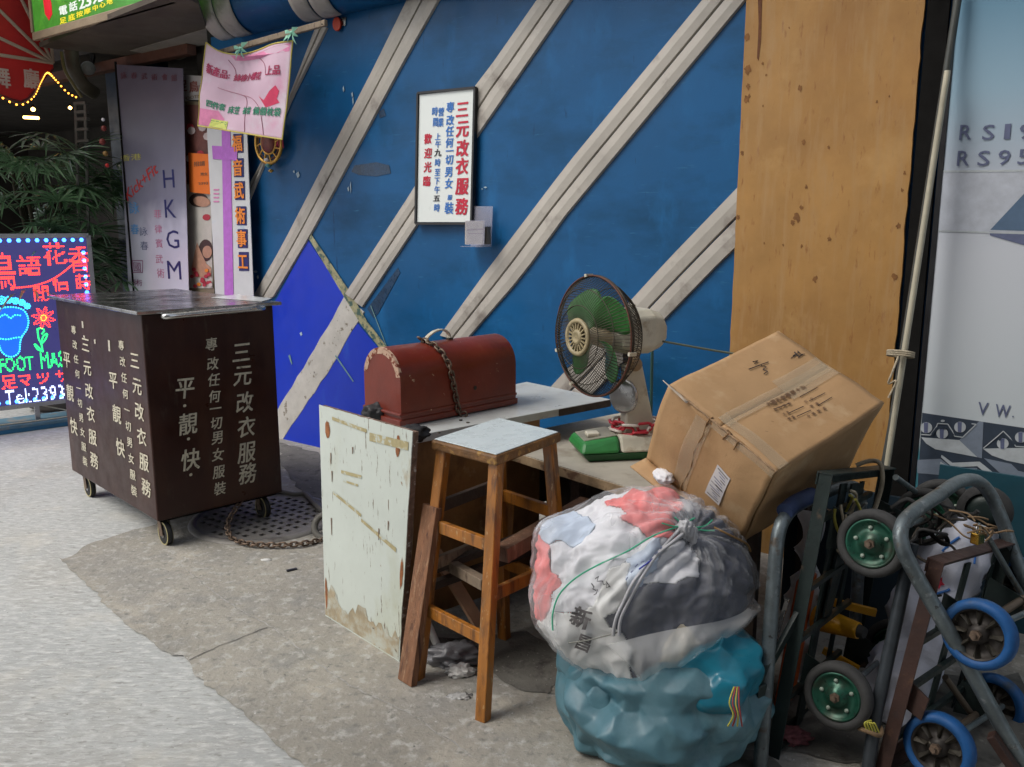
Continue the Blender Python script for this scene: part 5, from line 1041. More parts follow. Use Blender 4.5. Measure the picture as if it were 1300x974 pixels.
# litter
def crumple(name, label, cat, c, rad, m, seed, sub=4): t_ = obj(name, blob_mb(c, rad, sub, seed, .5, 2.6, 0, .5), m); return tag(t_, label, cat)
M_paper = mat('white_paper', (.62, .62, .6), .8, var=.08)
crumple('crumpled_tissue', 'crumpled white tissue on the ground behind the stool leg', 'tissue', G(584, 852, .012), (.045, .03, .020), M_paper, 3)
crumple('clear_wrapper', 'flat crumpled clear wrapper on the ground in front of the white tissue', 'wrapper', G(584, 884, .004), (.035, .02, .006), mat('clear_wrapper', (.38, .38, .37), .2, var=.1), 4)
crumple('grey_plastic_scrap', 'grey crumpled plastic bag lying in shadow between stool and desk', 'plastic bag', G(578, 832, .03), (.09, .05, .035), mat('grey_film', (.17, .17, .18), .35, var=.2), 5)
t_ = obj('paper_tube', MB().tube([G(556, 822, .03), Y(543, 792, 2.62)], .013, 10), M_paper); tag(t_, 'short white tube leaning low behind the left leg of the stool', 'tube')
crumple('paper_scrap', 'tiny white scrap on the pavement right of the drain cover', 'scrap', G(338, 711, .005), (.02, .012, .004), M_paper, 6, 3)
t_ = obj('black_clip', MB().bar(G(364, 725, .007), G(377, 722, .007), .014, .008), mat('black_clip', (.02, .02, .025), .4), bevel=.002); tag(t_, 'small black plastic clip lying on the pavement in front of the cabinet', 'clip')
random.seed(11); q = MB()
for k in range(260):
    if k < 130: p = G(random.uniform(560, 735), random.uniform(800, 885), .009)
    else: p = G(random.uniform(60, 900), random.uniform(700, 974), .006)
    r = random.uniform(.0012, .004) if k > 130 else random.uniform(.0015, .006); q.add([p + V((random.uniform(-r, r), random.uniform(-r, r), random.uniform(0, r))) for _ in range(4)], [(0, 1, 2), (0, 2, 3), (0, 3, 1), (1, 3, 2)])
tag(obj('grit', q, mat('grit', (.30, .28, .25), .9, var=.4, vs=200), fixn=False), 'scattered grit and crumbs on the pavement', 'grit', kind='stuff')

# ================================================================== FAN
FZ = TZ2 + .001
fan = thing('table_fan', 'old cream and green table fan with a rusty wire cage on the low desk', 'fan', G(790, 580, FZ))
fb0, fb1 = G(743, 588, FZ), G(845, 583, FZ); bx = (fb1 - fb0).normalized(); by = V((-bx.y, bx.x, 0)); BD = .20; BL = .34
def F_(a, b, z): return V((fb0.x, fb0.y, FZ)) + bx * a + by * b + V((0, 0, z))
obj('base_lower', MB().hexa([F_(.015, .01, 0), F_(BL, .01, 0), F_(BL, BD, 0), F_(.015, BD, 0), F_(-.01, -.004, .03), F_(BL, -.004, .03), F_(BL, BD, .03), F_(-.01, BD, .03)]), mat('dark_green_base', (.012, .085, .025), .45, var=.2), fan, bevel=.006)
obj('base_front', MB().hexa([F_(-.018, -.008, .03), F_(.125, -.008, .03), F_(.125, BD, .03), F_(-.018, BD, .03), F_(-.004, .02, .066), F_(.125, .02, .082), F_(.125, BD - .02, .082), F_(-.004, BD - .02, .066)]), M_fangreen, fan, bevel=.012)
obj('base_top_plate', MB().hexa([F_(.005, .035, .066), F_(.122, .035, .081), F_(.122, BD - .03, .081), F_(.005, BD - .03, .066), F_(.005, .035, .070), F_(.122, .035, .086), F_(.122, BD - .03, .086), F_(.005, BD - .03, .070)]), mat('grimy_grey_top', (.25, .24, .19), .5, var=.2), fan, bevel=.002)
obj('switch', MB().cbox(F_(.045, .08, .082), bx * .045, by * .045, V((0, 0, .014))), M_cream, fan, bevel=.004)
obj('base_body', MB().hexa([F_(.128, -.006, .03), F_(BL, -.006, .03), F_(BL, BD, .03), F_(.128, BD, .03), F_(.128, .02, .084), F_(BL, .02, .075), F_(BL, BD - .02, .075), F_(.128, BD - .02, .084)]), M_cream, fan, bevel=.008)
YF = 2.93
nk0 = F_(.20, .10, .08); nk1 = Y(803, 470, nk0.y)
nb = lambda c, wx, wy: [c + bx * (s * wx) + by * (t * wy) for s, t in ((-1, -1), (1, -1), (1, 1), (-1, 1))]
nkb = Y(810, 543, nk0.y); nkt = Y(802, 462, nk0.y)
obj('neck', MB().hexa(nb(V((nkb.x, nkb.y, FZ + .075)), .055, .04) + nb(V((nkt.x, nkt.y, nkt.z)), .030, .03)), M_cream, fan, bevel=.006)
# head axis: hub in front (towards the left of the picture), motor behind
C_ = Y(754, 427, YF); ax = V((-.84, -.54, .02)).normalized(); RR = .208
fs_ = ax.orthogonal().normalized(); fx = ax.cross(V((0, 0, 1))).normalized(); fz = fx.cross(ax).normalized()
def A(r, a, h): return C_ + (fx * cos(a) + fz * sin(a)) * r + ax * h
def ring(r, h, t, m, nm, par=fan, n=56, kind=None): return obj(nm, MB().tube([A(r, 2 * pi * k / n, h) for k in range(n)], t, 6, closed=True), m, par)
ring(RR, 0, .0045, M_wire, 'guard_rim'); ring(RR + .001, .010, .003, mat('rust_red_rim', (.10, .03, .015), .6), 'guard_rim')
def dome(sign, depth, r0, nw, nm, tw):
    q = MB()
    for k in range(nw):
        a = 2 * pi * k / nw; P_ = []
        for i in range(8):
            t = i / 7; r = r0 + (RR - r0) * t; h = sign * depth * (1 - t ** 3.2); P_.append(A(r, a + tw * (1 - t), h))
        q.tube(P_, .0014, 4, caps=False)
    for t in (.35, .72):
        r = r0 + (RR - r0) * t; h = sign * depth * (1 - t ** 3.2); q.tube([A(r, 2 * pi * k / 48, h + .002 * sign) for k in range(48)], .0017, 4, closed=True)
    return obj(nm, q, M_wire, fan)
dome(1, .068, .055, 100, 'front_guard', .0); dome(-1, .115, .05, 96, 'rear_guard', .55)
for a in (radians(80), radians(190), radians(-60), radians(-20)): obj('guard_clip', MB().cbox(A(RR + .003, a, .003), ax * .03, (fx * cos(a) + fz * sin(a)) * .010, (fz * cos(a) - fx * sin(a)) * .012), M_cream, fan)
M_badge = mat('browned_badge_plastic', (.34, .28, .16), .5, var=.3, vs=30)
# hub badge
bh = obj('hub_badge', MB().lathe([(.060, .062), (.066, .070), (.062, .078), (.052, .077), (.048, .070)], C_, ax, 40, cap=False), M_badge, fan)
obj('badge_back', MB().lathe([(.001, .066), (.05, .066)], C_, ax, 32, cap=False), M_wire, bh)
for k in range(18): obj('badge_fin', MB().bar(A(.026, 2 * pi * k / 18, .073), A(.048, 2 * pi * k / 18, .073), .0045, .006, up=ax), M_badge, bh)
obj('badge_centre', MB().lathe([(.027, .067), (.027, .075), (.018, .081), (.014, .078), (.001, .079)], C_, ax, 28, cap=False), M_badge, bh)
# blades and spinner
obj('spinner', MB().lathe([(.0, .036), (.020, .034), (.028, .01), (.042, -.03), (.046, -.05)], C_, ax, 28, cap=False), mat('cream_spinner', (.50, .42, .28), .4, var=.15), fan)
for k in range(4):
    a0_ = radians(35 + 90 * k)
    def bl(u, v, a0_=a0_):
        r = .035 + .140 * u; wd = (.35 + .85 * math.sin(pi * min(1, .15 + .72 * u)) ** .8) ; half = .5 * wd * (1 if u < .97 else .8)
        rr = r * (1 - .06 * (2 * v - 1) ** 4 * u); an = a0_ + (v - .45) * wd * 1.05 + .25 * u; return A(rr, an, .012 - .055 * v)
    obj('blade', MB().grid(bl, 12, 10), M_blade, fan, solid=.002)
# motor housing
def ME(s, h): # half widths
    return [C_ + ax * h + fx * (s[0] * a) + fz * (s[1] * b + s[2]) for a, b in ((-1, -.7), (-.6, -1), (.6, -1), (1, -.7), (1, .65), (.55, 1), (-.55, 1), (-1, .65))]
secs = [ME((.062, .062, .012), -.085), ME((.072, .076, .012), -.10), ME((.074, .080, .012), -.215), ME((.062, .066, .012), -.268), ME((.046, .030, .004), -.300)]
q = MB()
for s_ in secs: q.v += s_; 
k = 8
for i in range(len(secs) - 1): q.f += [(i * k + j, i * k + (j + 1) % k, (i + 1) * k + (j + 1) % k, (i + 1) * k + j) for j in range(k)]
q.f += [tuple(range(k)), tuple(range(4 * k, 5 * k))]; q.sm = [False] * len(q.f)
obj('motor_housing', q, M_cream, fan, bevel=.008)
obj('housing_seam', MB().tube([p + (p - (C_ - ax * .19)).normalized() * .0 for p in ME((.0705, .0745, .012), -.205)], .0015, 4, closed=True), M_wire, fan)
kb = C_ - ax * .17 + fz * .084; obj('top_knob', MB().lathe([(.004, 0), (.004, .014), (.012, .015), (.012, .022), (.001, .024)], kb, fz, 14), M_cream, fan)
obj('tilt_bracket', MB().bar(C_ - ax * .17 - fz * .055, V((nkt.x, nkt.y, nkt.z - .01)), .05, .045, up=ax), mat('browned_cream_plastic', (.30, .21, .12), .5, var=.2), fan, bevel=.005)
kc = V((nkt.x, nkt.y, nkt.z + .004)) - by * .034
obj('tilt_knob', MB().lathe([(.024, 0), (.024, .010), (.019, .014), (.011, .012), (.010, .016), (.001, .016)], kc, -by, 24), mat('browned_cream_plastic', (.30, .21, .12), .5), fan)
dc = Y(791, 503, nk0.y - .03); obj('silver_disc', MB().lathe([(.001, .006), (.052, .005), (.060, 0), (.060, -.008), (.001, -.008)], dc, (V((-.70, -.70, .05))), 36), mat('dull_silver', (.42, .42, .42), .3, metal=.6, var=.15), fan)
fp = resample(smoothpath([C_ - ax * .24 - fz * .02, Y(856, 436, 3.0), Y(900, 444, 3.0), Y(950, 452, 3.0)]), .03)
t_ = obj('power_cable', MB().tube(fp, .004, 6), mat('grey_green_cable', (.12, .14, .10), .5)); tag(t_, 'grey green cable running from the fan head behind the cardboard box', 'cable')
t_ = obj('thin_green_rod', MB().tube([Y(828, 442, 3.2), Y(826, 545, 3.2)], .006, 8), mat('dark_teal_rod', (.03, .09, .08), .5)); tag(t_, 'thin dark green rod standing behind the fan neck', 'rod')
# plastic chain around the neck
rc = thing('plastic_chain', 'red and white plastic chain wrapped round the foot of the fan neck', 'chain', V((nkb.x, nkb.y, FZ + .09)))
cc_ = V((nkb.x, nkb.y, FZ + .098)); n = 22; j = 0
for lev in (0, 1):
    for k in range(n // 2):
        a = 2 * pi * (k + .3 * lev) / (n // 2); r = .085; p = cc_ + bx * r * 1.05 * cos(a) + by * r * .75 * sin(a) + V((0, 0, .020 * lev - .006 + .003 * sin(k * 3)))
        d = (-bx * sin(a) * 1.05 + by * cos(a) * .75); up = V((0, 0, 1)) if (k + lev) % 2 else (bx * cos(a) + by * sin(a))
        obj('link', link_mb(p, d, up + V((0, 0, .3)), .052, .028, .0052, 8), M_chainred if (k + lev * 2) % 3 else M_chainwhite, rc)

# ================================================================== CARDBOARD BOX
Rm = Euler((.504, -.253, .632), 'XYZ').to_matrix(); bO = V((.677, 2.1, .780)); bl_, bw, bh_ = .491, .381, .295
bX, bY, bZ = Rm @ V((1, 0, 0)), Rm @ V((0, 1, 0)), Rm @ V((0, 0, 1))
def K(a, b, c): return bO + bX * a + bY * b + bZ * (c - bh_)       # a along length, b along width, c up (0 bottom .. bh_ top)
box = thing('cardboard_box', 'large battered brown cardboard box tilted on top of the bags and trolleys', 'box', K(bl_ / 2, bw / 2, 0))
def dent(p): return bX * (.008 * noise.noise(p * 4) + .004 * noise.noise(p * 13)) + bY * (.008 * noise.noise(p * 4 + V((9, 0, 0))) + .003 * noise.noise(p * 12)) + bZ * (.010 * noise.noise(p * 3.5 + V((0, 9, 0))) + .004 * noise.noise(p * 12 + V((0, 9, 0))))
def face(f, nu=22, nv=18): return MB().grid(lambda a, b: f(a, b) + dent(f(a, b)), nu, nv)
th = .004
# top is two flaps meeting along the length
for (b0_, b1_, lf) in ((0, bw * .5 - .001, 0), (bw * .5 + .001, bw, 1)):
    q = face(lambda a, b, b0_=b0_, b1_=b1_, lf=lf: K(a * bl_, b0_ + (b1_ - b0_) * b, bh_ + (.004 * sin(pi * (b if lf == 0 else 1 - b)) + .006 * (1 - a) * (b if lf == 0 else 1 - b) * .5)) - bX * .004)
    obj('top_flap', q, M_card, box, solid=th)
obj('side_panel', face(lambda a, b: K(a * bl_, 0, b * bh_)), M_card, box, solid=th)
obj('side_panel', face(lambda a, b: K(a * bl_, bw, b * bh_)), M_card, box, solid=th)
obj('end_panel', face(lambda a, b: K(bl_, a * bw, b * bh_)), M_card, box, solid=th)
q = face(lambda a, b: K(-.004 - .008 * sin(pi * a * 2) ** 2 * sin(pi * b) - .006 * sin(pi * b), a * bw, b * (bh_ + .004))); obj('end_panel', q, M_card, box, solid=th)
obj('bottom_panel', face(lambda a, b: K(a * bl_, b * bw, 0)), M_card, box, solid=th)
# open lower flap sticking out and lifted corner
obj('loose_flap', MB().grid(lambda a, b: K(-.008 - .05 * b, bw * (.35 + .65 * a) + .012 * b, .004 - .02 * b * a), 8, 4), M_card, box, solid=th)
obj('lifted_corner', MB().grid(lambda a, b: K(-.004 - .012 * b, bw * (.80 + .20 * a) + .018 * b * a, bh_ + .004 + .012 * b * a), 6, 4), mat('torn_paper_edge', (.55, .46, .36), .8, var=.2), box, solid=.002)
# vertical joint crease and torn edge across the end and top
obj('crease', MB().tube([K(-.012 - .003 * (i % 2), bw * .60 - .004 * sin(i), bh_ * (.98 - i / 12.5)) for i in range(13)], .0014, 5), M_cardin, box)
random.seed(9)
tp = [K(-.006 + .004 * random.random(), bw * (1 - i / 26), bh_ + .004 + .003 * noise.noise(V((i * .8, 0, 0)))) for i in range(27)]
obj('torn_edge', MB().tube(tp, [.0022 + .0035 * abs(noise.noise(V((i * .9, 3, 0)))) for i in range(27)], 6), mat('torn_board_edge', (.33, .21, .12), .9, var=.4, vs=60), box)
for (a, b) in ((.0, .58), (.0, .40), (.0, .30)):
    P_ = [K(-.012 + .012 * i / 3 + .006 * random.random(), bw * b + .02 * random.random(), bh_ + .006 - (.03 if i == 0 else 0)) for i in range(4)]
    obj('tear', MB().tube(P_, .002, 4), M_cardin, box)
def bpatch(f, pts, m, nm, lift=.0012, sub=6):
    r = []
    for (a0, b0), (a1, b1) in zip(pts, pts[1:] + pts[:1]):
        for k in range(sub): r.append(f(a0 + (a1 - a0) * k / sub, b0 + (b1 - b0) * k / sub, lift))
    obj(nm, MB().add(r, [tuple(range(len(r)))]), m, box, fixn=False)
def ftop(a, b, l): p = K(a * bl_, b * bw, bh_); bb = b * 2 if b < .5 else (1 - b) * 2; return K(a * bl_, b * bw, bh_ + .004 * sin(pi * min(1, bb)) + .006 * (1 - a) * min(1, bb)) + dent(p) + bZ * (l + .003)
def fend(a, b, l): p = K(0, a * bw, b * bh_); return K(-.004 - .008 * sin(pi * a * 2) ** 2 * sin(pi * b) - .006 * sin(pi * b), a * bw, b * (bh_ + .004)) + dent(p) - bX * (l + .003)
def fgrid(f, a0, a1, b0, b1, m, nm, lift=.0012): obj(nm, MB().grid(lambda s, t: f(a0 + (a1 - a0) * s, b0 + (b1 - b0) * t, lift), 14, 10), m, box, fixn=False)
fgrid(ftop, .02, .10, .0, .56, M_tape, 'packing_tape'); fgrid(fend, .0, .56, .93, 1.0, M_tape, 'packing_tape'); fgrid(ftop, .02, .98, .46, .56, M_tape, 'packing_tape'); fgrid(ftop, .55, .98, .40, .62, M_tape, 'packing_tape', .002); fgrid(fend, .56, .70, .05, .95, M_tape, 'packing_tape')
M_gloss = mat('crinkled_tape', (.62, .53, .43), .1, var=.3, vs=60, bump=.6, bs=60)
# label on the end panel
fgrid(fend, .26, .40, .22, .62, M_label, 'paper_label', .0022)
for k in range(13):
    b = .25 + .028 * k; fgrid(fend, .275 + .01 * (k % 3), .385 - .02 * ((k * 7) % 4), b, b + .009, M_pv if k % 3 else M_ink, 'printed_line', .003)
fgrid(fend, .27, .39, .412, .418, M_ink, 'printed_line', .0031)
# stencilled print and handwriting on the top
def tpt(a, b, l=.0022): return ftop(a, b, l)
def tline(L_, r=.0013, m=M_ink): obj('pen_line', MB().tube([tpt(a, b) for a, b in L_], r, 4), m, box)
def px2top(px, py):
    r = ray(px, py); o = K(0, 0, bh_ + .006); q = CAM + r * ((o - CAM).dot(bZ) / r.dot(bZ)) - o; return q.dot(bX) / bl_, q.dot(bY) / bw
bxz = lambda x, y: px2top(800 + x / 3.247, 400 + y / 3.247)
for L_ in ([(493, 220), (570, 190)], [(508, 190), (528, 186), (515, 197)], [(540, 205), (562, 210), (548, 220), (566, 228), (552, 240)]): tline([bxz(*p) for p in L_], .0017)
for L_ in ([(660, 175), (680, 160), (700, 165)], [(672, 150), (690, 168)], [(684, 146), (700, 160), (714, 158)], [(668, 165), (690, 152)], [(690, 172), (706, 160)]): tline([bxz(*p) for p in L_], .0014)
for L_ in ([(660, 400), (715, 372)], [(735, 350), (795, 320)], [(690, 415), (745, 388)], [(770, 370), (822, 340)], [(600, 385), (665, 355)], [(700, 330), (765, 295)]): tline([bxz(*p) for p in L_], .0011)
dirv = V((150, -75)).normalized()
def tchars(chs, x0, y0, x1, y1, sz, m, bold=.02):
    mb = MB(); n = len(chs)
    for i, c in enumerate(chs):
        t = i / max(1, n - 1); a, b = bxz(x0 + (x1 - x0) * t, y0 + (y1 - y0) * t); vs, fs = glyph(c, bold)
        mb.add([tpt(a + x * sz / bl_, b + y * sz / bw, .0024 + l * .00015) for x, y, l in vs], fs)
    obj('lettering', mb, m, box, fixn=False, kind='stuff')
tchars('六開五金塑膠十公', 578, 362, 708, 292, .017, M_inkbrown, .05); tchars('品名規格', 605, 385, 660, 358, .011, M_inkbrown, .03); tchars('毛重', 640, 405, 655, 398, .010, M_inkbrown, .03); tchars('數量', 660, 425, 675, 418, .010, M_inkbrown, .03); tchars('公斤', 722, 352, 745, 341, .010, M_inkbrown, .03); tchars('淨重', 745, 372, 765, 362, .010, M_inkbrown, .03); tchars('中國製造', 735, 412, 795, 382, .010, M_inkbrown, .03)

# ================================================================== BAGS
def bagmesh(c, rad, rot, seed, knots, pulls, sub=6, amp=.16, fold=.035, squash=None):
    bm = bmesh.new(); bmesh.ops.create_icosphere(bm, subdivisions=sub, radius=1); R_ = Matrix.Rotation(rot, 3, 'Z'); off = V((seed * 5.1, seed * 2.7, seed * 1.3)); vs = []
    c = V(c)
    for v in bm.verts:
        p = v.co.copy(); n3 = p.normalized()
        d = 1 + amp * noise.noise(p * 1.5 + off) + amp * .45 * noise.noise(p * 3.3 + off)
        wp = p + .35 * V((noise.noise(p * 2 + off), noise.noise(p * 2 + off + V((7, 0, 0))), noise.noise(p * 2 + off + V((0, 7, 0)))))
        rd = 0
        for f_, a_2 in ((3.1, 1.0), (6.3, .55), (12.5, .28)):
            rd += a_2 * (1 - 2.2 * abs(noise.noise(V((wp.x * f_, wp.y * f_, wp.z * f_ * .6)) + off)))
        d += fold * (rd - .9)
        for (kd, kn, ka, kr) in knots:
            kd = V(kd).normalized(); dist = (n3 - kd).length
            x_ = kd.orthogonal().normalized(); y_ = kd.cross(x_); an = math.atan2(n3.dot(y_), n3.dot(x_))
            d += ka * abs(sin(kn * an * .5 + 2 * noise.noise(p * 3 + off))) * math.exp(-(dist / kr) ** 2) * min(1, dist * 4)
        q = c + R_ @ V((n3.x * rad[0] * d, n3.y * rad[1] * d, n3.z * rad[2] * d))
        for (src, dst, r) in pulls:
            k = math.exp(-((q - V(src)).length / r) ** 2); q = q + (V(dst) - V(src)) * k
        if q.z < .006: q.z = .006 + .002 * noise.noise(q * 20)
        vs.append(q)
    fs = [tuple(v.index for v in f.verts) for f in bm.faces]; bm.free(); return vs, fs
def bag_film(name, col, mixf, rough):
    m = bpy.data.materials.new(name); m.use_nodes = True; t = m.node_tree; N = t.nodes; L = t.links; b = N['Principled BSDF']; o = N['Material Output']
    b.inputs['Base Color'].default_value = (*col, 1); b.inputs['Roughness'].default_value = rough
    tr = N.new('ShaderNodeBsdfTransparent'); mx = N.new('ShaderNodeMixShader'); tc = N.new('ShaderNodeTexCoord'); n = N.new('ShaderNodeTexNoise'); n.inputs['Scale'].default_value = 7; n.inputs['Detail'].default_value = 5
    mp = N.new('ShaderNodeMapping'); mp.inputs['Scale'].default_value = (1, 1, .35); mp.inputs['Rotation'].default_value = (.5, .6, .3)
    r = N.new('ShaderNodeMapRange'); r.inputs[1].default_value = .35; r.inputs[2].default_value = .7; r.inputs[3].default_value = mixf[0]; r.inputs[4].default_value = mixf[1]
    bp = N.new('ShaderNodeBump'); bp.inputs['Strength'].default_value = .9; bp.inputs['Distance'].default_value = .02; n2 = N.new('ShaderNodeTexNoise'); n2.inputs['Scale'].default_value = 5; n2.inputs['Detail'].default_value = 3; n2.noise_type = 'RIDGED_MULTIFRACTAL'; n2.normalize = True; n2.inputs['Distortion'].default_value = .7
    L.new(tc.outputs['Object'], mp.inputs[0]); L.new(mp.outputs[0], n.inputs[0]); L.new(mp.outputs[0], n2.inputs[0]); av = N.new('ShaderNodeMath'); av.operation = 'MULTIPLY_ADD'; av.inputs[1].default_value = .35; L.new(n2.outputs[0], av.inputs[0]); L.new(n.outputs[0], av.inputs[2]); L.new(av.outputs[0], r.inputs[0]); r.inputs[1].default_value = .5; r.inputs[2].default_value = .95; L.new(r.outputs[0], mx.inputs[0]); L.new(tr.outputs[0], mx.inputs[1]); L.new(b.outputs[0], mx.inputs[2]); L.new(mx.outputs[0], o.inputs[0])
    L.new(n2.outputs[0], bp.inputs['Height']); L.new(bp.outputs[0], b.inputs['Normal']); return m
def crumpled(name, parent, c, rad, rot, seed, m, pulls=(), sub=3, amp=.30, levels=3):
    bm = bmesh.new(); bmesh.ops.create_icosphere(bm, subdivisions=sub, radius=1); R_ = Matrix.Rotation(rot, 3, 'Z'); off = V((seed * 5.1, seed * 2.7, seed)); rnd = random.Random(seed)
    M = MW[parent.name].inverted()
    for v in bm.verts:
        n3 = v.co.normalized(); d = 1 + amp * .7 * noise.noise(n3 * 1.4 + off) + amp * .6 * noise.noise(n3 * 3.4 + off) + rnd.uniform(-.024, .024)
        q = V(c) + R_ @ V((n3.x * rad[0] * d, n3.y * rad[1] * d, n3.z * rad[2] * d)) + V([rnd.uniform(-.008, .008) for _ in range(3)])
        for (src, dst, r) in pulls:
            q = q + (V(dst) - V(src)) * math.exp(-((q - V(src)).length / r) ** 2)
        if q.z < .006: q.z = .006 + .004 * rnd.random()
        v.co = M @ q
    cl = bm.edges.layers.float.new('crease_edge')
    for e in bm.edges: e[cl] = rnd.choice((0, 0, .2, .4, .6))
    for f in bm.faces: f.smooth = True
    me = bpy.data.meshes.new(name); bm.to_mesh(me); bm.free(); me.materials.append(m)
    o = bpy.data.objects.new(name, me); COL.objects.link(o); o.parent = parent; MW[o.name] = MW[parent.name]
    q = o.modifiers.new('sub', 'SUBSURF'); q.levels = levels; q.render_levels = levels
    return o
# lower teal bags
M_teal = mat('teal_plastic_sheet', (.075, .175, .215), .48, var=.25, vs=5, layers=[((.14, .25, .28), 5, .5, .72, (1, 1, .4)), ((.03, .10, .14), 6, .52, .70), ((.05, .15, .19), 14, .56, .70)], bump=.5, bs=7, ridged=True, bdist=.015)
M_teal2 = mat('bright_teal_plastic', (.012, .17, .25), .35, var=.25, vs=6, layers=[((.01, .08, .13), 6, .54, .7)], bump=.35, bs=8, ridged=True, bdist=.015)
tb_c = Y(848, 892, 2.10); 
tpull = [(Y(735, 850, 2.2), Y(716, 815, 2.2), .09), (Y(760, 930, 2.1), Y(775, 940, 2.1), .1)]
tb = thing('teal_bag', 'large dull teal plastic bundle on the ground under the clear bag', 'bag', (tb_c.x, 2.09, 0)); crumpled('bag_sheet', tb, (tb_c.x, 2.13, .130), (.27, .25, .205), .2, 4, M_teal, tpull, 4, .30)
c5 = Y(895, 925, 2.04); crumpled('bag_fold', tb, (c5.x - .04, 2.08, .10), (.13, .13, .13), .7, 14, M_teal, (), 3, .4)
c6 = Y(765, 900, 2.16); crumpled('bag_fold', tb, (c6.x, 2.14, .11), (.13, .14, .15), .2, 23, M_teal, (), 3, .4)
c2 = Y(905, 848, 2.05)
tb2 = thing('bright_teal_bag', 'smaller bright teal crumpled bag squeezed between the clear bag and silver tube', 'bag', (c2.x, c2.y, c2.z - .1)); crumpled('bag_sheet', tb2, c2, (.14, .12, .095), .5, 9, M_teal2, [(Y(960, 900, 2.15), Y(962, 925, 2.13), .06)], 3, .45)
for k in range(4):
    obj('tie_string', MB().tube(smoothpath([Y(932 + k * 2, 872, 1.90), Y(926 + 4 * k, 892, 1.88), Y(931 + 3 * k, 908, 1.87), Y(924 + 6 * k, 922, 1.88)]), .0022, 4), (mat('yellow_string', (.45, .42, .06), .6), mat('red_string', (.35, .05, .05), .6))[k % 2], tb2)
# clear bag with clothes
ctr = Y(812, 742, 2.22)
pulls = [(Y(820, 850, 2.05), Y(822, 884, 2.02), .075), (Y(700, 680, 2.2), Y(682, 664, 2.2), .07), (Y(955, 740, 2.15), Y(968, 745, 2.15), .07), (Y(760, 815, 2.1), Y(735, 818, 2.1), .08), (Y(880, 870, 2.1), Y(862, 835, 2.1), .10)]
knots = [((.35, -.55, .75), 17, .10, .75), ((.2, -.8, -.9), 12, .06, .6)]
vs, fs = bagmesh(ctr, (.305, .235, .262), .1, 2, knots, pulls, sub=7, amp=.10, fold=.034)
bagB = BVHTree.FromPolygons([tuple(v) for v in vs], fs)
clr = thing('clear_bag', 'clear plastic bag stuffed with white, coral and dark clothes, tied with strings', 'bag', (ctr.x, ctr.y, ctr.z - .25))
def surf(px, py, lift=.004):
    h = bagB.ray_cast(CAM, ray(px, py).normalized())
    if h[0] is None: h = bagB.find_nearest(Y(px, py, 2.2)); return h[0] + h[1] * lift
    n_ = h[1] if h[1].dot(ray(px, py)) < 0 else -h[1]; return h[0] + n_ * lift
# clothes: pieces of the packed bundle, each a layer of its own
seeds = [(M_whitecloth, 'white_garment', [(740, 650), (760, 700), (720, 760), (800, 690), (750, 740), (735, 690), (765, 628), (772, 655), (703, 702), (705, 732), (708, 760), (800, 668)], 0), (M_pinkcloth, 'coral_garment', [(800, 630), (830, 626), (855, 634), (845, 655), (815, 652)], .006), (M_pinkcloth, 'coral_garment', [(683, 700), (680, 725), (688, 745)], .004),
         (M_bluecloth, 'pale_blue_garment', [(712, 668), (700, 672), (728, 655)], .005), (M_greycloth, 'white_sack', [(745, 790), (735, 825), (715, 790), (765, 825), (770, 765), (790, 745)], .007), (M_navycloth, 'dark_garment', [(820, 770), (888, 640), (895, 660), (870, 668), (880, 745), (920, 760), (940, 700), (850, 800), (900, 700), (880, 670), (880, 800), (950, 740), (845, 745), (905, 800), (795, 795), (835, 820)], .0), (M_whitecloth, 'white_garment', [(850, 722), (864, 716), (840, 730)], .006), (mat('cream_garment', (.55, .48, .36), .8, var=.1), 'cream_garment', [(868, 815), (860, 822)], .008), (M_bluecloth, 'pale_blue_garment', [(815, 712), (800, 745)], .003)]
sp_ = []
for si, (m, nm, pts_, lf) in enumerate(seeds):
    for p in pts_: sp_.append((surf(*p, 0), si))
kdt = KDTree(len(sp_))
for i_, q_ in enumerate(sp_): kdt.insert(q_[0], i_)
kdt.balance()
fgroups = {i: [] for i in range(len(seeds))}
Vv = [V(v) for v in vs]
for f in fs:
    c = (Vv[f[0]] + Vv[f[1]] + Vv[f[2]]) / 3; cn_ = c + V((noise.noise(c * 22), noise.noise(c * 22 + V((4, 4, 4))), noise.noise(c * 22 + V((8, 8, 8))))) * .012 + V((noise.noise(c * 9), noise.noise(c * 9 + V((4, 4, 4))), noise.noise(c * 9 + V((8, 8, 8))))) * .03
    bi = sp_[kdt.find(cn_)[1]][1]; fgroups[bi].append(f)
for si, (m, nm, pts_, lf) in enumerate(seeds):
    ids = {}; nv = []; nf = []
    for f in fgroups[si]:
        r = []
        for i in f:
            if i not in ids:
                ids[i] = len(nv); v = Vv[i]; d = (v - ctr); k = 1 - .050 + lf * 2.4 - .022 * abs(noise.noise(v * 20 + V((si * 3, 0, 0)))) * 2
                nv.append(ctr + d * k)
            r.append(ids[i])
        nf.append(tuple(r))
    if nf: obj(nm, MB().add(nv, nf, True), m, clr, solid=.004)
obj('plastic_film', MB().add(vs, fs, True), bag_film('cloudy_clear_film', (.80, .81, .83), (.14, .60), .16), clr)
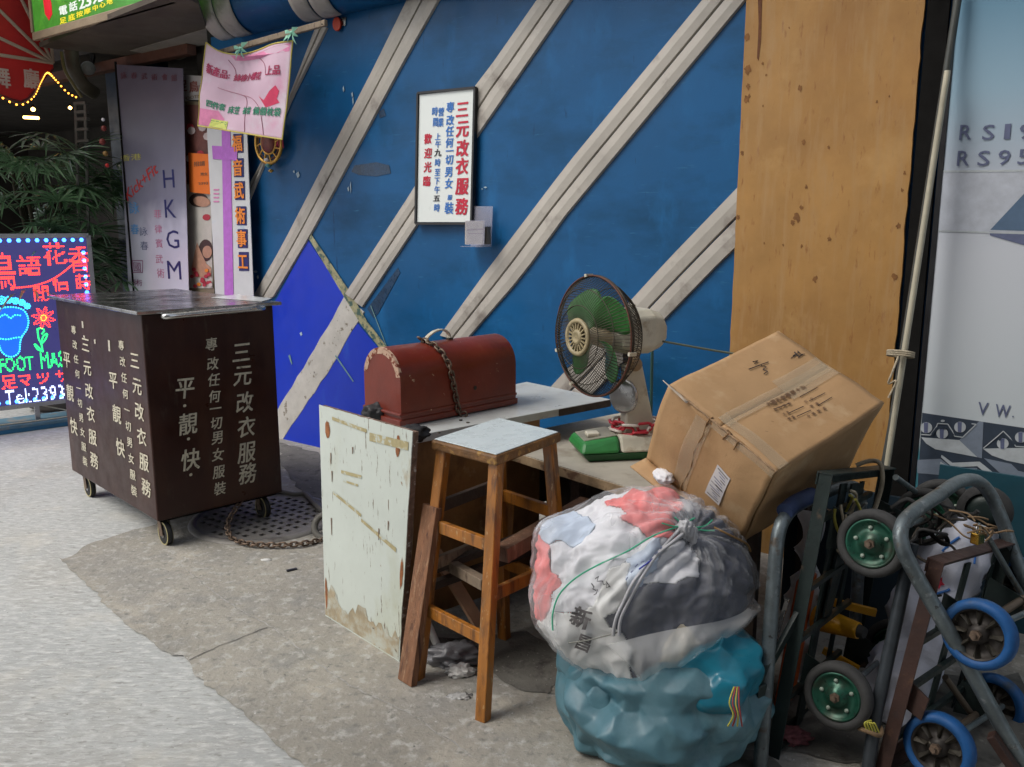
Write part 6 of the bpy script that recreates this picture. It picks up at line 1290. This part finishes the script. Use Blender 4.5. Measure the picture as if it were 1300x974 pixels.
# empty film skirt hanging below the clothes down to the knotted corner
tl = [surf(x, y, .006) for x, y in ((772, 818), (792, 812), (820, 806), (850, 800), (885, 793), (920, 785), (945, 775), (962, 762))]
bl2 = [Y(806, 846, 2.03), Y(814, 872, 2.01), Y(824, 884, 2.0), Y(846, 868, 2.0), (Y(880, 845, 2.0)), Y(916, 820, 2.03), Y(946, 797, 2.08), Y(966, 775, 2.12)]
tl, bl2 = smoothpath(tl, 6), smoothpath(bl2, 6); nn_ = len(tl) - 1
def skirt(a, b):
    i = min(nn_, int(round(a * nn_))); p = tl[i].lerp(bl2[i], b); t = p * 11
    return p + V((0, -1, .2)) * (.020 * sin(pi * b) + .016 * sin(pi * min(1, b * 1.3)) * (1 - 2 * abs(noise.noise(V((a * 9 + b * 1.5, b * 1.2, 3))))))
obj('film_skirt', MB().grid(skirt, nn_, 14), bag_film('cloudy_film_skirt', (.80, .81, .80), (.35, .72), .2), clr)
def strap(L_, r, m, nm, lift=.004, flatw=None):
    P_ = [surf(*p, lift) for p in L_]; P_ = smoothpath(P_, 5); obj(nm, MB().tube(P_, r, 6), m, clr)
strap([(703, 800), (702, 780), (710, 755), (730, 735), (760, 718), (795, 702), (830, 682), (858, 668), (882, 658)], .0022, M_greenstring, 'green_string')
strap([(840, 664), (860, 668), (890, 668), (905, 662)], .002, M_greenstring, 'green_string'); strap([(855, 655), (868, 664), (885, 672), (905, 672)], .002, M_greenstring, 'green_string', .010)
M_strap = mat('white_plastic_strap', (.45, .45, .47), .4, var=.15)
for dx in (0, 6): strap([(780 + dx, 805), (782 + dx, 785), (792 + dx, 762), (806 + dx, 735), (828 + dx, 708), (850 + dx, 690), (862 + dx, 675)], .0045, M_strap, 'white_strap', .006)
strap([(722, 815), (745, 812), (770, 806), (785, 802)], .002, mat('grey_string', (.25, .25, .22), .7), 'grey_string')
for s_ in range(7):
    a0_ = (800 + s_ * 1.5 + s_ * 5, 740 - s_ * 7); strap([(a0_[0] - 4, a0_[1] - 3), (a0_[0] - 1, a0_[1] - 6)], .0014, M_pv, 'strap_print', .009)
strap([(812, 724), (825, 708), (838, 696)], .002, mat('blue_strap_edge', (.03, .04, .35), .5), 'blue_strap_edge', .010)
strap([(905, 668), (925, 678), (945, 690), (955, 700)], .003, mat('brown_cord', (.30, .17, .06), .8), 'brown_cord', .006)
def crump(px, py, y, rad, m, seed, par, nm): obj(nm, blob_mb(Y(px, py, y), rad, 4, seed, .5, 2.6, 0, .5), m, par)
kp = surf(865, 672, .012)
obj('knot', blob_mb(kp, (.020, .018, .024), 4, 31, .5, 2.6, 0, .5), M_strap, clr); obj('knot', blob_mb(kp + V((.02, 0, -.015)), (.012, .012, .026), 4, 33, .5, 2.6, 0, .5), M_strap, clr)
def scrib(L_, m=M_ink, r=.0014): obj('pen_mark', MB().tube([surf(*p, .0035) for p in L_], r, 4), m, clr)
for L_ in ([(757, 735), (761, 732), (759, 738), (765, 737), (767, 742), (771, 741), (770, 746), (774, 744)], [(752, 741), (755, 745), (753, 747), (757, 749), (760, 748), (758, 754), (755, 756)], [(770, 738), (776, 746)]): scrib(L_)
Mgm = mat('grey_marker', (.15, .14, .14), .7)
for chx, cx0, cy0, szp in (('新', 738, 784, 27), ('昌', 742, 815, 22)):
    vv_, ff_ = glyph(chx, .03); a = .38
    obj('character', MB().add([surf(cx0 + (x * cos(a) + y * sin(a)) * szp, cy0 + (x * sin(a) - y * cos(a)) * szp, .004 + l * .0003) for x, y, l in vv_], ff_), Mgm, clr, fixn=False)
t_ = obj('white_cloth_end', blob_mb(Y(842, 604, 2.42), (.030, .05, .020), 4, 8, .2), M_whitecloth); tag(t_, 'small white cloth bulge poking out under the flap of the cardboard box', 'cloth')

# ================================================================== TROLLEYS
def wheel(c, ax_, R_, tyre_m, hub_m, par, spokes=0):
    ax_ = V(ax_).normalized(); w_ = obj('wheel', MB().lathe([(R_ * .74, -.021), (R_ * .92, -.021), (R_, -.012), (R_, .012), (R_ * .92, .021), (R_ * .74, .021), (R_ * .72, 0), (R_ * .74, -.021)], c, ax_, 36, cap=False), tyre_m, par)
    if spokes == 0:
        obj('wheel_disc', MB().lathe([(R_ * .74, .012), (R_ * .70, .021), (R_ * .64, .018), (R_ * .58, .008), (R_ * .32, .010), (R_ * .28, .022), (.001, .024)], c, ax_, 36, cap=False).lathe([(R_ * .74, -.012), (R_ * .70, -.021), (R_ * .64, -.018), (R_ * .58, -.008), (.001, -.010)], c, ax_, 36, cap=False), hub_m, w_)
        x = ax_.orthogonal().normalized(); y = ax_.cross(x)
        for s_ in (1, -1):
            q = MB()
            for k in range(5): q.lathe([(.0055, 0), (.0055, .004), (.001, .005)], c + (x * cos(k * 1.2566 + .4) + y * sin(k * 1.2566 + .4)) * R_ * .46 + ax_ * .009 * s_, ax_ * s_, 8)
            obj('rivets', q, mat('pale_rivet', (.30, .36, .30), .5), w_)
    else:
        obj('wheel_disc', MB().lathe([(R_ * .76, -.014), (R_ * .76, .016), (R_ * .70, .018), (R_ * .68, .004), (R_ * .28, .004), (R_ * .26, .016), (R_ * .1, .018), (.001, .018)], c, ax_, 36, cap=False), hub_m, w_)
        x = ax_.orthogonal().normalized(); y = ax_.cross(x)
        for k in range(8):
            a = 2 * pi * k / 8; d = x * cos(a) + y * sin(a); s2 = y * cos(a) - x * sin(a); c0 = c + ax_ * .004
            obj('spoke', MB().add([c0 + d * R_ * .30 + s2 * .004, c0 + d * R_ * .68 + s2 * .010, c0 + d * R_ * .68 - s2 * .010, c0 + d * R_ * .30 - s2 * .004, c0 + d * R_ * .32 + ax_ * .014, c0 + d * R_ * .66 + ax_ * .013], [(0, 1, 5, 4), (4, 5, 2, 3), (1, 2, 5), (0, 4, 3)]), mat('worn_spoke_iron', (.075, .068, .055), .45, metal=.6, var=.4, vs=30), w_)
    obj('axle_nut', MB().lathe([(.013, -.03), (.013, .03)], c, ax_, 6, smooth=False).lathe([(.006, -.04), (.006, .04)], c, ax_, 10), M_chainrust, w_)
    return w_
def frame_axes(bot, top, far, Yt, W=None):
    O = G(*bot); T_ = Y(*top, Yt); F__ = G(*far, T_.z); u = (T_ - O); L = u.length; u.normalize(); w_ = (F__ - T_); w_ = (w_ - u * w_.dot(u)).normalized(); n_ = w_.cross(u); return O, u, w_, n_, L
def angle_bar(mb, p0, p1, a, b, th=.004):
    p0, p1, a, b = V(p0), V(p1), V(a), V(b); d = p1 - p0; mb.box(p0, d, a, b.normalized() * th); mb.box(p0 + b.normalized() * th, d, a.normalized() * th, b - b.normalized() * th); return mb
# --- trolley B: green iron flat trolley stood on end
O, u, wv, nv, L = frame_axes((972, 960), (1040, 598), (1168, 527), 2.15); WB = .56
tr = thing('green_trolley', 'dark green iron flat trolley stood on end with green disc wheels', 'trolley', O)
def B(a, b, c): return O + u * a + wv * b + nv * c
for b_2, dr in ((0, 1), (WB, -1)):
    obj('side_rail', angle_bar(MB(), B(0, b_2, 0), B(L, b_2, 0), wv * .036 * dr, nv * .036), M_green, tr)
obj('end_rail', angle_bar(MB(), B(L, -.003, -.004), B(L, WB + .003, -.004), -u * .036, nv * .042), M_green, tr)
obj('end_rail', angle_bar(MB(), B(.03, 0.004, .0), B(.03, WB - .004, .0), u * .036, nv * .036), M_green, tr)
obj('deck_slat', MB().bar(B(.0, WB * .33, .01), B(L - .04, WB * .33, .01), .05, .006, up=nv), M_green, tr)
obj('deck_slat', MB().bar(B(.0, WB * .62, .01), B(L - .04, WB * .62, .01), .03, .006, up=nv), M_green, tr)
for f in (.22, .42, .60, .84): obj('cross_bar', MB().bar(B(L * f, .004, .025), B(L * f + .05, WB * .7, .025), .014, .014), M_green, tr)
obj('corner_gusset', MB().prism([B(L - .04, .21, .02), B(L - .04, .29, .02), B(L - .12, .30, .02), B(L - .42, .24, .02), B(L - .42, .18, .02)], nv, 0, .006), M_green, tr)
for uu, nn_ in ((.628, .150), (.215, .138)):
    wheel(B(uu, .05, nn_), -wv, .087, M_tyre, M_hub, tr)
    wheel(B(uu + .03, WB - .02, nn_), -wv, .087, M_tyre, M_hub, tr)
    obj('axle', MB().tube([B(uu, .03, nn_), B(uu + .03, WB, nn_)], .008, 8), M_galv, tr)
    for b_2 in (.10, WB - .08): obj('axle_bracket', MB().prism([B(uu - .06, b_2, .02), B(uu + .06, b_2, .02), B(uu + .02, b_2, nn_ + .015), B(uu - .02, b_2, nn_ + .015)], wv, 0, .005), M_green, tr)
wc = Y(1195, 648, 2.62); wheel(wc, V((-.45, -.85, .1)), .10, M_tyre, M_hub, tr)
obj('axle', MB().tube([Y(1137, 606, 2.35), wc], .009, 8), M_galv, tr)
hB = smoothpath([Y(962, 1010, 1.98), Y(966, 960, 2.0), Y(974, 850, 2.05), Y(982, 740, 2.1), Y(988, 680, 2.13), Y(998, 655, 2.17), Y(1015, 640, 2.22), Y(1040, 628, 2.32), Y(1070, 618, 2.45), Y(1090, 625, 2.5), Y(1092, 680, 2.5), Y(1085, 800, 2.45)], 5)
obj('tube_handle', MB().tube(hB, .0185, 12), M_galv, tr)
obj('blue_grip', MB().tube(smoothpath([Y(996, 650, 2.16), Y(1008, 640, 2.2), Y(1030, 629, 2.28)]), .023, 12), mat('faded_blue_grip', (.035, .06, .15), .6, var=.2), tr)
obj('hinge', MB().cbox(Y(966, 880, 2.03), V((.03, .02, 0)), V((0, .03, 0)), V((0, 0, .06))), M_green, tr, bevel=.004)
obj('diagonal_stay', MB().bar(Y(960, 875, 2.02), Y(1018, 770, 2.12), .03, .012, up=nv), M_green, tr)
tr_n = nv
# thin silver strip leaning beside it
t_ = obj('silver_strip', MB().bar(Y(1000, 760, 2.3), Y(967, 870, 2.2), .012, .004), M_chrome); tag(t_, 'thin silver strip leaning between the tube handle and the green trolley', 'strip') 
# rope over the top bar
t_ = obj('white_rope_loop', MB().tube(smoothpath([B(L, .36, -.02), B(L + .02, .37, .01), B(L + .02, .375, .04), B(L - .03, .38, .055), B(L - .10, .385, .05), B(L - .16, .38, .04)], 5), .007, 8), M_rope); tag(t_, 'off white rope hooked over the top rail of the green trolley', 'rope')
cb_ = thing('cable_bundle', 'tangle of pale cables stuffed inside the top of the green trolley', 'cables', B(L - .1, .2, .05))
random.seed(31)
for k in range(9):
    c0 = B(L - .10 - random.uniform(0, .12), .14 + random.uniform(-.03, .10), .03 + random.uniform(0, .05)); rr = random.uniform(.025, .05)
    obj('cable_loop', MB().tube([c0 + u * rr * 1.3 * cos(a) + wv * rr * sin(a) + nv * .01 * sin(2 * a + k) for a in [2 * pi * j / 20 for j in range(17)]], .004, 6), (M_rope, mat('yellow_cable', (.40, .36, .06), .5), mat('grey_cable', (.22, .23, .22), .5))[k % 3], cb_)
# --- trolley C: rusty brown one with blue wheels
O2, u2, w2, n2, L2 = frame_axes((1108, 985), (1180, 708), (1283, 650), 2.0); WC = .50
L2b = L2 + .25
tc_ = thing('brown_trolley', 'rusty brown iron trolley stood on end with blue rubber wheels', 'trolley', O2)
def Cc(a, b, c): return O2 + u2 * a + w2 * b + n2 * c
obj('side_rail', angle_bar(MB(), Cc(-.0, 0, 0), Cc(L2, 0, 0), w2 * .036, n2 * .036), M_brownfe, tc_)
obj('side_rail', angle_bar(MB(), Cc(-.0, WC, 0), Cc(L2, WC, 0), -w2 * .036, n2 * .036), M_green, tc_)
obj('end_rail', angle_bar(MB(), Cc(L2, -.003, -.004), Cc(L2, WC + .003, -.004), -u2 * .036, n2 * .042), M_brownfe, tc_)
obj('end_rail', angle_bar(MB(), Cc(.03, .004, 0), Cc(.03, WC - .004, 0), u2 * .036, n2 * .036), M_brownfe, tc_)
obj('deck_slat', MB().bar(Cc(0, WC * .5, .01), Cc(L2 - .04, WC * .5, .01), .036, .006, up=n2), M_green, tc_)
for f in (.20, .42, .64): obj('cross_bar', MB().bar(Cc(L2 * f, .004, .025), Cc(L2 * f + .05, WC - .02, .025), .014, .014), M_green, tc_)
obj('torn_bracket', MB().prism([Cc(.20, .02, .03), Cc(.27, .02, .03), Cc(.25, .02, .075), Cc(.19, .02, .07)], w2, 0, .006), M_brownfe, tc_)
for (uu, nn_) in ((.450, .136), (.137, .116)):
    wheel(Cc(uu, .05, nn_), -w2, .085, M_bluety, M_darkhub, tc_, 1)
    obj('axle', MB().tube([Cc(uu, .03, nn_), Cc(uu, WC, nn_)], .008, 8), M_galv, tc_)
    for b_2 in (.10, WC - .08): obj('axle_bracket', MB().prism([Cc(uu - .05, b_2, .02), Cc(uu + .05, b_2, .02), Cc(uu + .02, b_2, nn_ + .015), Cc(uu - .02, b_2, nn_ + .015)], w2, 0, .005), M_green, tc_)
for (px, py, yy) in ((1297, 745, 2.32), (1262, 893, 2.28)):
    c = Y(px, py, yy); wheel(c, -w2, .085, M_bluety, M_darkhub, tc_, 1)
obj('stay', MB().tube([Y(1247, 670, 2.15), Y(1300, 760, 2.25)], .008, 8), M_galv, tc_)
obj('stay', MB().tube([Y(1300, 760, 2.2), Y(1236, 800, 2.1)], .011, 8), mat('brown_tube', (.13, .10, .07), .5), tc_)
obj('stay', MB().tube([Y(1200, 860, 2.15), Y(1232, 905, 2.2)], .009, 8), mat('brown_tube', (.13, .10, .07)), tc_); obj('stay', MB().tube([Y(1214, 927, 2.1), Y(1250, 898, 2.25)], .010, 8), mat('brown_tube', (.13, .10, .07)), tc_)
hC = smoothpath([Y(1345, 1040, 1.85), Y(1290, 955, 1.90), Y(1215, 820, 1.95), Y(1160, 725, 1.98), Y(1145, 692, 2.0), Y(1145, 668, 2.03), Y(1160, 650, 2.08), Y(1190, 630, 2.18), Y(1215, 613, 2.28), Y(1238, 610, 2.34), Y(1256, 626, 2.36), Y(1272, 660, 2.34), Y(1292, 715, 2.3), Y(1330, 800, 2.25)], 5)
obj('tube_handle', MB().tube(hC, .0185, 12), M_galv, tc_)
obj('rusty_leg', MB().bar(Y(1258, 932, 1.90), Y(1310, 1010, 1.84), .034, .02), M_brownfe, tc_, bevel=.003)
obj('tube_leg', MB().tube([Y(1158, 690, 2.06), Y(1135, 800, 2.03), Y(1112, 905, 2.0), Y(1100, 990, 1.97)], .0165, 10), mat('dark_steel_tube', (.055, .065, .075), .45, metal=.4, var=.3, vs=12), tc_)
obj('rope_tie', MB().tube([Y(1105, 925, 1.985) + V((.028 * cos(a), .026 * sin(a), .006 * sin(2 * a))) for a in [2 * pi * j / 14 for j in range(15)]], .006, 6), M_twine, tc_)
for k in range(5): obj('yellow_tie', MB().tube(smoothpath([Y(1106, 915 + 2 * k, 1.95), Y(1098 + 3 * k, 918, 1.94), Y(1100 + 4 * k, 926 + k, 1.94)]), .0025, 4), mat('yellow_string', (.45, .42, .06)), tc_)
# brass padlock and twine
pl = thing('brass_padlock', 'small brass padlock tied with twine to the top bar of the brown trolley', 'padlock', Y(1242, 683, 2.05))
pc = Y(1241, 683, 2.06); obj('lock_body', MB().cbox(pc, w2 * .048, n2 * .02, V((0, 0, .030))), M_brass, pl, bevel=.003)
obj('shackle', MB().tube([pc + w2 * (.014 * cos(a)) + V((0, 0, .014 + .024 * sin(a))) for a in [pi * j / 10 for j in range(11)]], .0035, 8), M_chrome, pl)
tw = thing('twine_knot', 'frayed brown twine knotted around the brass padlock', 'twine', pc)
random.seed(17)
for k in range(8):
    c0 = Y(1235 + random.uniform(-10, 22), 668 + random.uniform(-8, 10), 2.03 + random.uniform(-.02, .03)); P_ = [c0]
    for _ in range(4): P_.append(P_[-1] + V((random.uniform(-.03, .03), random.uniform(-.015, .015), random.uniform(-.02, .02))))
    obj('twine_strand', MB().tube(smoothpath(P_, 4), .0026, 5), M_twine, tw)
obj('twine_strand', MB().tube(smoothpath([Y(1186, 653, 2.1), Y(1205, 663, 2.1), Y(1222, 679, 2.05), Y(1232, 684, 2.04)]), .0025, 5), M_twine, tw); obj('twine_strand', MB().tube(smoothpath([Y(1205, 648, 2.1), Y(1228, 652, 2.06), Y(1238, 662, 2.04)]), .0025, 5), M_twine, tw)
# round black frame tyre behind the handle
t_ = thing('black_castor', 'black rubber castor in the shadow behind the silver tube handle', 'castor', Y(1240, 640, 2.6))
obj('tyre', MB().lathe([(.055, -.018), (.075, -.016), (.08, 0), (.075, .016), (.055, .018)], Y(1250, 648, 2.55), V((-.5, -.8, .1)), 28, cap=False), M_rubber, t_); obj('hub', MB().lathe([(.055, -.01), (.055, .010), (.02, .016), (.001, .016)], Y(1250, 648, 2.55), V((-.5, -.8, .1)), 24), M_green, t_)
t_ = thing('tangled_scrap', 'tangle of dark wires and straps between the two trolleys', 'wires', Y(1175, 690, 2.25))
random.seed(41)
for k in range(16):
    c0 = Y(1150 + random.uniform(-12, 45), 690 + random.uniform(-35, 25), 2.2 + random.uniform(-.05, .15)); P_ = [c0]
    for _ in range(4): P_.append(P_[-1] + V((random.uniform(-.05, .05), random.uniform(-.03, .03), random.uniform(-.04, .04))))
    obj('dark_wire', MB().tube(smoothpath(P_, 4), random.uniform(.003, .007), 5), (M_black, M_rubber, mat('dark_brown_wire', (.05, .04, .03), .6))[k % 3], t_)
# white bag with stripes held between the trolleys
wbg = thing('white_carrier_bag', 'white cloth bag with blue stripe and red star stuffed behind the brown trolley', 'bag', Y(1160, 880, 2.3))
def slab(P0_, P1_, wa, wb, dep, m, par, nm, seed):
    P0_, P1_ = V(P0_), V(P1_); d = P1_ - P0_; L_ = d.length; d.normalize(); x = d.cross(V((0, 1, 0))).normalized(); y = d.cross(x)
    def f(a, b):
        t = a; an = 2 * pi * b; w_ = (wa + (wb - wa) * t) * math.sqrt(max(0, sin(pi * (.04 + .92 * t)))) ** .6
        p = P0_ + d * L_ * t + x * cos(an) * w_ + y * sin(an) * dep
        nn = noise.noise(V((p.x * 13, p.y * 13, p.z * 5 + seed))); return p + (x * cos(an) + y * sin(an)) * (.034 * nn + .026 * (1 - 2 * abs(noise.noise(V((p.x * 24, p.y * 24, p.z * 9 + seed))))))
    q = MB().grid(f, 44, 44); obj(nm, q, m, par); return q
q = slab(Y(1120, 915, 2.25), Y(1230, 665, 2.42), .085, .075, .07, mat('white_plastic_cloth', (.50, .52, .60), .6, var=.1, vs=6, layers=[((.36, .40, .50), 6, .56, .7)], bump=.5, bs=14), wbg, 'bag_cloth', 3)
wbv = BVHTree.FromPolygons([tuple(v) for v in q.v], q.f)
def wsurf(px, py):
    h = wbv.ray_cast(CAM, ray(px, py).normalized()); return (h[0] - ray(px, py).normalized() * .004) if h[0] else Y(px, py, 2.3)
obj('blue_stripe', MB().tube([wsurf(x, y) for x, y in ((1183, 755), (1192, 753), (1202, 750), (1206, 748))], .004, 5), M_bluep, wbg); obj('blue_stripe', MB().tube([wsurf(x, y) for x, y in ((1238, 692), (1238, 708), (1237, 716))], .003, 5), M_bluep, wbg); obj('blue_stripe', MB().tube([wsurf(x, y) for x, y in ((1196, 700), (1206, 690), (1218, 682))], .004, 5), M_bluep, wbg)
c0 = (1192, 740); obj('red_star', MB().add([wsurf(c0[0] + (8 if k % 2 == 0 else 4) * cos(k * pi / 5 + .3), c0[1] + (9 if k % 2 == 0 else 4.5) * sin(k * pi / 5 + .3)) for k in range(10)], [tuple(range(10))]), M_red, wbg, fixn=False)
wb2 = thing('white_wrapped_pole', 'white sheet sliver showing behind the green trolley rail', 'sheet', Y(1025, 700, 2.4)); slab(Y(1005, 860, 2.4), Y(1032, 650, 2.5), .02, .025, .02, M_whitecloth, wb2, 'sheet_fold', 6)
# upturned orange stool with yellow legs
os_ = thing('orange_plastic_stool', 'orange plastic stool on its side with yellow legs, wedged behind the green trolley', 'stool', Y(1020, 850, 2.35))
A0, A1 = Y(1006, 905, 2.26), Y(1036, 742, 2.32)
dd = (A1 - A0); s1 = V((.10, .14, 0)); q = MB().box(A0 - V((.025, .0, 0)), dd, s1 * .62, V((-.02, .025, 0)) * 1.2); obj('seat', q, M_orange, os_, bevel=.008)
obj('seat_rim', MB().bar(A0 + s1 * .62, A1 + s1 * .62, .014, .014), mat('yellow_green_rim', (.35, .40, .05), .5), os_)
for (x0, y0, x1, y1, r0, r1) in ((1050, 788, 1090, 801, .038, .024),):
    obj('leg', MB().tube([Y(x0 - 14, y0 - 4, 2.38), Y(x1, y1, 2.28)], [r0, r1], 14), M_yellow, os_); obj('foot', MB().tube([Y(x1, y1, 2.28), Y(x1 + 8, y1 + 3, 2.265)], [.020, .016], 12), M_rubber, os_)
obj('leg', MB().bar(Y(1040, 760, 2.42), Y(1112, 778, 2.38), .014, .022), M_yellow, os_); obj('leg', MB().bar(Y(1045, 825, 2.42), Y(1090, 850, 2.36), .014, .02), M_yellow, os_)
# dark crate filling the back and things in the gap
dk = thing('dark_crate', 'dark plastic crate standing in shadow behind the trolleys', 'crate', V((1.25, 2.75, 0)))
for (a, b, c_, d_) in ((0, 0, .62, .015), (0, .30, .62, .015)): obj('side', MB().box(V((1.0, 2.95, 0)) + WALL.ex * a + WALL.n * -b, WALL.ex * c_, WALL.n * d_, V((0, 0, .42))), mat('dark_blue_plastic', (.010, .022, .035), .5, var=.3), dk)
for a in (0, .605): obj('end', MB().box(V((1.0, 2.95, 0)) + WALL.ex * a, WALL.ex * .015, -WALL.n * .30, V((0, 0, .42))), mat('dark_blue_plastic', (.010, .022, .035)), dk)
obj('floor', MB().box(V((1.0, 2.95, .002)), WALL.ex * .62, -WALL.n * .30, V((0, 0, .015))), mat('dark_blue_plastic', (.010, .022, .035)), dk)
tp_ = thing('teal_board', 'dark teal sheet of board standing behind the blue wheels at the right edge', 'board', Wp(4.1, 0, .25))
obj('sheet', MB().box(Wp(3.78, 0.0, .20), WALL.ex * 1.3, WALL.ez * .56, WALL.n * .012), mat('dark_teal_board', (.012, .06, .085), .5, var=.25), tp_)
t_ = obj('small_pink_rag', blob_mb(G(1003, 935, .02), (.05, .03, .02), 4, 12, .5, 2.6, 0, .5), mat('dusty_pink_rag', (.20, .07, .08), .9, var=.5, vs=50)); tag(t_, 'dusty pink rag on the ground at the foot of the green trolley', 'rag')
t_ = obj('gutter_kerb', MB().box(G(-40, 985, .0) - V((.6, .6, 0)), V((.52, -.9, 0)) * .7, V((.12, .05, 0)), V((0, 0, .012))), M_pave); t_['kind'] = 'structure'

for o in list(COL.objects):
    b = o.name.split('.')[0]
    if o.parent is None and b in ('loose_timber', 'black_rag', 'green_ribbon', 'leaning_pole', 'warm_lamp'):
        o['group'] = {'loose_timber': 'loose timber in and behind the stool', 'black_rag': 'black rags beside the case', 'green_ribbon': 'ribbons tying the pink banner', 'leaning_pole': 'poles leaning in the recess', 'warm_lamp': 'small lamps in the shop entrance'}[b]
